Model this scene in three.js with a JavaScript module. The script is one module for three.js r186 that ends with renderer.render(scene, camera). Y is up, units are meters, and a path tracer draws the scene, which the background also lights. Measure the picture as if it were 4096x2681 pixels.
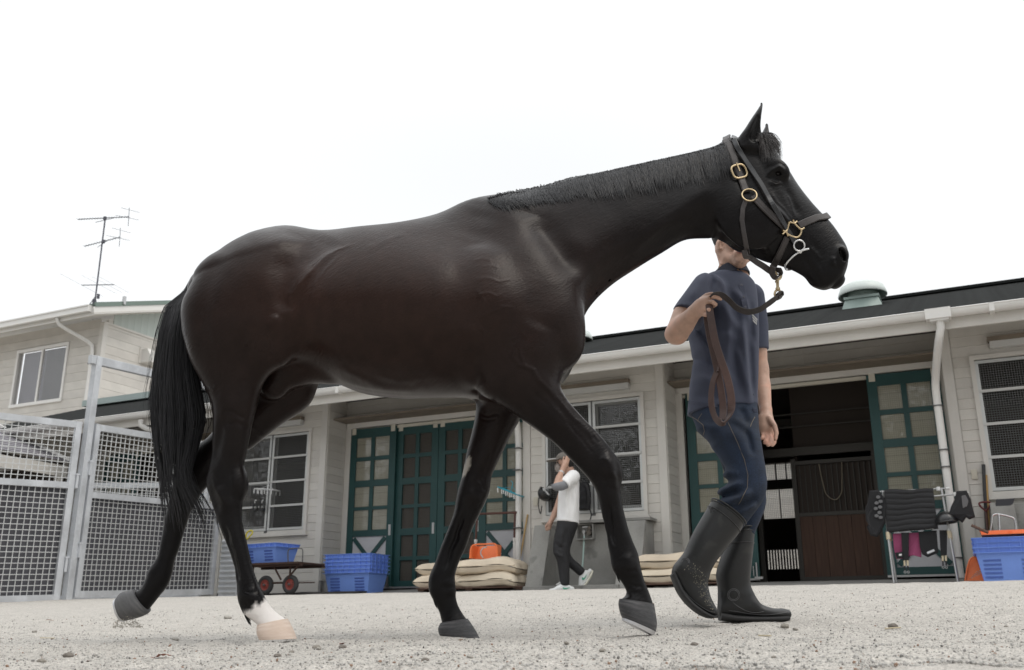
import * as THREE from 'three';
import { mergeGeometries } from 'three/addons/utils/BufferGeometryUtils.js';
import { FontLoader } from 'three/addons/loaders/FontLoader.js';
import { TextGeometry } from 'three/addons/geometries/TextGeometry.js';

// ------------------------------------------------------------------ camera, sky, sun, exposure
const scene = new THREE.Scene();
const renderer = new THREE.WebGLRenderer({ antialias: true });
renderer.setSize(1024, 670);
renderer.toneMapping = THREE.LinearToneMapping;
renderer.toneMappingExposure = 1.1;
renderer.shadowMap.enabled = true;
renderer.shadowMap.type = THREE.PCFSoftShadowMap;
const FPX = 3877.05, CXP = 2048, CYP = 1340.5, PITCH = 0.296213, EYE = 0.03;
const camera = new THREE.PerspectiveCamera(2 * Math.atan(CYP / FPX) * 180 / Math.PI, 4096 / 2681, 0.05, 400);
camera.position.set(0, EYE, 0);
camera.rotation.set(PITCH, 0, 0);
camera.focus = 3.5; camera.userData.fStop = 7.1;
scene.add(camera);

const sun = new THREE.DirectionalLight(0xfff4e6, 0.75);
sun.position.set(9, 16, 5 - 4); sun.target.position.set(0, 0, -4);
sun.castShadow = true; sun.shadow.radius = 50;
sun.shadow.mapSize.set(2048, 2048);
Object.assign(sun.shadow.camera, { left: -22, right: 22, top: 22, bottom: -22, near: 1, far: 60 });
scene.add(sun, sun.target);

// ------------------------------------------------------------------ helpers
const V3 = (x, y, z) => new THREE.Vector3(x, y, z);
function rng(seed) { let a = seed >>> 0; return () => { a = (a + 0x6D2B79F5) | 0; let t = Math.imul(a ^ (a >>> 15), 1 | a); t = (t + Math.imul(t ^ (t >>> 7), 61 | t)) ^ t; return ((t ^ (t >>> 14)) >>> 0) / 4294967296; }; }
const clamp = (x, a = 0, b = 1) => Math.min(b, Math.max(a, x));
const lerp = (a, b, t) => a + (b - a) * t;
const sstep = (a, b, x) => { const t = clamp((x - a) / (b - a)); return t * t * (3 - 2 * t); };
function hash3(x, y, z) { let h = Math.imul(x, 374761393) + Math.imul(y, 668265263) + Math.imul(z, 2147483647 - 5678901); h = Math.imul(h ^ (h >>> 13), 1274126177); return ((h ^ (h >>> 16)) >>> 0) / 4294967296; }
function vnoise(x, y, z = 0, per = 0) {
  const xi = Math.floor(x), yi = Math.floor(y), zi = Math.floor(z), fx = x - xi, fy = y - yi, fz = z - zi;
  const u = fx * fx * (3 - 2 * fx), v = fy * fy * (3 - 2 * fy), w = fz * fz * (3 - 2 * fz);
  const m = per ? (n) => ((n % per) + per) % per : (n) => n;
  const H = (a, b, c) => hash3(m(xi + a), m(yi + b), zi + c);
  if (fz === 0) return lerp(lerp(H(0, 0, 0), H(1, 0, 0), u), lerp(H(0, 1, 0), H(1, 1, 0), u), v);
  return lerp(lerp(lerp(H(0, 0, 0), H(1, 0, 0), u), lerp(H(0, 1, 0), H(1, 1, 0), u), v), lerp(lerp(H(0, 0, 1), H(1, 0, 1), u), lerp(H(0, 1, 1), H(1, 1, 1), u), v), w);
}
function fbm(x, y, z = 0, o = 4) { let s = 0, a = 0.5, n = 0; for (let i = 0; i < o; i++) { s += a * vnoise(x, y, z); n += a; a *= 0.5; x *= 2.03; y *= 2.03; z *= 2.03; } return s / n; }
{ // bright overcast sky, a little brighter round the veiled sun
  const w = 128, h = 64, d = new Float32Array(w * h * 4);
  const sd = new THREE.Vector3(0.45, 0.8, 0.25).normalize();
  for (let j = 0; j < h; j++) for (let i = 0; i < w; i++) {
    const el = ((j + 0.5) / h - 0.5) * Math.PI, az = ((i + 0.5) / w - 0.5) * 2 * Math.PI;
    const v = new THREE.Vector3(Math.cos(el) * Math.cos(az), Math.sin(el), Math.cos(el) * Math.sin(az));
    const up = Math.max(0, v.y), g = Math.max(0, v.dot(sd));
    const cl = fbm(v.x * 2.2 + 4, v.y * 4.5, v.z * 2.2, 4);
    let L = 0.93 + 0.14 * (cl - 0.5) + 0.75 * sstep(0.45, 1, up) + 0.5 * Math.pow(g, 6);
    if (v.y < 0) L = 0.9;
    const k = (j * w + i) * 4;
    d[k] = L * 0.98; d[k + 1] = L * 1.0; d[k + 2] = L * 1.015; d[k + 3] = 1;
  }
  const sky = new THREE.DataTexture(d, w, h, THREE.RGBAFormat, THREE.FloatType);
  sky.mapping = THREE.EquirectangularReflectionMapping;
  sky.magFilter = sky.minFilter = THREE.LinearFilter; sky.wrapS = THREE.RepeatWrapping;
  sky.needsUpdate = true;
  scene.background = sky; scene.environment = sky;
}
// a square tileable texture; fn(u, v) -> [r, g, b] (sRGB 0..1) or a grey number
function tex(n, fn, { srgb = false, rx = 1, ry = 1, m = n } = {}) {
  const d = new Uint8Array(n * m * 4);
  for (let j = 0; j < m; j++) for (let i = 0; i < n; i++) {
    const c = fn((i + 0.5) / n, (j + 0.5) / m), k = (j * n + i) * 4;
    if (typeof c === 'number') d[k] = d[k + 1] = d[k + 2] = clamp(c) * 255; else for (let q = 0; q < 3; q++) d[k + q] = clamp(c[q]) * 255;
    d[k + 3] = 255;
  }
  const t = new THREE.DataTexture(d, n, m);
  t.wrapS = t.wrapT = THREE.RepeatWrapping; t.magFilter = THREE.LinearFilter; t.minFilter = THREE.LinearMipmapLinearFilter; t.generateMipmaps = true;
  if (srgb) t.colorSpace = THREE.SRGBColorSpace;
  t.repeat.set(rx, ry); t.needsUpdate = true;
  return t;
}
const pn = (u, v, f, s = 0) => vnoise(u * f, v * f, s, f);                       // periodic noise
const pfbm = (u, v, f, s = 0, o = 4) => { let t = 0, a = 0.5, n = 0; for (let i = 0; i < o; i++) { t += a * pn(u, v, f, s + i * 7); n += a; a *= 0.5; f *= 2; } return t / n; };
const std = (o) => new THREE.MeshStandardMaterial(o);
const phys = (o) => new THREE.MeshPhysicalMaterial(o);
const lin = (r, g, b) => new THREE.Color().setRGB(r, g, b);
const used = new Map();
function numbered(n) { const k = used.get(n) ?? 0; used.set(n, k + 1); return k ? n + '_' + String(k).padStart(3, '0') : n; }
function tag(o, label, category, group, kind) { if (label) o.userData.label = label; if (category) o.userData.category = category; if (group) o.userData.group = group; if (kind) o.userData.kind = kind; return o; }
function mesh(name, geo, mat, parent, label) {
  if (Array.isArray(geo)) geo = merge(geo);
  const m = new THREE.Mesh(geo, mat); m.castShadow = m.receiveShadow = true;
  m.name = parent ? name : numbered(name);
  if (label) m.userData.label = label;
  (parent ?? scene).add(m);
  return m;
}
function thing(name, label, category, pos = [0, 0, 0], turn = 0, group) {
  const o = new THREE.Group(); o.name = numbered(name); o.position.set(...pos); o.rotation.y = turn;
  scene.add(o); return tag(o, label, category, group);
}
function part(name, parent) { const o = new THREE.Group(); o.name = name; parent.add(o); return o; }
function copyOf(root, pos, turn, label, group) {
  const r = root.clone(); r.name = numbered(root.name.replace(/_\d+$/, '')); scene.add(r);
  r.position.set(...pos); r.rotation.y = turn; r.userData = { ...root.userData }; if (label) r.userData.label = label; if (group) r.userData.group = group;
  return r;
}
function merge(list) {
  const L = list.map((g) => { let q = g.index ? g.toNonIndexed() : g; for (const k of Object.keys(q.attributes)) if (!['position', 'normal', 'uv', 'color'].includes(k)) q.deleteAttribute(k); return q; });
  const all = ['uv', 'color'].filter((k) => !L.every((g) => g.attributes[k]));
  for (const g of L) for (const k of all) g.deleteAttribute(k);
  return L.length > 1 ? mergeGeometries(L) : L[0];
}
// box with its centre at (x, y, z); uv in metres
function bx(w, h, d, x = 0, y = 0, z = 0, rx = 0, ry = 0, rz = 0) {
  const g = new THREE.BoxGeometry(w, h, d), uv = g.attributes.uv, S = [[d, h], [d, h], [w, d], [w, d], [w, h], [w, h]];
  for (let f = 0; f < 6; f++) for (let k = 0; k < 4; k++) uv.setXY(f * 4 + k, uv.getX(f * 4 + k) * S[f][0], uv.getY(f * 4 + k) * S[f][1]);
  if (rx) g.rotateX(rx); if (ry) g.rotateY(ry); if (rz) g.rotateZ(rz);
  return g.translate(x, y, z);
}
// box with chamfered edges
function cb(w, h, d, c, x = 0, y = 0, z = 0) {
  const s = new THREE.Shape(), a = w / 2 - c, b = h / 2 - c; s.moveTo(-a, -b); s.lineTo(a, -b); s.lineTo(a, b); s.lineTo(-a, b);
  const g = new THREE.ExtrudeGeometry(s, { depth: d - 2 * c, bevelEnabled: true, bevelThickness: c, bevelSize: c, bevelSegments: 2 });
  return g.translate(x, y, z - d / 2 + c);
}
function rod(a, b, r, n = 8, r2 = r) {
  const A = V3(...a), B = V3(...b), L = A.distanceTo(B), g = new THREE.CylinderGeometry(r2, r, L, n, 1);
  g.applyQuaternion(new THREE.Quaternion().setFromUnitVectors(V3(0, 1, 0), B.clone().sub(A).normalize()));
  return g.translate((a[0] + b[0]) / 2, (a[1] + b[1]) / 2, (a[2] + b[2]) / 2);
}
function tube(pts, r, n = 8, seg = 0, closed = false) {
  const c = new THREE.CatmullRomCurve3(pts.map((p) => V3(...p)), closed, 'centripetal');
  return new THREE.TubeGeometry(c, seg || pts.length * 6, r, n, closed);
}
const lathe = (pts, n = 24) => new THREE.LatheGeometry(pts.map((p) => new THREE.Vector2(...p)), n);
// flat strap: a ribbon of thickness t that follows pts; across[i] is the direction of its width
function strap(pts, across, w, t = 0.004, sub = 4, closed = false) {
  const c = new THREE.CatmullRomCurve3(pts.map((p) => V3(...p)), closed, 'centripetal'), ca = new THREE.CatmullRomCurve3(across.map((p) => V3(...p)), closed, 'centripetal');
  const n = pts.length * sub, P = [], I = [], W = typeof w === 'function' ? w : () => w;
  const UV = []; let len = 0, prev = null;
  for (let i = 0; i <= n; i++) {
    const u = i / n, p = c.getPoint(u), tg = c.getTangent(u), s = ca.getPoint(u); s.addScaledVector(tg, -s.dot(tg)).normalize();
    const nn = V3().crossVectors(tg, s).normalize(); const hw = W(u) / 2, e = Math.min(t * 0.35, hw * 0.3);
    if (prev) len += p.distanceTo(prev); prev = p.clone();
    for (const [a, b] of [[hw - e, t / 2], [hw, t / 2 - e], [hw, -t / 2 + e], [hw - e, -t / 2], [-hw + e, -t / 2], [-hw, -t / 2 + e], [-hw, t / 2 - e], [-hw + e, t / 2]]) {
      const q = p.clone().addScaledVector(s, a).addScaledVector(nn, b); P.push(q.x, q.y, q.z); UV.push(len, a);
    }
  }
  for (let i = 0; i < n; i++) for (let k = 0; k < 8; k++) { const a = i * 8 + k, b = i * 8 + (k + 1) % 8, d = a + 8, e = b + 8; I.push(a, b, d, b, e, d); }
  if (!closed) { for (let k = 1; k < 7; k++) { I.push(0, k + 1, k); const o = n * 8; I.push(o, o + k, o + k + 1); } }
  const g = new THREE.BufferGeometry(); g.setAttribute('position', new THREE.Float32BufferAttribute(P, 3)); g.setAttribute('uv', new THREE.Float32BufferAttribute(UV, 2)); g.setIndex(I);
  const f = g.toNonIndexed(); f.computeVertexNormals(); return f;
}
// ---- photograph measurements to metres: a photo point at a distance z in front of the camera, or on a wall plane of the stable
const CPI = Math.cos(PITCH), SPI = Math.sin(PITCH);
function ray(x, y) { const a = (x - CXP) / FPX, b = (y - CYP) / FPX; return [a, SPI - CPI * b, -CPI - SPI * b]; }
function at(x, y, z) { const r = ray(x, y), t = z / r[2]; return [t * r[0], EYE + t * r[1], z]; }
const YAW = 26.02 * Math.PI / 180, EX = Math.cos(YAW), EZ = Math.sin(YAW);
// the stable's frame: u along the front, h up, c towards the yard
const UHC = (u, h, c) => [u * EX - c * EZ, h, u * EZ + c * EX];
const toUC = (x, z) => [x * EX + z * EZ, -x * EZ + z * EX];
function onWall(x, y, c) { const r = ray(x, y), t = c / (-r[0] * EZ + r[2] * EX); return [t * (r[0] * EX + r[2] * EZ), EYE + t * r[1]]; }
// the yard rises gently towards the stable: height by the distance c from the camera to the front
const GC = [[6, -0.25], [0, -0.13], [-1.6, -0.05], [-2.5, -0.005], [-3.25, 0.002], [-4.03, 0.062], [-5.2, 0.16], [-6.6, 0.262], [-8.4, 0.385], [-9.8, 0.447], [-11.2, 0.482], [-12.0, 0.545], [-12.6, 0.615], [-16, 0.63], [-60, 0.63]];
function groundC(c) { for (let i = 1; i < GC.length; i++) if (c >= GC[i][0] || i === GC.length - 1) { const [a, b] = [GC[i - 1], GC[i]], t = clamp((c - a[0]) / (b[0] - a[0])); return lerp(a[1], b[1], t); } return GC[0][1]; }
function groundY(x, z) { const c = toUC(x, z)[1]; let s = 0; for (const d of [-0.45, -0.2, 0, 0.2, 0.45]) s += groundC(c + d); return s / 5; }
// ------------------------------------------------------------------ smooth bodies: lofted sections joined in a distance field
const smin = (a, b, k) => { const h = Math.max(k - Math.abs(a - b), 0) / k; return Math.min(a, b) - h * h * k * 0.25; };
// stations: [ax, ay, bx, by, z, w] - a section across the body from edge a to edge b (metres), its middle at depth z, half width w
class Loft {
  constructor(st, sub = 4, opt = {}) {
    const n = st.length, S = []; this.top = opt.top ?? 0; this.cap0 = opt.cap0 ?? 0.03; this.cap1 = opt.cap1 ?? 0.03;
    const cr = (a, b, c, d, t) => 0.5 * (2 * b + (c - a) * t + (2 * a - 5 * b + 4 * c - d) * t * t + (3 * b - a - 3 * c + d) * t * t * t);
    for (let i = 0; i < n - 1; i++) for (let k = 0; k < sub; k++) {
      const t = k / sub, q = [st[Math.max(0, i - 1)], st[i], st[i + 1], st[Math.min(n - 1, i + 2)]];
      S.push(st[0].map((_, j) => cr(q[0][j], q[1][j], q[2][j], q[3][j], t)));
    }
    S.push(st[n - 1]); this.S = S.map(([ax, ay, bx, by, z, w, tp = 0]) => {
      const dx = ax - bx, dy = ay - by, L = Math.hypot(dx, dy);
      return { x: (ax + bx) / 2, y: (ay + by) / 2, nx: dx / L, ny: dy / L, h: L / 2, z, w, tp };
    });
    const s = this.S; for (let i = 0; i < s.length; i++) { // forward direction
      const p = s[Math.max(0, i - 1)], q = s[Math.min(s.length - 1, i + 1)]; let tx = s[i].ny, ty = -s[i].nx;
      if (tx * (q.x - p.x) + ty * (q.y - p.y) < 0) { tx = -tx; ty = -ty; } s[i].tx = tx; s[i].ty = ty;
    }
    this.lo = [1e9, 1e9, 1e9]; this.hi = [-1e9, -1e9, -1e9];
    for (const q of s) { const r = Math.max(q.h, 0.02); this.lo = [Math.min(this.lo[0], q.x - r), Math.min(this.lo[1], q.y - r), Math.min(this.lo[2], q.z - q.w)]; this.hi = [Math.max(this.hi[0], q.x + r), Math.max(this.hi[1], q.y + r), Math.max(this.hi[2], q.z + q.w)]; }
  }
  far(x, y, z) { const l = this.lo, h = this.hi; return Math.hypot(Math.max(l[0] - x, 0, x - h[0]), Math.max(l[1] - y, 0, y - h[1]), Math.max(l[2] - z, 0, z - h[2])); }
  d(x, y, z) {
    const S = this.S, far = this.far(x, y, z); if (far > 0.14) return far;
    let best = 1e9;
    const ell = (cx, cy, nx, ny, h, zc, w, tp, over, cap) => {
      const v = (x - cx) * nx + (y - cy) * ny; const ww = Math.max(w * (1 - tp * clamp(v / h, -0.6, 1)), 0.003), e = z - zc;
      let k0 = (v / h) ** 2 + (e / ww) ** 2, k1 = (v / (h * h)) ** 2 + (e / (ww * ww)) ** 2;
      if (over) { k0 += (over / cap) ** 2; k1 += (over / (cap * cap)) ** 2; }
      k0 = Math.sqrt(k0); k1 = Math.sqrt(k1); return k1 < 1e-9 ? -Math.min(h, w) : k0 * (k0 - 1) / k1;
    };
    let s0 = (x - S[0].x) * S[0].tx + (y - S[0].y) * S[0].ty;
    if (s0 < 0) { const a = S[0]; best = Math.min(best, ell(a.x, a.y, a.nx, a.ny, a.h, a.z, a.w, a.tp, -s0, this.cap0)); }
    for (let i = 0; i < S.length - 1; i++) {
      const a = S[i], b = S[i + 1], s1 = (x - b.x) * b.tx + (y - b.y) * b.ty;
      if (s0 >= 0 && s1 <= 0) {
        const t = s0 / (s0 - s1 + 1e-12), nx = lerp(a.nx, b.nx, t), ny = lerp(a.ny, b.ny, t), L = Math.hypot(nx, ny);
        best = Math.min(best, ell(lerp(a.x, b.x, t), lerp(a.y, b.y, t), nx / L, ny / L, lerp(a.h, b.h, t), lerp(a.z, b.z, t), lerp(a.w, b.w, t), lerp(a.tp, b.tp, t), 0, 1));
      }
      s0 = s1;
    }
    if (s0 > 0) { const a = S[S.length - 1]; best = Math.min(best, ell(a.x, a.y, a.nx, a.ny, a.h, a.z, a.w, a.tp, s0, this.cap1)); }
    return best > 1e8 ? Math.max(far, 0.02) : best;
  }
}
// tapered capsule chain in 3D; joints [x, y, z, r]
function chain(J, flat) {
  let lo = [1e9, 1e9, 1e9], hi = [-1e9, -1e9, -1e9];
  for (const j of J) for (let k = 0; k < 3; k++) { lo[k] = Math.min(lo[k], j[k] - j[3]); hi[k] = Math.max(hi[k], j[k] + j[3]); }
  return (x, y, z) => {
    const far = Math.hypot(Math.max(lo[0] - x, 0, x - hi[0]), Math.max(lo[1] - y, 0, y - hi[1]), Math.max(lo[2] - z, 0, z - hi[2])); if (far > 0.1) return far;
    let best = 1e9;
    if (J.length === 1) return Math.hypot(x - J[0][0], y - J[0][1], z - J[0][2]) - J[0][3];
    for (let i = 0; i < J.length - 1; i++) {
      const a = J[i], b = J[i + 1], dx = b[0] - a[0], dy = b[1] - a[1], dz = b[2] - a[2], px = x - a[0], py = y - a[1], pz = z - a[2];
      const t = clamp((px * dx + py * dy + pz * dz) / (dx * dx + dy * dy + dz * dz + 1e-12));
      best = Math.min(best, Math.hypot(px - dx * t, py - dy * t, pz - dz * t) - lerp(a[3], b[3], t));
    }
    return best;
  };
}
// ellipsoid with its own axes: centre, radii, rotation about z
function blob(c, r, rz = 0, ry = 0) {
  const C = Math.cos(-rz), S = Math.sin(-rz), C2 = Math.cos(-ry), S2 = Math.sin(-ry), R = Math.max(...r);
  return (x, y, z) => {
    let a = x - c[0], b = y - c[1], e = z - c[2]; const far = Math.hypot(a, b, e) - R; if (far > 0.12) return far;
    const a0 = a * C2 + e * S2; e = -a * S2 + e * C2; const a1 = a0 * C - b * S; b = a0 * S + b * C; a = a1;
    const k0 = Math.hypot(a / r[0], b / r[1], e / r[2]), k1 = Math.hypot(a / r[0] ** 2, b / r[1] ** 2, e / r[2] ** 2);
    return k1 < 1e-9 ? -Math.min(...r) : k0 * (k0 - 1) / k1;
  };
}
// naive surface nets over a sparse grid; returns an indexed geometry with normals from the field
function netMesh(F, lo, hi, cell, colour, uvf) {
  const B = 6, n = [0, 1, 2].map((k) => Math.ceil((hi[k] - lo[k]) / cell / B) * B + 1), [nx, ny, nz] = n, sx = 1, sy = nx, sz = nx * ny;
  const val = new Float32Array(nx * ny * nz).fill(1), act = [];
  const half = B * cell * 0.5, diag = half * 1.7321;
  for (let k = 0; k < nz - 1; k += B) for (let j = 0; j < ny - 1; j += B) for (let i = 0; i < nx - 1; i += B) {
    const d = F(lo[0] + i * cell + half, lo[1] + j * cell + half, lo[2] + k * cell + half);
    const near = Math.abs(d) < diag * 1.3 + 0.003;
    if (near) act.push([i, j, k]);
    else if (d < 0) for (let c = 0; c <= B; c++) for (let b = 0; b <= B; b++) for (let a = 0; a <= B; a++) { const q = (i + a) + (j + b) * sy + (k + c) * sz; if (val[q] === 1) val[q] = d; }
  }
  const done = new Uint8Array(nx * ny * nz);
  for (const [i, j, k] of act) for (let c = 0; c <= B; c++) for (let b = 0; b <= B; b++) for (let a = 0; a <= B; a++) {
    const q = (i + a) + (j + b) * sy + (k + c) * sz; if (done[q]) continue; done[q] = 1;
    val[q] = F(lo[0] + (i + a) * cell, lo[1] + (j + b) * cell, lo[2] + (k + c) * cell);
  }
  const P = [], I = [], vid = new Map();
  const E = [[0, 1], [2, 3], [4, 5], [6, 7], [0, 2], [1, 3], [4, 6], [5, 7], [0, 4], [1, 5], [2, 6], [3, 7]], off = [0, 1, sy, sy + 1, sz, sz + 1, sz + sy, sz + sy + 1];
  for (const [bi, bj, bk] of act) for (let c = 0; c < B; c++) for (let b = 0; b < B; b++) for (let a = 0; a < B; a++) {
    const i = bi + a, j = bj + b, k = bk + c, q = i + j * sy + k * sz; let m = 0;
    for (let e = 0; e < 8; e++) if (val[q + off[e]] < 0) m |= 1 << e;
    if (m === 0 || m === 255) continue;
    let x = 0, y = 0, z = 0, w = 0;
    for (const [e, f] of E) { const u = (m >> e) & 1, v = (m >> f) & 1; if (u === v) continue; const A = val[q + off[e]], C = val[q + off[f]], t = A / (A - C);
      x += lerp(e & 1, f & 1, t); y += lerp((e >> 1) & 1, (f >> 1) & 1, t); z += lerp(e >> 2, f >> 2, t); w++; }
    vid.set(q, P.length / 3); P.push(lo[0] + (i + x / w) * cell, lo[1] + (j + y / w) * cell, lo[2] + (k + z / w) * cell);
  }
  for (const q of vid.keys()) {
    const s0 = val[q] < 0;
    for (const [d, u, v] of [[sx, sy, sz], [sy, sz, sx], [sz, sx, sy]]) {
      const s1 = val[q + d] < 0; if (s0 === s1) continue;
      const a = vid.get(q), b = vid.get(q - u), c = vid.get(q - u - v), e = vid.get(q - v); if (b === undefined || c === undefined || e === undefined) continue;
      if (s0) I.push(a, b, c, a, c, e); else I.push(a, c, b, a, e, c);
    }
  }
  const N = new Float32Array(P.length), h = cell * 0.7;
  for (let i = 0; i < P.length; i += 3) {
    let [x, y, z] = [P[i], P[i + 1], P[i + 2]];
    const f1 = F(x + h, y - h, z - h), f2 = F(x - h, y - h, z + h), f3 = F(x - h, y + h, z - h), f4 = F(x + h, y + h, z + h);
    const gx = f1 - f2 - f3 + f4, gy = f3 + f4 - f1 - f2, gz = f2 + f4 - f1 - f3, L = Math.hypot(gx, gy, gz) || 1;
    N[i] = gx / L; N[i + 1] = gy / L; N[i + 2] = gz / L;
  }
  const g = new THREE.BufferGeometry();
  g.setAttribute('position', new THREE.Float32BufferAttribute(P, 3)); g.setAttribute('normal', new THREE.Float32BufferAttribute(N, 3)); g.setIndex(I);
  const uv = new Float32Array(P.length / 3 * 2); for (let i = 0, j = 0; i < P.length; i += 3) { const q = uvf ? uvf(P[i], P[i + 1], P[i + 2], N[i], N[i + 1], N[i + 2]) : [P[i] + P[i + 2], P[i + 1]]; uv[j++] = q[0]; uv[j++] = q[1]; }
  g.setAttribute('uv', new THREE.BufferAttribute(uv, 2));
  if (colour) { const C = new Float32Array(P.length); for (let i = 0; i < P.length; i += 3) { const q = colour(P[i], P[i + 1], P[i + 2], N[i], N[i + 1], N[i + 2]); C[i] = q[0]; C[i + 1] = q[1]; C[i + 2] = q[2]; } g.setAttribute('color', new THREE.BufferAttribute(C, 3)); }
  return g;
}
// a lofted skin over rings (arrays of [x, y, z]), both ends closed
function rings(R, capA = true, capB = true) {
  const n = R[0].length, P = [], I = [], UV = [];
  R.forEach((r, i) => r.forEach((p, k) => { P.push(...p); UV.push(k / n, i / (R.length - 1)); }));
  for (let i = 0; i < R.length - 1; i++) for (let k = 0; k < n; k++) { const a = i * n + k, b = i * n + (k + 1) % n; I.push(a, b, a + n, b, b + n, a + n); }
  const cap = (r, flip) => { const o = P.length / 3, c = [0, 0, 0]; r.forEach((p) => p.forEach((v, q) => (c[q] += v / n))); P.push(...c); UV.push(0.5, 0.5); r.forEach((p, k) => { P.push(...p); UV.push(k / n, 0); }); for (let k = 0; k < n; k++) { const a = o + 1 + k, b = o + 1 + (k + 1) % n; flip ? I.push(o, b, a) : I.push(o, a, b); } };
  if (capA) cap(R[0], true); if (capB) cap(R[R.length - 1], false);
  const g = new THREE.BufferGeometry(); g.setAttribute('position', new THREE.Float32BufferAttribute(P, 3)); g.setAttribute('uv', new THREE.Float32BufferAttribute(UV, 2)); g.setIndex(I); g.computeVertexNormals();
  return g;
}
// the same stations as Loft, skinned directly: for hooves and ears
function loftSkin(st, n = 28, sub = 4, pw = 1) {
  const L = new Loft(st, sub), R = L.S.map((s) => Array.from({ length: n }, (_, k) => { const a = k / n * 2 * Math.PI, c = Math.cos(a), d = Math.sin(a), C = Math.sign(c) * Math.abs(c) ** pw, D = Math.sign(d) * Math.abs(d) ** pw; return [s.x + s.nx * s.h * C, s.y + s.ny * s.h * C, s.z + s.w * D]; }));
  return rings(R);
}
// ------------------------------------------------------------------ the yard
const gravelCol = tex(1024, (u, v) => {
  const a = pn(u, v, 512, 1), b = pn(u, v, 256, 2), c = pfbm(u, v, 16, 3, 5), d = pn(u, v, 128, 8); let g = .70 + .07 * (c - .5) + .17 * (a - .5) + .13 * (b - .5);
  if (a * b < .045) g -= .26; if (d > .93) g -= .12 * (d - .93) / .07; const w = pn(u, v, 200, 21);
  let r = [g, g * .975, g * .937]; if (w > .965) r = [g * .84, g * .72, g * .62]; if (w < .018) r = [g * .62, g * .64, g * .7]; return r;
}, { srgb: true });
const gravelBump = tex(1024, (u, v) => .45 * pn(u, v, 256, 2) + .3 * pn(u, v, 128, 4) + .25 * pn(u, v, 512, 1));
for (const t of [gravelCol, gravelBump]) t.anisotropy = 8;
const gravelM = std({ map: gravelCol, bumpMap: gravelBump, bumpScale: .008, roughness: .96 });
{
  // one sheet from behind the camera to far past the buildings, fine where it is near
  const xs = [], zs = []; for (let x = -90; x < -6; x += 6) xs.push(x); for (let x = -6; x <= 6; x += .06) xs.push(x); for (let x = 9; x <= 90; x += 6) xs.push(x);
  for (let z = 40; z > -1.8; z -= 3) zs.push(z); for (let z = -1.8; z > -5; z -= .035) zs.push(z); for (let z = -5; z > -18; z -= .2) zs.push(z); for (let z = -18; z > -120; z -= 6) zs.push(z);
  const P = [], UV = [], I = [], nx = xs.length;
  for (const z of zs) for (const x of xs) {
    const y = groundY(x, z), k = sstep(-10.9, -10.4, toUC(x, z)[1]), near = sstep(-14, -5, z);
    P.push(x, y - .012 * (1 - k) + k * (.010 * (fbm(x * 3, z * 3, 2, 3) - .5) + near * .026 * (fbm(x * 9, z * 9, 8, 2) - .5) + near * .014 * (fbm(x * 14, z * 14, 5, 3) - .5)), z); UV.push(x / 1.1, z / 1.1);
  }
  for (let j = 0; j < zs.length - 1; j++) for (let i = 0; i < nx - 1; i++) { const a = j * nx + i, b = a + 1, c = a + nx, d = c + 1; I.push(a, b, c, b, d, c); }
  const g = new THREE.BufferGeometry(); g.setAttribute('position', new THREE.Float32BufferAttribute(P, 3)); g.setAttribute('uv', new THREE.Float32BufferAttribute(UV, 2)); g.setIndex(I); g.computeVertexNormals();
  tag(mesh('ground', g, gravelM), 'pale gravel yard in front of the stable', null, null, 'structure');
}
// ------------------------------------------------------------------ materials of the buildings
const woodGrain = tex(512, (u, v) => .5 + .5 * (pfbm(u, v * 1, 6, 1, 3) - .5) * .4 + .6 * (vnoise(u * 6, v * 160, 3, 160) - .5) * (0.4 + pn(u, v, 8, 4)));
const paintVar = (c, a = .06, f = 4, s = 0) => tex(256, (u, v) => { const n = 1 + a * 2 * (pfbm(u, v, f, s, 5) - .5) + a * .5 * (pn(u, v, 128, s + 3) - .5); return c.map((q) => q * n); }, { srgb: true });
const sidingMs = [[.775, .760, .735], [.787, .773, .746], [.763, .748, .722], [.780, .764, .737]].map((c, i) => std({ map: paintVar(c, .05, 4, i * 5), roughness: .72, bumpMap: woodGrain, bumpScale: .0012 }));
const trimM = std({ map: paintVar([.795, .782, .758], .04, 3, 31), roughness: .6 });
const gutterM = phys({ map: paintVar([.86, .853, .838], .035, 2, 41), roughness: .36, clearcoat: .3, clearcoatRoughness: .3 });
const ledgeM = std({ map: paintVar([.47, .43, .38], .08, 4, 9), roughness: .8 });
const tealM = phys({ map: paintVar([.125, .272, .27], .08, 4, 13), roughness: .5, bumpMap: woodGrain, bumpScale: .0006 });
const aluM = std({ color: lin(.56, .57, .56), metalness: .55, roughness: .42 });
const aluWhiteM = std({ color: lin(.52, .52, .505), roughness: .45 });
const screenM = std({ color: lin(.16, .16, .155), metalness: .4, roughness: .5 }), screenDarkM = std({ color: lin(.12, .11, .095), roughness: .6 });
const glassM = phys({ color: lin(1, 1, 1), transmission: 1, roughness: .02, thickness: 0, ior: 1.6 });
const wiredM = phys({ map: tex(512, (u, v) => { const l = Math.min(Math.abs(((u * 40) % 1) - .5), Math.abs(((v * 40) % 1) - .5)) < .10 ? -.08 : 0, b = ((v * 5) % 1) < .06 ? -.05 : 0, n = .04 * (pfbm(u, v, 4, 2) - .5); return [.57 + l + b + n, .56 + l + b + n, .50 + l + b + n]; }, { srgb: true }), roughness: .16, clearcoat: 1, clearcoatRoughness: .015, ior: 1.7 });
const panelM = std({ map: paintVar([.73, .73, .745], .05, 3, 17), roughness: .55 });
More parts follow.
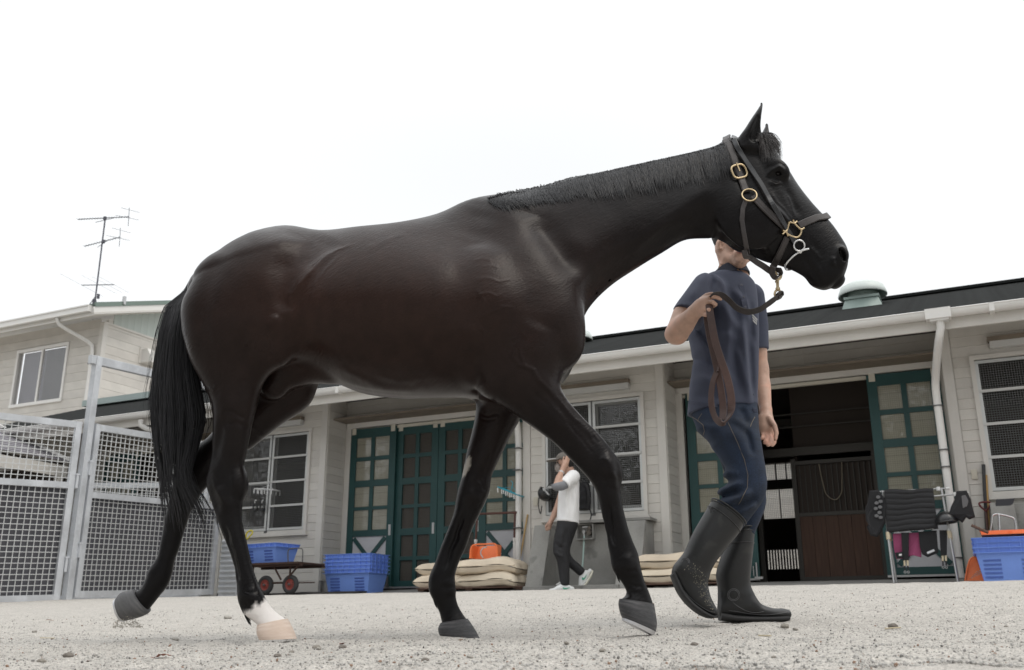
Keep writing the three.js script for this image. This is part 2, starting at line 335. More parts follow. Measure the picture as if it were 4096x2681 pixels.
const roofM = phys({ map: tex(256, (u, v) => { const n = .135 + .06 * (pfbm(u, v * 1, 16, 2, 4) - .5) + .05 * (pn(u, v, 128, 5) - .5); return [n * .98, n * 1.03, n * 1.02]; }, { srgb: true }), roughness: 1, specularIntensity: .25, bumpMap: gravelBump, bumpScale: .002 });
const ridgeM = std({ map: paintVar([.57, .62, .61], .05, 3, 3), roughness: .45, metalness: .2 });
const ventM = std({ map: paintVar([.55, .61, .59], .05, 3, 23), roughness: .5 }), ventTopM = std({ map: paintVar([.76, .79, .775], .04, 3, 29), roughness: .45 });
const bracketM = std({ color: lin(.55, .52, .44), roughness: .6 }), steelM = std({ color: lin(.5, .5, .5), metalness: .8, roughness: .4 }), darkSteelM = std({ color: lin(.12, .12, .12), metalness: .4, roughness: .6 });
const concreteT = tex(512, (u, v) => { const n = .56 + .16 * (pfbm(u, v, 4, 6, 6) - .5) + .06 * (pn(u, v, 256, 2) - .5), s = sstep(.6, .75, pfbm(u, v, 6, 19, 4)); const g = n - .09 * s; return [g, g * .992, g * .965]; }, { srgb: true });
const concreteM = std({ map: concreteT, bumpMap: gravelBump, bumpScale: .0015, roughness: .9 });
const apronM = std({ map: tex(512, (u, v) => { const n = .54 + .12 * (pfbm(u, v, 5, 3, 6) - .5) + .07 * (pn(u, v, 256, 9) - .5); return [n, n * .985, n * .96]; }, { srgb: true }), roughness: .92 });
const stallWoodM = std({ map: tex(512, (u, v) => { const b = Math.floor(u * 6), n = .5 * vnoise(u * 90, v * 5, b) + .5 * pfbm(u, v, 4, b, 4), k = hash3(b, 2, 5) * .04 + .30; return [k + .11 * n, k * .78 + .08 * n, k * .68 + .06 * n]; }, { srgb: true }), roughness: .8 });
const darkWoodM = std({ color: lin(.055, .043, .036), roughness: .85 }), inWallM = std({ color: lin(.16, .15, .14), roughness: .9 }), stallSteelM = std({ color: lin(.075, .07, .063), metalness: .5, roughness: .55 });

// a thing built in the stable's frame: b() boxes and p() points take u, h, c
function frame(bu, bh, bc) {
  const q = (u, h, c) => [u - bu, h - bh, c - bc];
  return {
    pos: UHC(bu, bh, bc), turn: -YAW, p: q,
    b: (u0, u1, h0, h1, c0, c1) => bx(Math.abs(u1 - u0), Math.abs(h1 - h0), Math.abs(c1 - c0), (u0 + u1) / 2 - bu, (h0 + h1) / 2 - bh, (c0 + c1) / 2 - bc),
    rod: (a, b, r, n, r2) => rod(q(...a), q(...b), r, n, r2), tube: (pts, r, n, s) => tube(pts.map((x) => q(...x)), r, n, s),
  };
}
{ // concrete strip along the front and into the bays
  const K = frame(-5, .482, -11.2), cs = []; for (let c = -11.2; c > -12.61; c -= .1) cs.push(c); cs.push(-17.4);
  const P = [], I = [], UV = [], us = []; for (let u = -17; u <= 4.01; u += .5) us.push(u);
  cs.forEach((c, j) => us.forEach((u, i) => { P.push(...K.p(u, (c > -12.5 ? groundY(...[UHC(u, 0, c)].map((q) => [q[0], q[2]])[0]) : .6) + .012, c)); UV.push(u / 1.6, c / 1.6); }));
  const n = us.length; for (let j = 0; j < cs.length - 1; j++) for (let i = 0; i < n - 1; i++) { const a = j * n + i; I.push(a, a + 1, a + n, a + 1, a + n + 1, a + n); }
  const e = P.length / 3; us.forEach((u) => { P.push(...K.p(u, .35, -11.2)); UV.push(u / 1.6, 0); }); for (let i = 0; i < n - 1; i++) I.push(i, e + i, i + 1, e + i, e + i + 1, i + 1);
  const g = new THREE.BufferGeometry(); g.setAttribute('position', new THREE.Float32BufferAttribute(P, 3)); g.setAttribute('uv', new THREE.Float32BufferAttribute(UV, 2)); g.setIndex(I); g.computeVertexNormals();
  const m = mesh('pavement', g, apronM); m.position.set(...K.pos); m.rotation.y = K.turn; tag(m, 'concrete strip along the foot of the stable front', null, null, 'structure');
}
// ------------------------------------------------------------------ the stable
const SK = frame(-5, .6, -12.45), stable = thing('stable_building', 'long cream clapboard stable with teal sliding doors, white gutter and low dark roof', 'stable', SK.pos, SK.turn);
{
  const K = SK, R = rng(77), WC = -12.0, BC = -12.45, H0 = .56, H1 = 3.5, BH = .1222;
  // clapboards: rows with a lapped lower edge, cut round the openings
  const shape = (w) => { const s = new THREE.Shape(); s.moveTo(0, 0); s.lineTo(.0135, .001); s.lineTo(.0145, .004); s.lineTo(.0105, BH - .0015); s.lineTo(0, BH - .0015); const g = new THREE.ExtrudeGeometry(s, { depth: w, bevelEnabled: false }); const p = g.attributes.position, uv = g.attributes.uv; for (let i = 0; i < p.count; i++) uv.setXY(i, p.getZ(i) / .9, p.getY(i) / .9); return g; };
  function siding(wall, u0, u1, h0, h1, c, holes = [], face = 0, joints = []) {
    for (let h = h0; h < h1 - .02; h += BH) {
      let runs = [[u0, u1]]; const mid = h + BH / 2;
      for (const [a, b, lo, hi] of holes) if (mid > lo && mid < hi) runs = runs.flatMap(([s, e]) => [[s, Math.min(e, a)], [Math.max(s, b), e]].filter(([x, y]) => y - x > .02));
      for (const j of joints) runs = runs.flatMap(([s, e]) => (j > s + .1 && j < e - .1 ? [[s, j - .001], [j + .001, e]] : [[s, e]]));
      for (const [s, e] of runs) {
        const g = shape(e - s), m = new THREE.Mesh(g, sidingMs[Math.floor(R() * 4)]); m.name = 'siding_board'; m.castShadow = m.receiveShadow = true;
        // the profile's x is the thickness (towards the yard), its z the length
        if (face === 0) { m.rotation.y = -Math.PI / 2; m.position.set(...K.p(e, h, c)); m.scale.x = 1; } else { m.rotation.y = face > 0 ? 0 : Math.PI; m.position.set(...K.p(c, h, face > 0 ? s : e)); }
        if (face === 0) m.rotation.y = -Math.PI / 2;
        wall.add(m);
      }
    }
  }
  const win = [[-10.82, -9.30], [-5.385, -3.91], [.012, 1.49]], W0 = 1.445, W1 = 3.052;
  const segs = [[-11.07, -9.02, 0], [-5.68, -3.635, 1], [-.28, 3.6, 2]];
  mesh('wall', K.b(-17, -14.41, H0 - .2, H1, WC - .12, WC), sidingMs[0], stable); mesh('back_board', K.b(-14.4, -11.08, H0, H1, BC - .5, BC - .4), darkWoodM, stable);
  for (const [a, b, k] of segs) {
    const wall = part('wall', stable), [wa, wb] = win[k];
    mesh('backing', [K.b(a, wa, H0 - .2, H1, WC - .12, WC), K.b(wb, b, H0 - .2, H1, WC - .12, WC), K.b(wa, wb, H0 - .2, W0, WC - .12, WC), K.b(wa, wb, W1, H1, WC - .12, WC)], trimM, wall);
    mesh('base_board', K.b(a, b, H0 - .1, H0 + .17, WC, WC + .012), trimM, wall);
    siding(wall, a + .115, Math.min(b, 1.9) - (k === 2 ? 0 : .115), H0 + .175, H1, WC, [[wa - .001, wb + .001, W0 - .05, W1 + .04]], 0, k === 1 ? [-3.82] : k === 0 ? [-9.2] : [-.08]);
    for (const [u, s] of k === 2 ? [[a, 1]] : [[a, 1], [b, -1]]) mesh('corner_board', K.b(u, u + s * .11, H0 - .1, H1, WC, WC + .026), trimM, wall);
  }
  // bays: side walls, back wall above the doors, ledge over the door track
  for (const [a, b] of [[-14.405, -11.07], [-9.02, -5.68], [-3.635, -.28]]) {
    const wall = part('bay_wall', stable), w1 = BC - .02;
    mesh('backing', [K.b(a - .1, a, H0 - .2, H1 + .1, BC - .15, WC - .03), K.b(b, b + .1, H0 - .2, H1 + .1, BC - .15, WC - .03), K.b(a, b, 3.10, H1 + .25, BC - .12, BC - .02), K.b(a, a + .1, H0 - .1, 3.1, BC - .12, BC - .02), K.b(b - .1, b, H0 - .1, 3.1, BC - .12, BC - .02)], trimM, wall);
    siding(wall, BC, WC, H0 + .175, H1, a, [], 1); // the side facing right
    siding(wall, a, b, 3.19, H1 + .2, BC - .02, [], 0, [a + 1.73]);
    mesh('door_track_ledge', K.b(a + .02, b - .0, 3.163, 3.187, BC + .02, -12.10), ledgeM, wall);
    mesh('header_board', K.b(a + .05, b - .02, 3.085, 3.160, BC - .02, BC + .02), trimM, wall);
    mesh('track', [K.b(a + .1, b - .05, 3.04, 3.083, BC - .10, BC - .055)], bracketM, wall);
  }
  // ---- windows
  const wire = (u0, u1, h0, h1, c, st, r) => { const L = []; for (let u = u0 + st / 2; u < u1; u += st) L.push(K.b(u - r, u + r, h0, h1, c - r, c + r)); for (let h = h0 + st / 2; h < h1; h += st) L.push(K.b(u0, u1, h - r, h + r, c - r, c + r)); return L; };
  for (let k = 0; k < 3; k++) {
    const w = part('window', stable), [a, b] = win[k], m = (a + b) / 2, f = .05;
    mesh('frame', [K.b(a, b, W1 - f, W1, WC - .02, WC + .045), K.b(a, b, W0, W0 + f, WC - .02, WC + .047), K.b(a, a + f, W0 + f, W1 - f, WC - .02, WC + .046), K.b(b - f, b, W0 + f, W1 - f, WC - .02, WC + .046)], trimM, w);
    mesh('sill', K.b(a - .02, b + .02, W0 - .035, W0 - .002, WC, WC + .06), trimM, w);
    for (const [s, e, glass] of [[a + f, m - .012, k === 0], [m + .012, b - f, k === 1]]) {
      const g = .035, lo = W0 + f + .01, hi = W1 - f - .012, c = WC + .018;
      mesh('casement', [K.b(s, s + g, lo, hi, c - .015, c + .015), K.b(e - g, e, lo, hi, c - .015, c + .015), K.b(s + g, e - g, lo, lo + g, c - .014, c + .014), K.b(s + g, e - g, hi - g, hi, c - .014, c + .014)], aluM, w);
      for (const h of [2.63, 2.25, 1.875]) mesh('bar', K.b(s + .01, e - .01, h - .016, h + .016, c + .016, c + .028), aluWhiteM, w);
      tag(mesh('mesh_screen', wire(s + g, e - g, lo + g, hi - g, c, .0265, .0022), screenM, w), null, null, null, 'stuff');
      if (glass) {
        mesh('sash', [K.b(s, s + .045, W0 + .04, hi, WC - .075, WC - .045), K.b(e - .045, e, W0 + .04, hi, WC - .075, WC - .045), K.b(s + .045, e - .045, W0 + .045, W0 + .14, WC - .074, WC - .046), K.b(s + .045, e - .045, 2.225, 2.275, WC - .074, WC - .046), K.b(s + .045, e - .045, hi - .05, hi, WC - .074, WC - .046)], aluWhiteM, w);
        for (const [p, q] of [[W0 + .14, 2.225], [2.275, hi - .05]]) mesh('pane', K.b(s + .04, e - .04, p - .005, q + .005, WC - .064, WC - .060), glassM, w);
      } else mesh('sash', [K.b(s, s + .03, W0 + .04, hi, WC - .075, WC - .045), K.b(s + .03, e, W0 + .045, W0 + .10, WC - .074, WC - .046)], aluWhiteM, w);
    }
    mesh('latch', [K.b(m - .012, m + .012, W0 + .02, W1 - .05, WC + .01, WC + .034), K.b(m - .03, m + .03, W0 + .02, W0 + .05, WC + .034, WC + .05)], darkSteelM, w);
  }
  // ---- sliding doors
  const rows = [[2.62, 2.925], [2.255, 2.56], [1.85, 2.155], [1.495, 1.80]];
  function leaf(a, b, c, kind, label) {
    const d = part('door', stable), s = .115, t = .045, gap = .065, cm = (a + b) / 2, z0 = c - t, z1 = c, mat = tealM; if (label) d.userData.label = label;
    const all = kind === 'mesh' ? [...rows, [1.085, 1.395], [.735, 1.03]] : rows, bot = kind === 'mesh' ? .735 : .74, L = [];
    L.push(K.b(a, a + s, .655, 3.07, z0, z1), K.b(b - s, b, .655, 3.07, z0, z1), K.b(a + s, b - s, 2.925, 3.07, z0, z1 - .001), K.b(a + s, b - s, .655, bot, z0, z1 - .001));
    const rails = kind === 'mesh' ? [[2.56, 2.62], [2.155, 2.255], [1.80, 1.85], [1.395, 1.495], [1.03, 1.085]] : [[2.56, 2.62], [2.155, 2.255], [1.80, 1.85], [1.40, 1.495]];
    for (const [p, q] of rails) L.push(K.b(a + s, b - s, p, q, z0 + .003, z1 - .002));
    L.push(K.b(cm - gap / 2, cm + gap / 2, kind === 'mesh' ? bot : 1.495, 2.925, z0 + .005, z1 - .004));
    mesh('door_frame', L, mat, d);
    for (const [p, q] of all) for (const [x, y] of [[a + s, cm - gap / 2], [cm + gap / 2, b - s]]) {
      if (kind === 'mesh') tag(mesh('mesh_screen', [...wire(x, y, p, q, c - .03, .022, .0032)], screenDarkM, d), null, null, null, 'stuff'); else mesh('pane', K.b(x - .004, y + .004, p - .004, q + .004, c - .034, c - .024), wiredM, d);
    }
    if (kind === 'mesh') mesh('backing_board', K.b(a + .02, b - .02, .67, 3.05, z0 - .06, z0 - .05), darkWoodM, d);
    else {
      mesh('lower_panel', K.b(a + s - .004, b - s + .004, .736, 1.404, c - .036, c - .022), panelM, d);
      const W = b - a - 2 * s, Hh = .66, Lh = Math.hypot(W, Hh), an = Math.atan2(Hh, W);
      for (const q of [1, -1]) { const g = bx(Lh - .07, .062, .014, 0, 0, 0, 0, 0, q * an), [x, y, z] = K.p(cm, 1.07, c - .012 + q * .002); mesh('brace', g.translate(x, y, z), mat, d); }
    }
    for (const x of [a + .03, b - .09]) mesh('hanger', cbx(x, x + .075, 2.985, 3.11, c + .001, c + .012), bracketM, d);
    mesh('handle', [K.b(b - .075, b - .035, 1.40, 1.56, c, c + .006), K.b(b - .068, b - .042, 1.42, 1.54, c + .006, c + .009)], steelM, d);
    mesh('bottom_rail', K.b(a, b, .628, .652, z0, z1 + .003), steelM, d);
    return d;
  }
  function cbx(u0, u1, h0, h1, c0, c1) { const [x, y, z] = K.p((u0 + u1) / 2, (h0 + h1) / 2, (c0 + c1) / 2); return cb(u1 - u0, h1 - h0, c1 - c0, .004, x, y, z); }
  leaf(-8.93, -8.085, BC - .03, 'glass', 'teal door leaf with glazed upper half, leftmost of the closed doorway'); leaf(-8.095, -7.36, BC - .085, 'mesh', 'teal door leaf with six rows of mesh, left of the pair in the middle'); leaf(-7.352, -6.62, BC - .086, 'mesh', 'teal door leaf with six rows of mesh, behind the far foreleg'); leaf(-6.63, -5.80, BC - .03, 'glass', 'teal glazed door leaf beside the downpipe');
  leaf(-14.315, -13.47, BC - .03, 'glass', 'teal glazed door leaf seen through the mesh gate, left one'); leaf(-12.02, -11.185, BC - .03, 'glass', 'teal glazed door leaf seen through the mesh gate, right one');
  leaf(-3.485, -2.66, BC + .0, 'glass', 'teal door leaf slid open behind the man in the polo shirt'); leaf(-1.17, -.335, BC + .0, 'glass', 'teal door leaf slid open behind the drying rack');
  { const d = mesh('floor_bolt', [K.b(-8.16, -8.13, .66, .80, BC - .03, BC - .01), K.b(-8.17, -8.12, .65, .69, BC - .03, BC + .005)], darkSteelM, stable); }
  { // chain latch at the foot of the open leaf
    mesh('floor_bolt', [K.b(-2.72, -2.62, .64, .67, BC, BC + .03), K.rod([-2.69, .66, BC + .02], [-2.69, .84, BC + .02], .012), K.rod([-2.73, .68, BC + .015], [-2.73, .80, BC + .015], .007)], steelM, stable);
  }
  // ---- roof, gutter, fascia
  const E0 = -11.08, HE = 3.385, SL = .376, RC = -14.2, n = 20, U0 = -17, U1 = 4.2, roof = part('roof', stable);
  for (const s of [1, -1]) for (let i = 0; i < n; i++) {
    const c0 = s > 0 ? E0 - .03 : 2 * RC - E0, len = Math.abs(RC - E0), a = i / n * len, an = Math.atan(SL), g = bx(U1 - U0, .022, len / n / Math.cos(an) + .05, 0, 0, 0, s * an + s * .05), cm = s > 0 ? c0 - a - len / n / 2 : c0 + a + len / n / 2;
    const [x, y, z] = K.p((U0 + U1) / 2, HE + SL * (a + len / n / 2) + .014, cm); if (s < 0 && i % 4) continue; if (s < 0) { const g2 = bx(U1 - U0, .02, len / 5 / Math.cos(an) + .05, 0, 0, 0, s * an + s * .02); mesh('roof_course', g2.translate(x, y + SL * len / n * 1.5, z + len / n * 1.5), roofM, roof); continue; }
    mesh('roof_course', g.translate(x, y, z), roofM, roof);
  }
  { // soffit boards that close the eaves from below, front and back
    const an = Math.atan(SL), len = (E0 - RC) / Math.cos(an); for (const s of [1, -1]) { const g = bx(U1 - U0, .03, len, 0, 0, 0, s * an), [x, y, z] = K.p((U0 + U1) / 2, HE + SL * (E0 - RC) / 2 - .05, s > 0 ? (E0 + RC) / 2 : RC - (E0 - RC) / 2); mesh('roof_deck', g.translate(x, y, z), trimM, roof); }
  }
  mesh('ridge_capping', [K.b(U0, -6.5, HE + SL * 3.1 + .02, HE + SL * 3.1 + .15, RC - .16, RC + .16)], ridgeM, stable);
  mesh('ridge_board', [K.b(-6.5, U1, HE + SL * 3.1 + .005, HE + SL * 3.1 + .045, RC - .12, RC + .12)], roofM, stable);
  mesh('fascia', [K.b(U0, U1, 3.19, 3.345, -11.22, -11.19)], trimM, stable);
  { // half-round gutter with a rolled lip, hung on the fascia
    const s = new THREE.Shape(), pts = []; for (let i = 0; i <= 12; i++) { const a = Math.PI + i / 12 * Math.PI; pts.push([.06 * Math.cos(a), .075 * Math.sin(a)]); } pts.push([.068, .008], [.06, .016], [.05, .012]); for (let i = 12; i >= 0; i--) { const a = Math.PI + i / 12 * Math.PI; pts.push([.054 * Math.cos(a), .068 * Math.sin(a)]); }
    pts.forEach((p, i) => (i ? s.lineTo(...p) : s.moveTo(...p))); const [x, y, z] = K.p(U0, 3.375, -11.125), g = new THREE.ExtrudeGeometry(s, { depth: U1 - U0, bevelEnabled: false, curveSegments: 4 }).rotateY(Math.PI / 2);
    // after the turn the profile's x points away from the yard: mirror it
    g.scale(1, 1, -1); g.translate(x, y, z); g.computeVertexNormals(); const gu = part('gutter', stable); mesh('channel', g, gutterM, gu);
    for (const u of [-8.2, -5.0, -2.35, .3]) mesh('joint_sleeve', K.b(u - .025, u + .025, 3.295, 3.388, -11.19, -11.058), gutterM, gu);
    mesh('outlet', [K.b(-.36, -.10, 3.285, 3.40, -11.195, -11.04), K.b(-.32, -.13, 3.262, 3.285, -11.19, -11.06)], gutterM, gu);
  }
  const downpipe = (pts, clips, label) => { const d = part('downpipe', stable); mesh('pipe', K.tube(pts, .043, 14, 40), gutterM, d); for (const [u, h, c, c2] of clips) mesh('clip', [K.b(u - .05, u + .05, h - .006, h + .006, c - .05, c + .05), K.b(u + .03, u + .05, h - .005, h + .005, c2, c - .03)], darkSteelM, d); };
  downpipe([[-.223, 3.27, -11.12], [-.223, 3.18, -11.13], [-.25, 3.1, -11.16], [-.36, 2.72, -11.62], [-.372, 2.58, -11.68], [-.372, 2.4, -11.69], [-.372, .57, -11.69]], [[-.372, 2.45, -11.69, -12], [-.372, 1.95, -11.69, -12], [-.372, 1.76, -11.69, -12], [-.372, .78, -11.69, -12]]);
  downpipe([[-12.06, 3.27, -11.12], [-12.06, 3.18, -11.13], [-11.6, 3.0, -11.6], [-11.12, 2.72, -11.9], [-11.11, 2.5, -11.9], [-11.11, .57, -11.9]], [[-11.11, 2.13, -11.9, -12]]);
  downpipe([[-5.70, 3.25, -11.15], [-5.70, 3.15, -11.17], [-5.72, 2.86, -11.8], [-5.725, 2.72, -11.9], [-5.725, .57, -11.9]], [[-5.725, 2.43, -11.9, -12], [-5.725, 2.13, -11.9, -12], [-5.725, 1.35, -11.9, -12]]);
  // ---- light fittings under the eaves (off), switch plates
  for (const [a, b, h] of [[-10.5, -9.47, 3.14], [-5.2, -4.09, 3.14], [.225, 1.3, 3.14]]) {
    const l = part('light_fitting', stable); mesh('mount', K.b(a, b, h + .045, h + .10, WC + .02, WC + .11), ledgeM, l);
    mesh('lamp_cover', [cbx(a + .02, b - .005, h - .035, h + .044, WC + .03, WC + .115), K.b(b - .12, b - .05, h - .02, h + .01, WC + .115, WC + .118)], aluWhiteM, l);
  }
  for (const u of [-5.49, -.1]) mesh('switch_plate', [cbx(u - .032, u + .032, 1.645, 1.755, WC + .02, WC + .032), K.b(u - .012, u + .012, 1.67, 1.73, WC + .032, WC + .036)], bracketM, stable);
  // ---- roof ventilators
  for (const [u, c, s] of [[-1.2, -13.55, 1], [-5.62, -13.75, .95]]) {
    const v = part('ventilator', stable), [x, y, z] = K.p(u, 4.17, c), T = (g) => g.scale(s, s, s).translate(x, y, z);
    mesh('base', T(new THREE.CylinderGeometry(.30, .46, .34, 4, 1).rotateY(Math.PI / 4).translate(0, .04, 0)), ventM, v);
    mesh('collar', T(mergeGeometries([bx(.46, .035, .46, 0, .225, 0), new THREE.CylinderGeometry(.2, .2, .2, 24).translate(0, .3, 0).toNonIndexed()].map((g) => g.toNonIndexed ? (g.index ? g.toNonIndexed() : g) : g))), ventM, v);
    mesh('hood', T(lathe([[.0, .50], [.10, .495], [.2, .475], [.29, .42], [.315, .35], [.325, .30], [.30, .30], [.28, .36], [.1, .44], [0, .45]], 40)), ventTopM, v);
    mesh('eye_bolt', T(new THREE.TorusGeometry(.014, .004, 6, 14).translate(-.15, .505, 0)), steelM, v);
  }
  // ---- inside: back wall with openings, partitions, stall front
  const IN = part('interior', stable), BK = -17.0;
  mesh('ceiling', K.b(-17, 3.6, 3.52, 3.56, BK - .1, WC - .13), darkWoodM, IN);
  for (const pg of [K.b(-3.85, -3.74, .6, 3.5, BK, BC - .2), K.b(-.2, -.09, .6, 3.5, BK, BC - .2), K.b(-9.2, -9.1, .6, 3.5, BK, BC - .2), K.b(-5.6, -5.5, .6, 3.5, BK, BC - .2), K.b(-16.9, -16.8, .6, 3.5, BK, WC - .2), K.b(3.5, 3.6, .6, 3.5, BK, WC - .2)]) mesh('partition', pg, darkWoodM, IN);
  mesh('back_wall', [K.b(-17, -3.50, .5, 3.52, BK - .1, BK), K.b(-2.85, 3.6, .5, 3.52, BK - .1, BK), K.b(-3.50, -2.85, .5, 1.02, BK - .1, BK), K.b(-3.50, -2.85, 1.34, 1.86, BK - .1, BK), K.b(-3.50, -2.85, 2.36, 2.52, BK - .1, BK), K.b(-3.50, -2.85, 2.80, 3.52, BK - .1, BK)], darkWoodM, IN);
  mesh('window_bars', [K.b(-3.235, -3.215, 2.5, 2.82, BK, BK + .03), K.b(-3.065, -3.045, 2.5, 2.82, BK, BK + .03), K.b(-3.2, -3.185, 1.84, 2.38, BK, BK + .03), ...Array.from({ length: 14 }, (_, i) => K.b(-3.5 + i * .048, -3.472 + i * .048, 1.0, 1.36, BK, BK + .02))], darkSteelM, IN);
  tag(mesh('window_mesh', wire(-3.5, -2.85, 1.86, 2.82, BK + .01, .03, .0026), screenM, IN), null, null, null, 'stuff');
  const SC = -13.6, s0 = -2.33, s1 = -1.30, st = part('stall_front', stable);
  for (const pg of [K.b(s0 - .04, s0 + .02, .62, 2.28, SC - .03, SC + .03), K.b(s1 - .02, s1 + .06, .62, 2.35, SC - .03, SC + .03), K.b(-2.87, -2.81, .62, 2.3, SC - .03, SC + .03)]) mesh('post', pg, stallSteelM, st);
  for (const rg of [K.b(s0, s1, 2.20, 2.25, SC - .02, SC + .025), K.b(s0, s1, 1.50, 1.55, SC - .02, SC + .025), K.b(s0, s1, .66, .71, SC - .02, SC + .025)]) mesh('rail', rg, stallSteelM, st);
  for (let i = 0; i < 6; i++) mesh('plank', K.b(s0 + .02 + i * .165, s0 + .02 + i * .165 + .161, .71, 1.50, SC - .02, SC + .012), stallWoodM, st);
  mesh('upper_panel', K.b(s0 + .02, s1 - .02, 1.55, 2.2, SC - .05, SC - .03), darkWoodM, st);
  for (let i = 0; i < 14; i++) mesh('stall_bar', K.b(s0 + .06 + i * .07, s0 + .072 + i * .07, 1.55, 2.2, SC - .012, SC), stallSteelM, st);
  mesh('rope', K.tube([[-2.0, 2.2, SC + .01], [-1.97, 1.95, SC + .02], [-1.93, 1.77, SC + .03], [-1.83, 1.70, SC + .03], [-1.75, 1.77, SC + .03], [-1.72, 1.95, SC + .02], [-1.7, 2.2, SC + .01]], .007, 6), std({ color: lin(.3, .26, .2), roughness: .9 }), st);
  mesh('beam', [K.b(-3.6, -.2, 2.33, 2.44, SC - .05, SC + .02), K.b(-3.6, -.2, 2.72, 2.74, SC, SC + .02), K.b(-3.6, -.2, 2.9, 2.92, SC, SC + .02)], stallSteelM, st);
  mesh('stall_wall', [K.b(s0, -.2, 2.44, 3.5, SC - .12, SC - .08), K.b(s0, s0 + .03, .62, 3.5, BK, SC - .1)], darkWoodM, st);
}
{ // a pale shed beyond the back of the stable, seen through the open stall
  const K = frame(-4.2, .6, -22), t = thing('shed', 'pale shed wall seen through the openings at the back of the dark stall', 'shed', K.pos, K.turn);
  mesh('wall', K.b(-8, 0, .5, 4, -22.1, -22), trimM, t); for (let i = 0; i < 26; i++) mesh('siding_board', K.b(-8, 0, .62 + i * .13, .745 + i * .13, -22, -21.985), sidingMs[i % 4], t);
  mesh('roof', K.b(-8.2, .2, 4.0, 4.1, -23, -21.7), roofM, t);
}
// ------------------------------------------------------------------ galvanised mesh gates on the left
const galvM = std({ map: tex(512, (u, v) => { const n = pfbm(u, v, 6, 7, 4), s = pfbm(u, v, 24, 3, 3), g = .76 + .15 * (n - .5) + .12 * (s > .56 ? .5 : -.2) * (s - .4); return [g * .975, g * .99, g * 1.01]; }, { srgb: true }), metalness: .35, roughness: .5, bumpMap: gravelBump, bumpScale: .0004 });
const wireM = std({ color: lin(.60, .61, .61), metalness: .35, roughness: .5 });
const sheetDarkM = std({ map: paintVar([.30, .30, .32], .08, 3, 51), roughness: .75 });
const wireG = new THREE.BoxGeometry(1, 1, 1);
function gatePanel(name, label, A, Bp, h0A, h1A, h0B, h1B, midA, midB, o = {}) {
  // A, Bp: the foot of the two ends on the ground plan [x, z]; heights given at both ends
  const L = Math.hypot(Bp[0] - A[0], Bp[1] - A[1]), turn = Math.atan2(-(Bp[1] - A[1]), Bp[0] - A[0]);
  const g = thing(name, label, 'gate', [A[0], h0A, A[1]], turn, o.group), Y = (t, a, b) => lerp(a, b, t) - h0A, fr = o.fr ?? .075;
  const slant = (s, e, ya, yb, hh, d, mat, nm) => { const ln = Math.hypot(e - s, yb - ya), m = mesh(nm, bx(ln, hh, d, 0, 0, 0, 0, 0, Math.atan2(yb - ya, e - s)).translate((s + e) / 2, (ya + yb) / 2, 0), mat, g); return m; };
  mesh('stile', bx(fr, h1A - h0A, .05, fr / 2, (h1A - h0A) / 2, 0), galvM, g); mesh('stile', bx(fr, h1B - h0B, .05, L - fr / 2, (h1B + h0B) / 2 - h0A, 0), galvM, g);
  slant(fr, L - fr, h1A - h0A - .04, h1B - h0A - .04, .08, .048, galvM, 'rail'); slant(fr, L - fr, midA - h0A, midB - h0A, .075, .048, galvM, 'rail'); slant(fr, L - fr, .04, h0B - h0A + .04, .08, .048, galvM, 'rail');
  const nW = Math.round((L - 2 * fr) / o.sx), add = (sx, sy, sz, x, y, rz = 0) => { const m = new THREE.Mesh(wireG, wireM); m.name = 'wire'; m.castShadow = m.receiveShadow = true; m.scale.set(sx, sy, sz); m.position.set(x, y, -.012); m.rotation.z = rz; g.add(m); return m; };
  for (let i = 1; i < nW; i++) { const t = (fr + (L - 2 * fr) * i / nW) / L, x = t * L, lo = Y(t, h0A, h0B) + .06, hi = Y(t, h1A, h1B) - .06; add(o.r, hi - lo, o.r, x, (lo + hi) / 2); }
  const nH = Math.round((h1A - h0A) / o.sy), an = Math.atan2((h0B + h1B - h0A - h1A) / 2, L);
  for (let k = 1; k < nH; k++) { const s = k / nH, ya = (h1A - h0A) * s, yb = h0B - h0A + (h1B - h0B) * s; const m = add(Math.hypot(L - 2 * fr, yb - ya), o.r, o.r, L / 2, (ya + yb) / 2, Math.atan2(yb - ya, L)); m.position.z = -.012 + o.r * .9; }
  if (o.sheet) { const s = new THREE.Shape([[fr - .01, .06], [L - fr + .01, h0B - h0A + .06], [L - fr + .01, midB - h0A], [fr - .01, midA - h0A]].map((p) => new THREE.Vector2(...p))); mesh('kick_sheet', new THREE.ExtrudeGeometry(s, { depth: .006, bevelEnabled: false }).translate(0, 0, -.045), sheetDarkM, g); }
  return g;
}
const PO = [-5.325, -12];
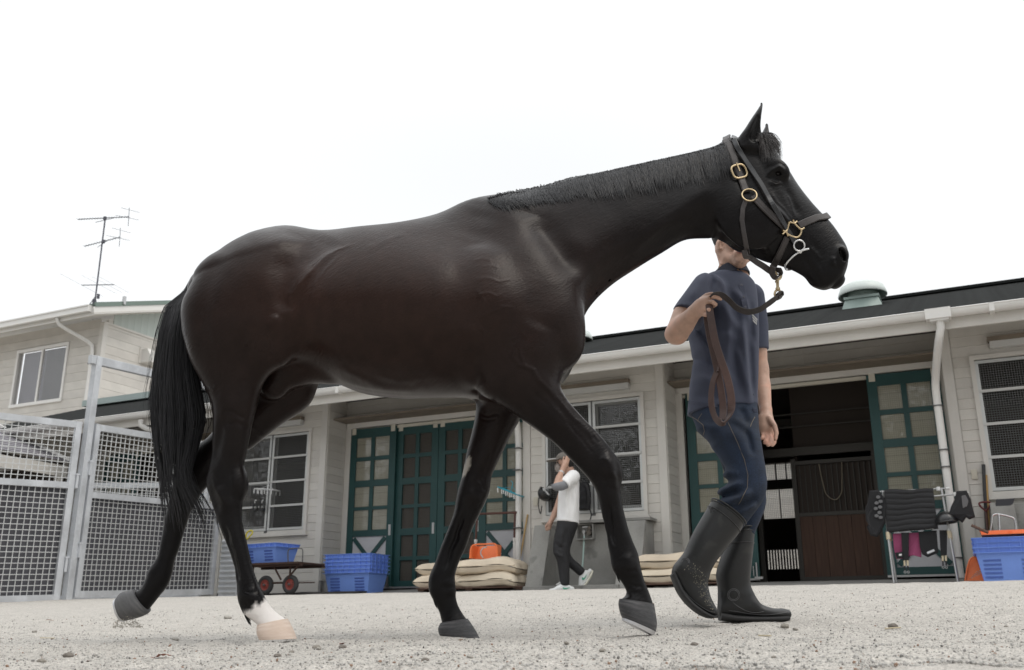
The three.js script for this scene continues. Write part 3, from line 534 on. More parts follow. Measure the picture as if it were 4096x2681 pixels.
{
  const g0 = groundY(...PO), P1 = at(848, 2380, -14.2), mR = at(673, 2010, -13.75), mL = at(346, 1975, -12), rg = gatePanel('mesh_gate', 'galvanised mesh gate right of the tall post, running back to the stable behind the tail', [PO[0] + .055, PO[1] - .05], [P1[0], P1[2]], .41, 2.535, P1[1], 2.655, mL[1], at(848, 2030, -14.2)[1], { sx: .074, sy: .0645, r: .008, sheet: true });
  const lg = gatePanel('mesh_gate', 'galvanised mesh gate left of the tall post, cut off by the edge of the picture', [-6.95, -9.95], [PO[0] - .075, PO[1] + .05], .235, 2.40, .36, 2.53, 1.60, 1.735, { sx: .078, sy: .0645, r: .008, sheet: true });
  // hinge lugs between post and gates
  for (const [g, x] of [[rg, -.02], [lg, 0]]) for (const y of [.55, 1.55]) { const e = g === rg ? x : Math.hypot(PO[0] - .075 + 6.95, PO[1] + .05 + 9.95) + .02; mesh('hinge', [bx(.03, .16, .03, e, y, .03), bx(.05, .02, .04, e, y + .09, .03)], galvM, g); }
  const p = thing('gate_post', 'tall galvanised square post with a long rail at its top, between the two mesh gates', 'post', [PO[0], g0 - .02, PO[1]], rg.rotation.y);
  mesh('post', cb(.09, 3.42 - g0, .09, .006, 0, (3.42 - g0) / 2, 0), galvM, p);
  { const d = Math.hypot(P1[0] - PO[0], P1[2] - PO[1]) + .4, m = mesh('top_rail', cb(d, .11, .07, .005, d / 2 + .046, 3.36 - g0, 0), galvM, p); m.rotation.z = .055; m.position.y = .0; }
  // far side of the pen
  const a = onWall(-60, 1935, -10.6), b = onWall(840, 1930, -10.9), fa = UHC(a[0], 0, -10.6), fb = UHC(b[0], 0, -10.9);
  gatePanel('mesh_fence', 'low mesh fence panel further back, seen through the two gates', [fa[0], fa[2]], [fb[0], fb[2]], .45, a[1], .47, b[1], .95, .97, { sx: .1, sy: .09, r: .007 });
}
{ // ribbed sheet leaning next to the gate
  const [u0] = onWall(872, 2300, -10.85), [u1, h0] = onWall(945, 2386, -10.85), K = frame((u0 + u1) / 2, .46, -10.85), t = thing('ribbed_sheet', 'grey ribbed metal sheet standing on edge between the mesh gate and the cart', 'metal sheet', K.pos, K.turn);
  const R = []; for (let i = 0; i <= 120; i++) { const y = i / 120 * .82; R.push([[-.17 + .01, y, .012 * Math.sin(y * 90)], [.17, y, .012 * Math.sin(y * 90)], [.17, y, .012 * Math.sin(y * 90) - .006], [-.16, y, .012 * Math.sin(y * 90) - .006]]); }
  mesh('sheet', rings(R), galvM, t); mesh('edge_bar', [bx(.02, .84, .03, .18, .42, 0)], galvM, t);
}
// ------------------------------------------------------------------ the house at the left and its aerial
{
  const gableM = std({ map: paintVar([.68, .712, .692], .05, 3, 7), roughness: .6 }), K = frame(-21.33, .6, -18), t = thing('house', 'two storey cream clapboard house with a sliding window and green roof edge', 'house', K.pos, K.turn), HC = -18, HU = -21.33, g1 = part('wall', t), g2 = part('wall', t);
  mesh('backing', [K.b(-32, -24.66, .6, 8.15, HC - .15, HC - .02), K.b(-22.66, HU, .6, 8.15, HC - .15, HC - .02), K.b(-24.66, -22.66, .6, 6.12, HC - .15, HC - .02), K.b(-24.66, -22.66, 7.76, 8.15, HC - .15, HC - .02)], trimM, g1); mesh('backing', K.b(HU - .15, HU - .02, .6, 8.3, -25, HC - .15), trimM, g2);
  for (let h = 4.4; h < 8.1; h += .245) {
    const w = h > 5.95 && h < 7.75; const lap = (g, along) => g;
    for (const [a, b] of w ? [[-31, -24.72], [-22.6, HU - .14]] : [[-31, HU - .14]]) mesh('siding_board', K.b(a, b, h + .004, h + .243, HC - .02, HC), sidingMs[Math.round(h * 4) % 4], g1);
    mesh('siding_board', K.b(HU - .02, HU, h + .004, h + .243, -25, HC - .14), sidingMs[Math.round(h * 7) % 4], g2);
  }
  mesh('corner_board', [K.b(HU - .14, HU + .012, .6, 8.2, HC - .0, HC + .012), K.b(HU, HU + .013, .6, 8.2, HC - .14, HC)], trimM, t);
  const wn = part('window', t); mesh('frame', [K.b(-24.72, -22.6, 7.70, 7.79, HC - .05, HC + .04), K.b(-24.72, -22.6, 6.08, 6.17, HC - .05, HC + .05), K.b(-24.72, -24.64, 6.17, 7.70, HC - .05, HC + .038), K.b(-22.68, -22.6, 6.17, 7.70, HC - .05, HC + .038), K.b(-23.70, -23.63, 6.17, 7.70, HC - .04, HC + .02)], gutterM, wn);
  mesh('pane', K.b(-24.64, -23.70, 6.17, 7.7, HC - .03, HC - .024), glassM, wn); mesh('pane', K.b(-23.63, -22.68, 6.17, 7.7, HC - .015, HC - .009), glassM, wn);
  const curt = std({ map: paintVar([.36, .35, .38], .06, 3, 5), roughness: .9 }); mesh('curtain', K.b(-24.66, -23.70, 6.12, 7.74, HC - .2, HC - .19), curt, wn); mesh('curtain', K.b(-23.70, -22.62, 6.12, 7.74, HC - .2, HC - .19), std({ map: paintVar([.27, .265, .27], .1, 4, 6), roughness: .9 }), wn);
  mesh('room_back', K.b(-25, -22.3, 5.9, 8, HC - 1.6, HC - 1.5), darkWoodM, wn);
  // roof: front slope, rake boards, gutter, green gable boards
  const SL = .33, HE = 8.33, E = -17.1, RU = HU + .62, n = 8, rf = part('roof', t); { const an = Math.atan(SL), len = 7 / Math.cos(an), g = bx(RU + 31, .06, len, 0, 0, 0, an), [x, y, z] = K.p((RU - 31) / 2, HE + SL * 3.5 + .02, E - 3.5); mesh('roof_sheet', g.translate(x, y, z), std({ map: paintVar([.30, .36, .335], .05, 3, 8), roughness: .55 }), rf);
    const g3 = bx(.03, .2, len, 0, 0, 0, an), [a, b, c] = K.p(RU - .02, HE + SL * 3.5 - .15, E - 3.5); mesh('rake_board', g3.translate(a, b, c), gutterM, rf); const g4 = bx(.04, .12, len, 0, 0, 0, an), [a2, b2, c2] = K.p(RU, HE + SL * 3.5 + .015, E - 3.5); mesh('roof_edge', g4.translate(a2, b2, c2), std({ color: lin(.15, .2, .175), roughness: .5 }), rf);
    const g5 = bx(RU + 31, .03, len, 0, 0, 0, an), [a5, b5, c5] = K.p((RU - 31) / 2, HE + SL * 3.5 - .22, E - 3.5); mesh('soffit', g5.translate(a5, b5, c5), trimM, rf);
    const clip = mesh('snow_guard', K.b(RU - .02, RU + .06, 8.62, 8.85, -18.05, -17.98), steelM, rf); }
  for (let c = -18.3; c > -24; c -= .24) mesh('gable_board', K.b(HU, HU + .02, 8.22, Math.min(8.24 + SL * (E - c) - .1, 10.2), c - .236, c), gableM, g2);
  mesh('gable_trim', K.b(HU, HU + .03, 8.16, 8.22, -25, HC), trimM, g2);
  mesh('gutter', [K.b(-31, RU - .1, 8.15, 8.30, E - .02, E + .12), K.b(-31, RU - .1, 8.29, 8.325, E - .02, E + .15)], gutterM, t); mesh('fascia', K.b(-31, RU - .03, 8.06, 8.3, E - .05, E - .02), gutterM, t);
  const dp = part('downpipe', t); mesh('pipe', K.tube([[-22.05, 8.15, E + .05], [-22.05, 8.02, E + .02], [-21.62, 7.55, HC + .08], [-21.58, 7.40, HC + .07], [-21.58, 7.0, HC + .07], [-21.58, 3.5, HC + .07]], .05, 10, 30), gutterM, dp); mesh('clip', K.b(-21.64, -21.5, 7.0, 7.03, HC, HC + .13), darkSteelM, dp);
  { const g = part('vent_hood', t); mesh('plate', K.b(HU, HU + .02, 7.36, 7.82, -19.95, -19.33), trimM, g); const s = new THREE.Shape([[0, .40], [.2, .40], [.34, .2], [.34, .0], [0, 0]].map((p) => new THREE.Vector2(...p))), [x, y, z] = K.p(HU + .02, 7.38, -19.88); mesh('hood', new THREE.ExtrudeGeometry(s, { depth: .48, bevelEnabled: false }).translate(x, y, z), gutterM, g); }
}
{ // television aerials on one mast
  const [u, h0] = onWall(374, 1252, -18.4), [ut, h1] = onWall(421, 868, -18.4), K = frame(u, h0, -18.4), t = thing('tv_antenna', 'mast with two Yagi aerials and a wide dipole aerial on the house roof', 'antenna', K.pos, K.turn), H = h1 - h0, am = std({ color: lin(.1, .1, .12), metalness: .5, roughness: .5 }), aml = std({ color: lin(.35, .36, .38), metalness: .5, roughness: .5 });
  mesh('mast', [rod([0, -.2, 0], [ut - u, H, 0], .022, 8), rod([-.02, .25, 0], [-.02, .4, .03], .05, 8), rod([.1, .42, 0], [.1, .55, 0], .04, 8)], am, t); mesh('stay', [rod([-.02, .5, 0], [-.4, -.1, .1], .012, 6), rod([-.02, .5, 0], [-.2, -.1, -.4], .012, 6), bx(.22, .12, .03, -.1, .2, .05)], am, t);
  const W = (x, y) => { const q = onWall(x, y, -18.4); return [q[0] - u, q[1] - h0, 0]; }, Z = (p, z) => [p[0], p[1], z];
  const yagi = (x0, y0, x1, y1, n, nm) => { const g = part('aerial', t), a = W(x0, y0), b = W(x1, y1), L = []; a[2] = .25; b[2] = -.25; const el = []; for (let i = 0; i < n; i++) { const s = i / (n - 1), p = [0, 1, 2].map((k) => lerp(a[k], b[k], s)); el.push(rod([p[0] - .02, p[1], p[2] - .07], [p[0] + .02, p[1], p[2] + .07], .005, 5)); } mesh('boom', [rod(a, b, .013, 6), rod([lerp(a[0], b[0], .3), lerp(a[1], b[1], .3) - .08, 0], [lerp(a[0], b[0], .78), lerp(a[1], b[1], .78) - .08, 0], .009, 5), bx(.08, .1, .06, lerp(a[0], b[0], .55), lerp(a[1], b[1], .55) - .02, 0)], am, g); tag(mesh('element', el, aml, g), null, null, null, 'stuff'); const e = b; mesh('reflector', [rod([e[0] + .02, e[1] - .3, e[2]], [e[0], e[1], e[2]], .009, 5), rod([e[0], e[1], e[2]], [e[0] - .03, e[1] + .3, e[2]], .009, 5), rod([e[0] - .45, e[1] + .1, e[2] + .1], [e[0] + .3, e[1] - .12, e[2] - .1], .006, 5), rod([e[0] - .25, e[1] + .3, e[2] + .1], [e[0] + .3, e[1] + .12, e[2] - .1], .005, 5)], am, g); };
  yagi(338, 890, 488, 855, 20); yagi(365, 997, 452, 937, 14);
  const g = part('aerial', t), a = W(326, 1141), b = W(456, 1139); mesh('boom', rod(a, b, .013, 6), am, g);
  const el = []; for (const [x, y, l] of [[326, 1141, 1.1], [397, 1139, .9], [428, 1139, .75], [455, 1139, .75]]) { const p = W(x, y); el.push(rod([p[0] - l * .26, p[1] + l * .2, .5 * l], [p[0] + l * .26, p[1] - l * .2, -.5 * l], .0035, 5)); } tag(mesh('element', el, aml, g), null, null, null, 'stuff');
}
{ // open shed with a slate roof, seen through the left gate
  const C = -11.35, [ue, he] = onWall(276, 1848, C), [uv, hv] = onWall(92, 1758, C), K = frame(ue, .46, C), t = thing('open_shed', 'open fronted shed with a low grey striped roof, seen through the left mesh gate', 'shed', K.pos, K.turn), dark = darkWoodM, sl = (hv - he) / (ue - uv), len = 4.4, w = 3.4;
  const an = -Math.atan(sl), cl = Math.hypot(1, sl), shingle = std({ map: paintVar([.44, .43, .45], .12, 5, 12), roughness: .7 }), rf = part('roof', t);
  for (let i = 0; i < 22; i++) { const a = i * w / 22, g = bx(w / 22 * cl + .02, .012, len, 0, 0, 0, 0, 0, an + .05), [x, y, z] = K.p(ue - a - w / 44, he + sl * (a + w / 44), C + len / 2); mesh('roof_course', g.translate(x, y, z), shingle, rf); }
  { const g = bx(w * cl, .05, .05, 0, 0, 0, 0, 0, an), [x, y, z] = K.p(ue - w / 2, he + sl * w / 2 + .03, C - .02); mesh('verge_trim', g.translate(x, y, z), gutterM, rf); }
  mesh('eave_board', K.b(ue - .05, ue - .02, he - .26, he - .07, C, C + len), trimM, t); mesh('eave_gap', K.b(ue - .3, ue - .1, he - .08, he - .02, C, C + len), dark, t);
  for (const c of [C + .1, C + 2.1]) mesh('post', K.b(ue - .13, ue - .03, .35, he - .2, c - .05, c + .05), trimM, t);
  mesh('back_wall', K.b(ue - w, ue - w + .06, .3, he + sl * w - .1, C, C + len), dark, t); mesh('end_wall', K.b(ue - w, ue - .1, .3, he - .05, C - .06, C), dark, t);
}
// ------------------------------------------------------------------ things along the stable front
const blueM = phys({ map: paintVar([.47, .60, .89], .05, 3, 61), roughness: .48 }), blueDarkM = std({ color: lin(.07, .13, .44), roughness: .6 }), orangeM = phys({ map: paintVar([.92, .48, .27], .08, 4, 71), roughness: .5 });
function slab(b, t, w) { // tapered wall panel between a lower and an upper edge, each [[x, y, z], [x, y, z]], thickness w along its normal
  const P = [...b, ...t].map((p) => V3(...p)), n = V3().crossVectors(P[1].clone().sub(P[0]), P[2].clone().sub(P[0])).normalize().multiplyScalar(w), g = new THREE.BufferGeometry(), v = [];
  const F = [P[0], P[1], P[3], P[2]], Bk = F.map((p) => p.clone().add(n)), q = (a, b2, c, d) => { for (const p of [a, b2, c, a, c, d]) v.push(p.x, p.y, p.z); };
  q(...F); q(...[...Bk].reverse()); for (let i = 0; i < 4; i++) q(F[(i + 1) % 4], F[i], Bk[i], Bk[(i + 1) % 4]);
  g.setAttribute('position', new THREE.Float32BufferAttribute(v, 3)); g.setAttribute('uv', new THREE.Float32BufferAttribute(v.flatMap((_, i) => (i % 3 === 0 ? [v[i], v[i + 1]] : [])), 2)); g.computeVertexNormals(); return g;
}
function makeCrate(w, d, h, label, group) {
  const t = thing('plastic_crate', label, 'crate', [0, 0, 0], -YAW, group), a = w / 2, b = d / 2, i = .07, L = [];
  const lo = [[-a + i, 0, b - i], [a - i, 0, b - i], [a - i, 0, -b + i], [-a + i, 0, -b + i]], hi = [[-a + .015, h, b - .015], [a - .015, h, b - .015], [a - .015, h, -b + .015], [-a + .015, h, -b + .015]];
  for (let k = 0; k < 4; k++) L.push(slab([lo[k], lo[(k + 1) % 4]], [hi[k], hi[(k + 1) % 4]], -.006));
  L.push(bx(w - 2 * i, .008, d - 2 * i, 0, .004, 0)); mesh('body', L, blueM, t);
  const R = []; for (const y of [h - .003, h - .05]) { for (const s of [1, -1]) R.push(bx(w, .006, .03, 0, y, s * (b - .012)), bx(.03, .006, d - .05, s * (a - .012), y, 0)); }
  for (const s of [1, -1]) { for (let x = -a + .05; x < a; x += .095) R.push(bx(.006, .046, .026, x, h - .026, s * (b - .014))); for (let z = -b + .07; z < b - .03; z += .095) R.push(bx(.026, .046, .006, s * (a - .014), h - .026, z)); }
  mesh('rim', R, blueM, t);
  const S = []; const sl = (x, y) => { const f = y / h, z = lerp(b - i, b - .015, f) + .003; S.push(bx(.0045, .020, .004, x, y, z)); };
  for (const cx of [-.16, .16]) for (const y of [.045, .085, .125, .165, .205]) if (y < h - .08) for (let k = -9; k <= 9; k++) sl(cx * w / .62 + k * .0085, y);
  tag(mesh('grille', S, blueDarkM, t), null, null, null, 'stuff');
  const sd = []; for (const s of [1, -1]) for (let z = -b + .14; z < b - .1; z += .1) sd.push(slab([[s * (a - i), .02, z], [s * (a - i), .02, z + .01]], [[s * (a - .03), h - .06, z], [s * (a - .03), h - .06, z + .01]], .008)); mesh('side_ribs', sd, blueM, t).userData.kind = 'stuff';
  return t;
}
{
  const c0 = makeCrate(.80, .50, .33, 'blue plastic crate at the bottom of the nested stack by the left doorway', null), gy = groundC(-11.5) + .02;
  c0.position.set(...UHC(-8.22, gy, -11.78));
  for (let k = 1; k <= 4; k++) copyOf(c0, UHC(-8.22 + .004 * (k % 2), gy + .052 * k + .004, -11.78), -YAW + (k % 3 - 1) * .006, ['', 'blue crate nested second from the bottom in the stack by the left doorway', 'blue crate in the middle of the nested stack by the left doorway', 'blue crate nested second from the top in the stack by the left doorway', 'topmost blue crate of the nested stack by the left doorway'][k]);
  const c1 = makeCrate(.74, .48, .27, 'blue plastic crate standing on the rusty two wheeled cart', null); c1.position.set(...UHC(-9.30, .934, -11.17)); c1.rotation.y = -YAW - .12;
  const c2 = makeCrate(.66, .46, .33, 'blue crate at the bottom of the nested stack by the right window', null), g2 = groundC(-10.9) + .012, cu = .13;
  c2.position.set(...UHC(cu, g2, -11.05)); for (let k = 1; k <= 2; k++) copyOf(c2, UHC(cu, g2 + .046 * k + .004, -11.05), -YAW, ['', 'blue crate nested in the middle of the stack by the right window', 'topmost blue crate of the stack by the right window, orange tools in it'][k]);
}
// orange scoops and dustpan
{
  const pan = (name, label, w, d, h, pos, rx, ry, rz, holes) => {
    const t = thing(name, label, 'scoop', pos, ry); t.rotation.order = 'YXZ'; t.rotation.x = rx; t.rotation.z = rz;
    const R = []; for (const [s, y, ins] of [[1, 0, 0], [1, .012, 0], [.99, .03, -.012]]) R.push([[-w / 2, y, -d / 2], [w / 2, y, -d / 2], [w / 2 * .92, y, d / 2], [-w / 2 * .92, y, d / 2]]);
    const wl = []; wl.push(bx(w, .006, d, 0, 0, 0), slab([[-w / 2, 0, d / 2], [-w / 2, 0, -d / 2]], [[-w / 2 - .02, h, d / 2 - .08], [-w / 2 - .02, h, -d / 2 - .02]], .005), slab([[w / 2, 0, -d / 2], [w / 2, 0, d / 2]], [[w / 2 + .02, h, -d / 2 - .02], [w / 2 + .02, h, d / 2 - .08]], .005), slab([[-w / 2, 0, -d / 2], [w / 2, 0, -d / 2]], [[-w / 2 - .02, h, -d / 2 - .02], [w / 2 + .02, h, -d / 2 - .02]], -.005));
    mesh('blade', wl, orangeM, t); mesh('ribs', Array.from({ length: 5 }, (_, i) => bx(.012, .01, d * .8, (i - 2) * w / 6, .007, 0)), orangeM, t).userData.kind = 'stuff'; mesh('socket', rod([0, h * .5, -d / 2 - .01], [0, h * .55, -d / 2 - .12], .022, 10), orangeM, t); return t;
  };
  const p1 = at(0, 0, -1); const s1 = pan('stable_scoop', 'orange plastic scoop lying flat across the blue crates by the right window', .52, .36, .07, UHC(.16, .945, -11.05), 0, -YAW, .0); mesh('handle', rod([-.34, .10, .12], [-.20, .02, .16], .016, 8), stallWoodM, s1);
  { const W = (x, y) => onWall(3000 + x * .6417, 1400 + y * .6417, -11.25), b = W(1392, 1442), K = frame(b[0], b[1], -11.25), t = thing('manure_scoop', 'orange perforated plastic scoop standing on end behind the blue crates', 'scoop', K.pos, K.turn), q = (x, y) => { const p = W(x, y); return new THREE.Vector2(p[0] - b[0], p[1] - b[1]); };
    const s = new THREE.Shape([q(1342, 1440), q(1352, 1385), q(1362, 1340), q(1374, 1308), q(1390, 1296), q(1420, 1294), q(1470, 1300), q(1476, 1440)]); for (let r = 0; r < 6; r++) for (let c = 0; c < 5; c++) { const p = q(1372 + r * 9 + c * 15, 1428 - r * 12 - c * 7 + r * 3), h = new THREE.Path(); h.absellipse(p.x, p.y, .0045, .006, 0, Math.PI * 2, true); s.holes.push(h); }
    mesh('blade', new THREE.ExtrudeGeometry(s, { depth: .006, bevelEnabled: true, bevelSize: .0015, bevelThickness: .0015, bevelSegments: 1, curveSegments: 6 }).rotateX(-.10), orangeM, t); mesh('rim', tube([[...q(1342, 1440).toArray(), .01], [...q(1352, 1385).toArray(), .015], [...q(1362, 1340).toArray(), .022], [...q(1374, 1308).toArray(), .028], [...q(1390, 1296).toArray(), .03], [...q(1470, 1298).toArray(), .03]], .008, 8), orangeM, t); }
  const tb = thing('orange_tub', 'orange plastic scoop standing up on the sandbags before the doors', 'scoop', UHC(-6.03, .94, -11.62), -YAW); mesh('bowl', [slab([[-.19, 0, 0], [.19, 0, 0]], [[-.17, .17, -.06], [.17, .17, -.06]], -.008), slab([[-.19, 0, .12], [-.19, 0, 0]], [[-.18, .17, .10], [-.17, .17, -.06]], .008), slab([[.19, 0, 0], [.19, 0, .12]], [[.17, .17, -.06], [.18, .17, .10]], .008), tube([[-.2, 0, .12], [-.19, .13, .11], [-.165, .17, .10], [0, .178, .10], [.165, .17, .10], [.19, .13, .11], [.2, 0, .12]], .012, 8, 40)], orangeM, tb); mesh('handle', tube([[.0, .0, .13], [-.03, .06, .14], [-.01, .12, .13], [.05, .14, .12]], .009, 8), steelM, tb);
}
// sandbags
const jute = [[.835, .78, .70], [.845, .795, .715], [.82, .765, .685]].map((c, i) => std({ map: tex(256, (u, v) => { const w = .035 * (Math.sin(u * 402) * Math.sin(v * 402)), n = 1 + .14 * (pfbm(u, v, 3, i + 80, 4) - .5) + w; return c.map((q) => q * n); }, { srgb: true }), roughness: .9 }));
function bagGeo(w, d, h, seed) {
  const n = 40, m = 26, P = [], I = [], UV = [];
  for (const s of [1, -1]) { const o = P.length / 3; for (let j = 0; j <= m; j++) for (let i = 0; i <= n; i++) {
    const u = i / n * 2 - 1, v = j / m * 2 - 1, e = Math.pow(Math.max(0, 1 - Math.pow(Math.abs(u), 6)), .36) * Math.pow(Math.max(0, 1 - Math.pow(Math.abs(v), 5)), .42), pinch = 1 - .07 * Math.pow(Math.abs(v), 2) * (1 - u * u), pinch2 = 1 - .09 * (1 - v * v) * Math.pow(Math.abs(u), 2);
    const wr = .034 * (fbm(u * 2.2 + seed, v * 2 + 3, s * 2 + seed, 3) - .5) * (e + .15) + .010 * Math.sin(u * 19 + v * 9 + seed) * Math.pow(Math.abs(u), 4) * e, ed = Math.max(Math.abs(u), Math.abs(v)) > .985 ? s * .006 : 0;
    P.push(u * w / 2 * pinch2 * (1 + .02 * Math.sin(v * 7 + seed)), h / 2 + s * (h / 2 * e * (s < 0 ? .9 : 1)) + wr + ed - .035 * Math.pow(Math.abs(u), 3) * (.6 + .4 * Math.sin(seed + u * 3)) + .012 * Math.sin(u * 4.2 + seed * 1.7), v * d / 2 * pinch); UV.push(u * w, v * d);
  } for (let j = 0; j < m; j++) for (let i = 0; i < n; i++) { const a = o + j * (n + 1) + i, b = a + 1, c = a + n + 1; s > 0 ? I.push(a, c, b, b, c, c + 1) : I.push(a, b, c, b, c + 1, c); } }
  const g = new THREE.BufferGeometry(); g.setAttribute('position', new THREE.Float32BufferAttribute(P, 3)); g.setAttribute('uv', new THREE.Float32BufferAttribute(UV, 2)); g.setIndex(I); g.computeVertexNormals(); return g;
}
let bagK = 0;
function sandbag(u, h, c, w, label, turn = 0, d = .46, hh = .195) { const k = bagK++, t = thing('sandbag', label, 'sandbag', UHC(u, h, c), -YAW + turn); mesh('sack', bagGeo(w, d, hh, k * 3.7), jute[k % 3], t); mesh('seam', tube([[-w / 2 * .9, hh / 2, d / 2 - .01], [-w / 4, hh / 2 + .004, d / 2 * .945], [w / 4, hh / 2 - .003, d / 2 * .945], [w / 2 * .9, hh / 2, d / 2 - .01]], .006, 6), jute[k % 3], t); }
{
  const g = groundC(-11.5) + .045;
  const pallet = (u, c, w, label) => { const t = thing('pallet', label, 'pallet', UHC(u, groundC(c) + .012, c), -YAW); for (const z of [-.2, 0, .2]) mesh('board', bx(w, .014, .1, 0, .036, z), stallWoodM, t); for (const x of [-w / 2 + .06, 0, w / 2 - .06]) mesh('block', bx(.09, .028, .46, x, .015, 0), stallWoodM, t); };
  pallet(-6.15, -11.55, 1.55, 'low wooden pallet under the left pile of sandbags'); pallet(-3.35, -11.5, 1.1, 'low wooden pallet under the right pair of sandbags');
  sandbag(-6.62, g, -11.58, .78, 'cream sandbag at the lower left of the left pile', .06); sandbag(-5.86, g, -11.50, .90, 'cream sandbag at the lower right of the left pile', -.1, .5);
  sandbag(-6.58, g + .165, -11.6, .82, 'cream sandbag at the upper left of the left pile, its corner sticking out', -.05); sandbag(-5.88, g + .175, -11.48, .92, 'cream sandbag at the upper right of the left pile', .05, .5);
  sandbag(-3.36, g + .005, -11.48, 1.08, 'lower cream sandbag of the right pair, behind the rubber boots', 0, .48, .19); sandbag(-3.38, g + .172, -11.5, 1.06, 'upper cream sandbag of the right pair, behind the rubber boots', .04, .48, .19);
}
{ // two wheeled cart
  const g0 = groundC(-11.1) + .02, K = frame(-8.98, g0, -11.15), t = thing('cart', 'rusty flat cart with two red rimmed wheels carrying a blue crate', 'cart', K.pos, K.turn), rust = std({ map: paintVar([.25, .18, .15], .25, 5, 91), roughness: .85 }), tyreM = std({ color: lin(.035, .035, .036), roughness: .85 }), rimM = std({ map: paintVar([.50, .22, .19], .16, 5, 93), roughness: .65 });
  for (let i = 0; i < 4; i++) mesh('plank', K.b(-9.62, -8.53, .905 + (0), .93, -11.45 + i * .152, -11.45 + i * .152 + .148), rust, t);
  mesh('frame', [K.b(-9.62, -8.5, .875, .904, -11.42, -11.39), K.b(-9.62, -8.5, .875, .904, -10.92, -10.89), K.rod([-9.0, .885, -10.92], [-8.86, .70, -10.92], .014), K.rod([-8.56, .9, -10.92], [-8.74, .72, -10.92], .014), K.rod([-9.25, .66, -10.95], [-8.6, .66, -10.95], .011), K.rod([-9.7, .66, -11.0], [-8.35, .655, -11.0], .008), K.rod([-9.36, .89, -10.92], [-9.36, .52, -10.92], .013), K.rod([-8.72, .9, -10.93], [-8.72, .73, -10.93], .013)], rust, t);
  mesh('handle', K.tube([[-8.82, .92, -11.0], [-8.83, 1.10, -11.0], [-8.81, 1.115, -11.0], [-8.60, 1.115, -11.0], [-8.585, 1.10, -11.0], [-8.575, .92, -11.0]], .008, 8, 40), darkSteelM, t);
  const wh = part('wheel', t), tp = []; for (let i = 0; i <= 16; i++) { const a = i / 16 * 2 * Math.PI; tp.push([.098 + .032 * Math.cos(a), .036 * Math.sin(a)]); }
  mesh('tyre', lathe(tp, 36).rotateX(Math.PI / 2), tyreM, wh); mesh('rim', lathe([[0, .018], [.025, .022], [.03, .012], [.055, .006], [.07, .02], [.078, .024], [.078, -.02], [0, -.02]], 32).rotateX(Math.PI / 2), rimM, wh); mesh('hub', lathe([[0, .05], [.014, .048], [.016, -.03], [0, -.03]], 14).rotateX(Math.PI / 2), darkSteelM, wh);
  wh.position.set(...K.p(-9.145, g0 + .135, -10.95)); const w2 = wh.clone(); w2.position.set(...K.p(-8.715, g0 + .135, -10.95)); t.add(w2);
}
{ // shovel with a yellow handle behind the cart
  const p = onWall(985, 2200, -11.5), K = frame(p[0], p[1], -11.5), q = (x, y) => { const m = onWall(x, y, -11.5); return [m[0] - p[0], m[1] - p[1], 0]; }, t = thing('shovel', 'shovel with a yellow D handle leaning behind the blue crate on the cart', 'shovel', K.pos, K.turn), ye = std({ color: lin(.72, .60, .03), roughness: .5 });
  mesh('grip', [tube([q(982, 2158), q(985, 2138), q(994, 2126), q(1008, 2124), q(1009, 2133), q(999, 2146), q(987, 2158)], .011, 8, 40)], ye, t); mesh('shaft', rod(q(985, 2155), [-.3, -.65, .1], .016, 10), darkSteelM, t); mesh('blade', slab([[-.4, -.9, .12], [-.2, -.9, .12]], [[-.4, -.62, .1], [-.22, -.62, .1]], .006), darkSteelM, t);
}
{ // black rubber mat before the cart
  const P = [[-9.35, -10.95], [-7.75, -11.15], [-7.95, -11.75], [-9.1, -11.7]], R = [0, .022].map((y) => P.flatMap(([u, c], i) => { const [u2, c2] = P[(i + 1) % 4]; return Array.from({ length: 10 }, (_, k) => { const s = k / 10, a = lerp(u, u2, s), b = lerp(c, c2, s), q = UHC(a, 0, b); return [q[0], groundY(q[0], q[2]) + .014 + y + .012 * fbm(a * 4, b * 4, 1), q[2]]; }); }));
  tag(mesh('rubber_mat', rings(R), std({ map: paintVar([.21, .20, .195], .2, 6, 95), roughness: .9 })), 'black rubber mat lying on the ground before the cart and crates', 'mat');
}
// ------------------------------------------------------------------ wash troughs
function trough(U, label, full) {
  const K = frame(U, .49, -11.6), t = thing('wash_trough', label, 'trough', K.pos, K.turn), b0 = groundC(-11.5) + .01;
  const cheek = (u0, u1) => { const s = new THREE.Shape([[0, b0 - .49], [.62, b0 - .49], [.60, .075], [.31, .845], [0, .855]].map((p) => new THREE.Vector2(...p))), g = new THREE.ExtrudeGeometry(s, { depth: u1 - u0, bevelEnabled: true, bevelSize: .008, bevelThickness: .008, bevelSegments: 2 }); const [x, y, z] = K.p(u0, .49, -11.975); return g.rotateY(-Math.PI / 2).translate(x + (u1 - u0), y, z); };
  mesh('side_wall', cheek(U - .70, U - .48), concreteM, t); mesh('side_wall', cheek(U + .50, U + .80), concreteM, t);
  mesh('back_wall', K.b(U - .48, U + .50, b0, 1.335, -11.97, -11.80), concreteM, t); mesh('coping', K.b(U - .12, U + .86, 1.352, 1.385, -11.97, -11.70), concreteM, t);
  mesh('step', cbK(K, U - .72, U + .55, b0 - .02, .562, -11.97, -11.32), concreteM, t);
  return K;
}
function cbK(K, u0, u1, h0, h1, c0, c1, r = .006) { const [x, y, z] = K.p((u0 + u1) / 2, (h0 + h1) / 2, (c0 + c1) / 2); return cb(u1 - u0, h1 - h0, Math.abs(c1 - c0), r, x, y, z); }
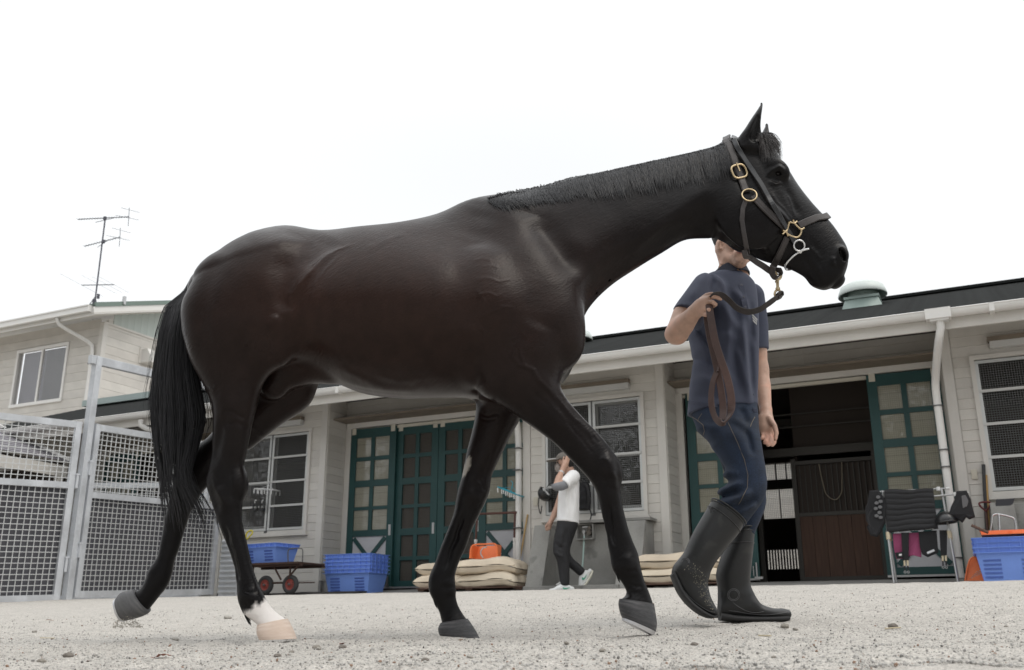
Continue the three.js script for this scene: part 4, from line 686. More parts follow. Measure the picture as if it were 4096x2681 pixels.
{
  trough(-4.66, 'grey concrete wash trough under the middle window, a tap on its back wall'); trough(.72, 'grey concrete wash trough under the right window, behind the orange scoop');
  const K = frame(-4.69, 1.2, -11.78), t = thing('water_tap', 'steel tap with a pale hose in a recess of the concrete trough', 'tap', K.pos, K.turn);
  mesh('box', [K.b(-4.80, -4.58, 1.14, 1.155, -11.80, -11.70), K.b(-4.80, -4.58, 1.33, 1.345, -11.80, -11.74), K.b(-4.81, -4.795, 1.15, 1.335, -11.80, -11.72), K.b(-4.585, -4.57, 1.15, 1.335, -11.80, -11.72)], concreteM, t);
  mesh('valve', [K.rod([-4.70, 1.24, -11.8], [-4.70, 1.24, -11.72], .022, 12), K.rod([-4.70, 1.24, -11.735], [-4.70, 1.19, -11.735], .013, 10), K.rod([-4.72, 1.30, -11.735], [-4.65, 1.30, -11.735], .012, 8)], steelM, t); mesh('meter', [K.rod([-4.63, 1.23, -11.79], [-4.63, 1.23, -11.715], .034, 16), K.rod([-4.63, 1.27, -11.75], [-4.63, 1.31, -11.75], .025, 12)], std({ color: lin(.16, .14, .12), metalness: .6, roughness: .5 }), t);
  mesh('hose', K.tube([[-4.70, 1.19, -11.735], [-4.705, 1.05, -11.72], [-4.715, .85, -11.7], [-4.73, .68, -11.68], [-4.735, .56, -11.6]], .011, 8), phys({ color: lin(.42, .56, .52), roughness: .4 }), t);
}
{ // metal rail stand before the doors
  const K = frame(-6.05, .5, -11.88), t = thing('rail_stand', 'brown and white tubular rail stand in front of the closed doors', 'stand', K.pos, K.turn), br = std({ map: paintVar([.33, .21, .18], .15, 4, 97), roughness: .6 }), h = 1.555;
  mesh('top_bar', K.rod([-6.38, h + .01, -11.88], [-5.73, h, -11.88], .016, 10), br, t); mesh('leg', [K.rod([-6.33, h, -11.88], [-6.35, 1.2, -11.88], .015, 10)], br, t); mesh('leg', [K.rod([-5.755, h, -11.88], [-5.765, 1.2, -11.88], .015, 10)], br, t);
  for (const u of [-6.35, -5.765]) mesh('lower_leg', [K.rod([u, 1.2, -11.88], [u - .01, .52, -11.88], .017, 10), K.rod([u, 1.22, -11.88], [u, 1.18, -11.88], .024, 10)], gutterM, t);
  const bt = thing('broom', 'broom with a pale wooden stick leaning behind the downpipe', 'broom', UHC(-5.66, .55, -11.93), -YAW); mesh('stick', rod([-.11, 0, .02], [.06, .98, -.02], .012, 8), std({ color: lin(.45, .30, .13), roughness: .7 }), bt); mesh('head', bx(.2, .06, .05, -.12, .02, .02), stallWoodM, bt);
}
// ------------------------------------------------------------------ small things hung on the wall and windows
const blackPl = phys({ color: lin(.012, .012, .013), roughness: .35, clearcoat: .4, clearcoatRoughness: .2 }), blackCloth = std({ color: lin(.016, .016, .018), roughness: .9 }), whitePl = std({ color: lin(.74, .74, .73), roughness: .5 }), strapM = std({ color: lin(.02, .02, .022), roughness: .8 });
function peg(nm, label, x, y, col, s, n, tilt) { // laundry hanger with clips
  const [u, h] = onWall(x, y, -11.9), K = frame(u, h, -11.9), t = thing(nm, label, 'hanger', K.pos, K.turn), w = .17 * s, d = .10 * s; const T = (p) => [p[0], p[1] + tilt * p[0], p[2]];
  mesh('frame', [tube([[-w, 0, -d], [w, 0, -d], [w, 0, d], [-w, 0, d]].map(T), .008, 6, 60, true), rod(T([-w, 0, 0]), T([w, 0, 0]), .005, 6), rod(T([0, 0, -d]), T([0, 0, d]), .005, 6)], col, t); mesh('hook', [tube([[0, .0, 0], [.02, .07, 0], [.03, .12, 0], [.0, .15, 0]], .006, 6), rod(T([-w * .9, 0, 0]), [.02, .07, 0], .003, 5), rod(T([w * .9, 0, 0]), [.02, .07, 0], .003, 5)], col, t);
  for (let i = 0; i < n; i++) { const p = T([lerp(-w, w, (i % 6) / 5), 0, i < 6 ? d : i < 12 ? -d : 0]); mesh('clip', [bx(.014, .04, .01, p[0], p[1] - .03, p[2]), bx(.012, .03, .006, p[0] + .004, p[1] - .06, p[2] + .004)], whitePl, t); }
}
peg('laundry_hanger', 'white plastic clip hanger hanging at the left window above the crates', 1068, 1960, whitePl, 1, 14, -.1); peg('laundry_hanger', 'turquoise clip hanger hanging beside the downpipe at the doors', 2043, 1968, std({ color: lin(.03, .32, .42), roughness: .45 }), .9, 11, -.42);
{
  const hk = (x, y) => onWall(x, y, -11.92);
  [[1020, 2030], [1048, 2030]].forEach(([x, y], i) => { const [u, h] = hk(x, y), K = frame(u, h, -11.92), t = thing('stirrup', i ? 'black ring on a white hook at the left window, right one of the two' : 'black ring on a white hook at the left window, left one of the two', 'ring', K.pos, K.turn); mesh('ring', new THREE.TorusGeometry(.042, .013, 10, 28).scale(.95, 1.25, 1), blackPl, t); mesh('hook', tube([[0, .05, 0], [-.005, .09, .01], [.012, .115, .01], [.02, .095, .01]], .006, 6), whitePl, t); });
  // helmet hanging by its strap beside the middle window
  const helmet = (x, y, c, label, rz, s) => { const [u, h] = onWall(x, y, c), K = frame(u, h, c), t = thing('riding_helmet', label, 'helmet', K.pos, K.turn); t.rotation.z = rz; const sh = new THREE.SphereGeometry(.125 * s, 28, 18, 0, 2 * Math.PI, 0, Math.PI * .56).scale(.88, .86, 1.08); mesh('shell', sh, blackPl, t); mesh('brim', new THREE.TorusGeometry(.122 * s, .011, 8, 36).rotateX(Math.PI / 2).scale(.9, 1, 1.1).translate(0, -.012, 0), blackPl, t); mesh('lining', new THREE.SphereGeometry(.108 * s, 20, 12, 0, 2 * Math.PI, 0, Math.PI * .5).scale(.85, .7, 1.05).translate(0, -.012, 0), std({ color: lin(.06, .06, .06), roughness: .9 }), t); return t; };
  const h1 = helmet(2183, 1975, -11.86, 'black riding helmet hanging upside down by its strap left of the middle window', 2.3, .95);
  { const m = mesh('strap', [strap([[-.07, -.05, .06], [-.085, -.16, .05], [-.06, -.27, .04], [-.045, -.16, .03]], [[1, 0, .2], [1, 0, .2], [1, 0, .2], [1, 0, .2]], .016, .003), strap([[.04, .07, .06], [.085, .13, .03], [.12, .14, .0]], [[0, 0, 1], [0, 0, 1], [0, 0, 1]], .014, .003)], strapM, h1); m.rotation.z = -2.3; } mesh('cradle', [bx(.12, .014, .04, 0, -.03, .04), bx(.014, .05, .03, .03, -.03, .05)], whitePl, h1);
  helmet(3787, 2085, -11.22, 'shiny black riding helmet hanging on the right of the drying rack', .08, .95);
  { const [u, h] = onWall(2335, 1985, -11.93), K = frame(u, h, -11.93), t = thing('backpack', 'small black backpack hanging on the mesh of the middle window', 'backpack', K.pos, K.turn); const R = []; for (let i = 0; i <= 10; i++) { const y = i / 10, w = .10 * (1 - .3 * Math.pow(Math.abs(y - .4) * 1.5, 3)), d = .04 + .035 * Math.sin(y * 3); R.push(Array.from({ length: 18 }, (_, k) => { const a = k / 18 * 6.283; return [w * Math.sign(Math.cos(a)) * Math.abs(Math.cos(a)) ** .6, -.17 + .34 * y, d * Math.sign(Math.sin(a)) * Math.abs(Math.sin(a)) ** .7 + .02 + .008 * Math.sin(y * 20 + a)]; })); } mesh('bag', rings(R), blackCloth, t); mesh('strap', [strap([[.03, .17, .06], [.09, .1, .1], [.11, -.05, .1], [.07, -.18, .06]], [[1, 0, 0], [1, .3, 0], [1, 0, 0], [1, 0, 0]], .035, .008), strap([[.09, -.15, .05], [.115, -.25, .04], [.10, -.32, .04]], [[1, 0, 0], [1, 0, 0], [1, 0, 0]], .016, .003), tube([[0, .16, .04], [.02, .22, .03], [.05, .16, .04]], .008, 6)], strapM, t); }
}
// ------------------------------------------------------------------ drying rack with its load
{
  const C = -11.3, K = frame(-.72, .5, C), W = (x, y, c = C) => { const q = onWall(3000 + x * .6417, 1400 + y * .6417, c); return [q[0], q[1], c]; }, g = groundC(C) + .02;
  const t = thing('drying_rack', 'folding steel drying rack with extending arms in front of the open right door leaf', 'rack', K.pos, K.turn), bone = std({ color: lin(.55, .47, .33), roughness: .5 });
  const L0 = W(828, 880), L1 = W(905, 1445), R0 = W(1195, 870), R1 = W(1297, 1428), set = (p, c) => [p[0], p[1], c];
  for (const [a, b, dc] of [[L0, L1, .14], [L0, L1, -.16], [R0, R1, .12], [R0, R1, -.16]]) { mesh('leg', [K.rod(set(a, C + dc * .25), [b[0], g, C + dc], .011, 10), K.rod([lerp(a[0], b[0], .52), lerp(a[1], g, .52), C + dc * .6], [lerp(a[0], b[0], .44), lerp(a[1], g, .44), C + dc * .52], .017, 10)], steelM, t); mesh('joint', K.rod([lerp(a[0], b[0], .46), lerp(a[1], g, .46), C + dc * .55], [lerp(a[0], b[0], .54), lerp(a[1], g, .54), C + dc * .62], .021, 10), bone, t); }
  for (const [a, b, dc] of [[W(770, 885), W(1230, 862), -.02], [W(805, 948), W(1352, 898), .06]]) { mesh('bar', K.rod(set(a, C + dc), set(b, C + dc), .009, 10), steelM, t); for (const p of [a, b]) mesh('end_cap', K.rod([p[0] - .01, p[1], C + dc], [p[0] + .02, p[1], C + dc], .013, 8), whitePl, t); mesh('joint', K.rod([lerp(a[0], b[0], .88), lerp(a[1], b[1], .88) - .02, C + dc], [lerp(a[0], b[0], .88), lerp(a[1], b[1], .88) + .02, C + dc], .02, 8), whitePl, t); }
  const cloth = (poly, c, th, fold, seed = 0) => { // hanging cloth: outline in the rack's plane, thickness th, folds that run down
    const P = poly.map(([x, y]) => W(x, y, c)), s = new THREE.Shape(P.map((p) => new THREE.Vector2(p[0], p[1]))); let ge = new THREE.ExtrudeGeometry(s, { depth: th, bevelEnabled: true, bevelSize: th * .4, bevelThickness: th * .4, bevelSegments: 2, steps: 1 }); const a = ge.attributes.position; for (let i = 0; i < a.count; i++) a.setZ(i, a.getZ(i) + fold * Math.sin(a.getX(i) * 38 + seed) + fold * .5 * Math.sin(a.getX(i) * 83 + a.getY(i) * 11)); ge.computeVertexNormals(); return [ge, P]; };
  const hang = (nm, label, cat, ge, base, mat, part0) => { const b = frame(base[0], base[1], base[2]), o = thing(nm, label, cat, b.pos, b.turn); mesh(part0, ge.clone().translate(-base[0], -base[1], 0), mat, o); return [o, b]; };
  { // quilted pad over the bars
    const q = [W(835, 868, C + .1), W(1140, 860, C + .1), W(1172, 1108, C + .12), W(852, 1135, C + .12)], nu = 30, nv = 90, P = [], I = [], UV = [], b = frame(q[0][0], q[0][1], C); for (let s = 0; s < 2; s++) for (let j = 0; j <= nv; j++) for (let i = 0; i <= nu; i++) { const u = i / nu, v = j / nv, x = lerp(lerp(q[0][0], q[1][0], u), lerp(q[3][0], q[2][0], u), v), y = lerp(lerp(q[0][1], q[1][1], u), lerp(q[3][1], q[2][1], u), v) + .006 * Math.sin(u * 9 + v * 4), pad = .010 * Math.sqrt(Math.abs(Math.sin(v * Math.PI * 8))) * (1 - Math.pow(Math.abs(2 * u - 1), 12)) + .008 * Math.sin(u * 6.5 + v * 3) + .006 * fbm(u * 5, v * 9, 3), top = v < .06 ? -(.06 - v) * .9 : 0; const p = b.p(x, y, C + .088 + (s ? -.012 : pad) + top); P.push(...p); UV.push(u, v); }
    for (let s = 0; s < 2; s++) for (let j = 0; j < nv; j++) for (let i = 0; i < nu; i++) { const a = s * (nu + 1) * (nv + 1) + j * (nu + 1) + i, c = a + nu + 1; s ? I.push(a, a + 1, c, a + 1, c + 1, c) : I.push(a, c, a + 1, a + 1, c, c + 1); }
    const ge = new THREE.BufferGeometry(); ge.setAttribute('position', new THREE.Float32BufferAttribute(P, 3)); ge.setAttribute('uv', new THREE.Float32BufferAttribute(UV, 2)); ge.setIndex(I); ge.computeVertexNormals(); const o = thing('saddle_pad', 'black quilted pad hanging over the front of the drying rack', 'saddle pad', b.pos, b.turn); mesh('pad', ge, std({ color: lin(.014, .014, .016), roughness: .75 }), o);
    const back = b; mesh('hem', [strap([b.p(q[3][0], q[3][1] + .004, C + .07), b.p(lerp(q[3][0], q[2][0], .5), lerp(q[3][1], q[2][1], .5) + .006, C + .075), b.p(q[2][0], q[2][1] + .004, C + .07)], [[0, 1, 0], [0, 1, 0], [0, 1, 0]], .025, .008)], strapM, o); const lb = W(1028, 1113, C + .11); mesh('label', bx(.024, .010, .003, ...b.p(lb[0], lb[1], C + .092)), whitePl, o);
    const font = await new FontLoader().loadAsync('fonts/droid/droid_sans_bold.typeface.json'); for (const [x, y] of [[900, 1139], [1008, 1131], [1115, 1123]]) { const w0 = W(x, y, C + .08), tg = new TextGeometry('PERFORM PAD', { font, size: .0085, depth: .001, curveSegments: 2 }); tg.computeBoundingBox(); tg.rotateZ(.06).translate(...b.p(w0[0] - .03, w0[1] + .001, C + .0765)); mesh('lettering', tg, whitePl, o); }
  }
  { const [ge, P] = cloth([[893, 1148], [1060, 1140], [1068, 1292], [1020, 1280], [998, 1284], [960, 1300], [915, 1302], [900, 1240]], C + .02, .008, .007); hang('pink_cloth', 'dusty pink cloth hanging from the bottom of the drying rack', 'cloth', ge, P[0], std({ map: paintVar([.60, .29, .43], .1, 3, 15), roughness: .9 }), 'cloth'); }
  { const [ge, P] = cloth([[1058, 1140], [1160, 1132], [1170, 1262], [1110, 1288], [1078, 1272], [1066, 1230]], C + .03, .02, .004, 2), [o, b] = hang('black_pouch', 'black pouch with a clear label window hanging in the middle of the drying rack', 'pouch', ge, P[0], blackCloth, 'pouch'); const a = W(1128, 1258, C + .06); mesh('window', bx(.078, .022, .003, 0, 0, 0, 0, 0, .38).translate(...b.p(a[0], a[1], C + .066)), phys({ color: lin(.62, .63, .65), roughness: .25 }), o); }
  { const [ge, P] = cloth([[908, 1268], [950, 1262], [958, 1292], [920, 1300]], C + .06, .01, .002, 4), [o, b] = hang('black_tag', 'small black tag with a white label over the pink cloth', 'tag', ge, P[0], blackCloth, 'tag'); const a = W(938, 1278, C + .08); mesh('label', bx(.028, .02, .003).translate(...b.p(a[0], a[1], C + .078)), whitePl, o); }
  for (const [x, y0, y1, lab] of [[967, 1142, 1312, 'black girth with white buckle straps hanging over the pink cloth'], [1205, 1128, 1282, 'black girth with white buckle straps hanging on the right of the rack']]) {
    const [ge, P] = cloth([[x - 20, y0], [x + 22, y0], [x + 20, y1 - 5], [x - 12, y1]], C + .05, .012, .002, x), [o, b] = hang('girth', lab, 'girth', ge, P[0], blackCloth, 'band'); for (const d of [2, 22]) { const a = W(x + d - 6, y1, C + .06), e = W(x + d - 2, y1 + 70, C + .06), m = W(x + d - 4, y1 + 34, C + .06); mesh('elastic', strap([b.p(...a), b.p(...m)], [[1, 0, 0], [1, 0, 0]], .02, .003), bone, o); mesh('billet', strap([b.p(...m), b.p(...e)], [[1, 0, 0], [1, 0, 0]], .015, .003), strapM, o); mesh('buckle', new THREE.TorusGeometry(.011, .003, 6, 16).translate(...b.p(e[0], e[1] - .006, e[2])), steelM, o); }
  }
  { const [ge, P] = cloth([[760, 892], [800, 888], [830, 930], [840, 1000], [832, 1075], [812, 1120], [790, 1155], [765, 1150], [745, 1110], [760, 1095], [738, 1060], [735, 990], [748, 960]], C + .05, .05, .008, 7), [o, b] = hang('body_protector', 'black and grey body protector with hexagonal pads on the left of the drying rack', 'vest', ge, P[0], blackCloth, 'vest'); for (const [x, y] of [[800, 918], [815, 945], [790, 955], [812, 980], [785, 990], [808, 1015], [790, 1035], [815, 1045]]) { const a = W(x, y, C + .13), s = new THREE.Shape(Array.from({ length: 6 }, (_, k) => new THREE.Vector2(.021 * Math.cos(k * Math.PI / 3 + .4), .017 * Math.sin(k * Math.PI / 3 + .4)))); mesh('pad', new THREE.ExtrudeGeometry(s, { depth: .006, bevelEnabled: true, bevelSize: .002, bevelThickness: .002, bevelSegments: 1 }).translate(...b.p(a[0], a[1], C + .128)), std({ color: lin(.13, .13, .135), roughness: .7 }), o); } const sT = [W(760, 1000, C + .1), W(740, 1040, C + .1), W(745, 1085, C + .1), W(770, 1120, C + .1)].map((p) => b.p(p[0], p[1], C + .12)); mesh('strap', strap(sT, sT.map(() => [1, .4, 0]), .02, .004), strapM, o); }
  { const [ge, P] = cloth([[1300, 895], [1345, 893], [1365, 935], [1378, 990], [1390, 1035], [1370, 1045], [1345, 1030], [1322, 1062], [1305, 1050], [1255, 1030], [1268, 985], [1290, 940]], C + .08, .05, .008, 3), [o, b] = hang('riding_vest', 'black and grey vest hanging from the right end of the drying rack arm', 'vest', ge, P[0], blackCloth, 'vest'); const [g2] = cloth([[1322, 915], [1345, 905], [1362, 940], [1352, 975], [1330, 985]], C + .14, .012, .003, 5); mesh('front_panel', g2.translate(-P[0][0], -P[0][1], .06), std({ color: lin(.12, .12, .125), roughness: .8 }), o); }
}
{ // long tools and a steel frame by the right window
  const W = (x, y, c) => onWall(3596 + x * .7704, 1200 + y * .7704, c), C = -11.86, g = groundC(C) + .02;
  const tl = (nm, label, cat, x, y0, y1, c, r, mat, add) => { const [u, h] = W(x, y0, c), [u2] = W(x + 2, y1, c), K = frame(u2, g, c), t = thing(nm, label, cat, K.pos, K.turn); mesh('shaft', rod([0, .02, 0], [u - u2, h - g, -.08], r, 10), mat, t); if (add) add(t, u - u2, h - g); return t; };
  tl('black_pole', 'black pole leaning against the wall left of the right window', 'pole', 438, 850, 1225, C, .02, std({ color: lin(.03, .03, .032), roughness: .5 }));
  tl('shovel', 'long wooden shaft leaning against the wall beside the black pole', 'shovel', 451, 905, 1225, C, .016, std({ color: lin(.42, .26, .10), roughness: .7 }));
  tl('fork', 'garden fork with a dark red D handle leaning behind the black pole', 'fork', 452, 1095, 1225, C + .05, .014, std({ color: lin(.10, .05, .04), roughness: .6 }), (t, du, dh) => mesh('grip', [tube([[du, dh, -.06], [du - .05, dh + .06, -.05], [du - .055, dh + .09, -.05], [du + .055, dh + .09, -.05], [du + .05, dh + .06, -.05], [du, dh, -.06]], .010, 8, 50)], std({ color: lin(.14, .025, .025), roughness: .5 }), t));
  { const [u, h] = W(545, 1160, -11.45), K = frame(u, .9, -11.45), t = thing('wheelbarrow', 'bent steel tube frame standing behind the stacked blue crates', 'frame', K.pos, K.turn), q = (x, y, c) => { const p = W(x, y, -11.45); return K.p(p[0], p[1], c ?? -11.45); }; mesh('tube', [tube([q(470, 1235), q(480, 1170), q(488, 1122), q(500, 1114), q(520, 1114), q(575, 1126), q(598, 1136), q(605, 1155), q(608, 1240)], .011, 10, 60), rod(q(519, 1116), q(525, 1240), .013, 10)], phys({ color: lin(.62, .62, .63), metalness: .9, roughness: .25 }), t); }
  { const [u, h] = W(508, 1040, -11.7), K = frame(u, h, -11.7), t = thing('grey_cloth', 'dark grey cloth draped over the edge of the right trough', 'cloth', K.pos, K.turn); const s = new THREE.Shape([[508, 1042], [600, 1035], [588, 1062], [560, 1085], [530, 1096], [512, 1090], [505, 1068]].map((p) => { const q = W(...p, -11.7); return new THREE.Vector2(q[0] - u, q[1] - h); })); mesh('cloth', new THREE.ExtrudeGeometry(s, { depth: .02, bevelEnabled: true, bevelSize: .006, bevelThickness: .006, bevelSegments: 2 }).translate(0, 0, .03), std({ color: lin(.05, .052, .06), roughness: .9 }), t); }
}
// ------------------------------------------------------------------ the horse
const HZ = -3.48;
const ST = (rows, z0) => rows.map(([ax, ay, bx_, by_, w, z = z0, tp = 0]) => { const a = at(ax, ay, z), b = at(bx_, by_, z); return [a[0], a[1], b[0], b[1], z, w, tp]; });
const trunk = new Loft(ST([
  [826, 1086, 792, 1235, .085], [912, 1012, 850, 1385, .19, HZ, .1], [1024, 948, 965, 1410, .245, HZ, .14], [1155, 915, 1118, 1425, .262, HZ, .22], [1291, 931, 1262, 1484, .25, HZ, .25], [1444, 920, 1420, 1553, .288, HZ, .2],
  [1600, 903, 1590, 1580, .30, HZ, .22], [1749, 863, 1740, 1580, .285, HZ, .4], [1865, 805, 1850, 1583, .25, HZ, .6], [1962, 790, 1990, 1595, .215, HZ, .62], [2090, 775, 2150, 1555, .19, HZ, .5], [2185, 755, 2245, 1480, .172, HZ, .4],
  [2285, 722, 2306, 1345, .152, HZ, .35], [2405, 695, 2352, 1236, .135, HZ, .35], [2520, 668, 2440, 1143, .115, HZ, .35], [2640, 640, 2556, 1065, .1, HZ, .35], [2750, 616, 2650, 1008, .092, HZ, .35], [2840, 596, 2740, 957, .09, HZ, .3], [2905, 577, 2835, 950, .09, HZ, .2]], HZ), 4, { cap0: .05, cap1: .05 });
const headL = new Loft(ST([
  [2930, 563, 2850, 870, .08], [3000, 548, 2872, 935, .092], [3072, 575, 2905, 968, .1, HZ, .08], [3122, 645, 2945, 998, .104, HZ, .08], [3153, 688, 3000, 1016, .1, HZ, .05], [3190, 744, 3060, 1042, .088, HZ, .1], [3236, 801, 3112, 1058, .07, HZ, .1],
  [3276, 845, 3158, 1074, .06, HZ, .1], [3320, 890, 3195, 1092, .055, HZ, .05], [3359, 945, 3222, 1110, .056], [3388, 1000, 3250, 1142, .06], [3389, 1058, 3296, 1158, .054], [3374, 1108, 3330, 1150, .036]], HZ), 4, { cap0: .04, cap1: .02 });
const nearHind = new Loft(ST([
  [1160, 1040, 850, 1125, .09, -3.36], [1168, 1180, 752, 1218, .12, -3.345], [1150, 1314, 746, 1314, .125, -3.335], [1098, 1385, 760, 1385, .115, -3.335], [1076, 1450, 779, 1452, .1, -3.34], [1045, 1540, 816, 1540, .088, -3.35], [1024, 1625, 848, 1625, .076, -3.355],
  [1008, 1690, 852, 1700, .066, -3.36], [987, 1800, 849, 1795, .054, -3.365], [971, 1880, 836, 1878, .047, -3.37], [977, 1948, 825, 1934, .046, -3.37], [971, 2000, 842, 1998, .042, -3.37], [967, 2070, 863, 2064, .036, -3.37], [980, 2140, 884, 2126, .031, -3.37],
  [995, 2205, 908, 2200, .029, -3.37], [1010, 2270, 928, 2268, .03, -3.37], [1031, 2330, 946, 2332, .034, -3.37], [1058, 2388, 951, 2400, .038, -3.37], [1085, 2430, 974, 2458, .035, -3.37], [1118, 2460, 1008, 2482, .035, -3.37], [1146, 2478, 1034, 2504, .042, -3.37]]), 4);
const farHind = new Loft(ST([
  [1200, 1250, 870, 1250, .09], [1284, 1450, 900, 1420, .1], [1266, 1555, 890, 1540, .095], [1226, 1628, 940, 1570, .085], [1120, 1700, 895, 1645, .075], [1000, 1797, 846, 1738, .062], [905, 1880, 785, 1787, .05], [822, 1953, 718, 1850, .045], [785, 2006, 696, 1930, .044], [763, 2045, 676, 2008, .042],
  [750, 2085, 664, 2055, .036], [734, 2133, 652, 2118, .031], [715, 2197, 640, 2182, .029], [697, 2245, 628, 2230, .031], [686, 2300, 595, 2280, .036], [668, 2345, 580, 2325, .037], [634, 2388, 563, 2355, .034], [593, 2440, 541, 2366, .037]], -3.6), 4);
const nearFore = new Loft(ST([
  [2095, 880, 1975, 850, .05, -3.435], [2222, 1080, 1950, 1060, .09, -3.375], [2290, 1260, 1898, 1240, .112, -3.35], [2272, 1400, 1885, 1420, .112, -3.345], [2232, 1495, 1905, 1555, .1, -3.345], [2262, 1592, 2012, 1625, .086, -3.345], [2328, 1669, 2125, 1704, .073, -3.345], [2384, 1726, 2213, 1770, .062, -3.345], [2440, 1792, 2285, 1842, .055, -3.345],
  [2468, 1862, 2345, 1905, .052, -3.345], [2480, 1925, 2380, 1955, .05, -3.345], [2483, 1985, 2396, 2005, .042, -3.345], [2494, 2040, 2407, 2060, .034, -3.345], [2511, 2107, 2420, 2120, .031, -3.345], [2531, 2165, 2430, 2175, .031, -3.345], [2552, 2215, 2440, 2225, .036, -3.345], [2562, 2265, 2450, 2282, .039, -3.345],
  [2576, 2318, 2487, 2332, .034, -3.345], [2596, 2369, 2507, 2374, .034, -3.345], [2614, 2420, 2484, 2398, .043, -3.345]]), 4);
const farFore = new Loft(ST([
  [2230, 1400, 1890, 1400, .09], [2150, 1560, 1902, 1590, .085], [2082, 1677, 1901, 1662, .074], [2042, 1745, 1885, 1738, .066], [2003, 1825, 1867, 1808, .058], [1968, 1902, 1850, 1896, .053], [1947, 1980, 1828, 1976, .051], [1922, 2051, 1815, 2050, .044], [1890, 2114, 1795, 2107, .034], [1862, 2192, 1764, 2185, .031], [1834, 2256, 1738, 2256, .035],
  [1819, 2310, 1716, 2310, .039], [1819, 2360, 1716, 2365, .038], [1828, 2411, 1740, 2415, .034], [1846, 2448, 1757, 2450, .034], [1868, 2479, 1768, 2494, .043]], -3.6), 4);
const J0 = (x, y, z, r) => { const p = at(x, y, z); return [p[0], p[1], p[2], r]; };
const near2 = (x, y, z = HZ) => at(x, y, z);
const B = (x, y, z, rx, ry, rz, rot = 0) => { const p = at(x, y, z); return blob([p[0], p[1], p[2]], [rx, ry, rz], rot); };
const muscles = [ // haunch, stifle, point of shoulder, triceps, cheek, brisket - joined softly
  [B(1020, 1185, -3.35, .145, .16, .075, .5), .14], [B(1020, 1185, -3.61, .145, .16, .075, .5), .14], [B(870, 1270, -3.33, .09, .19, .085, .1), .09],
  [B(1092, 1365, -3.325, .05, .08, .05, .35), .12], [B(2240, 1330, -3.345, .085, .13, .075, .15), .09], [B(1985, 1235, -3.30, .075, .19, .055, .35), .07], [B(2105, 1440, -3.29, .085, .11, .05, .4), .06],
  [B(1990, 1340, -3.66, .1, .2, .06, .2), .08], [B(2240, 1330, -3.62, .08, .13, .09, .15), .08], [B(2190, 1440, HZ, .09, .1, .1), .08],
  [B(2985, 880, -3.40, .1, .125, .03, .55), .05], [B(2985, 880, -3.56, .1, .125, .03, .55), .05], [B(1700, 1280, HZ, .5, .2, .29), .12],
  [B(3118, 672, -3.39, .05, .03, .022, -.9), .03], [B(3118, 672, -3.57, .05, .03, .022, -.9), .03], [B(3365, 1025, -3.43, .028, .04, .02, -.3), .02], [B(3365, 1025, -3.53, .028, .04, .02, -.3), .02],
  [B(1092, 1552, HZ, .05, .045, .05), .03], [B(1140, 1490, HZ, .06, .045, .05), .06], [B(1195, 1500, HZ, .045, .03, .03, .5), .04], [B(1230, 1470, HZ, .1, .04, .06, -.4), .06],
  [B(955, 1935, -3.372, .03, .05, .042, 0), .03], [B(2440, 1880, -3.342, .04, .055, .048, .3), .03], [B(1905, 1960, -3.598, .04, .055, .048, -.2), .03]];
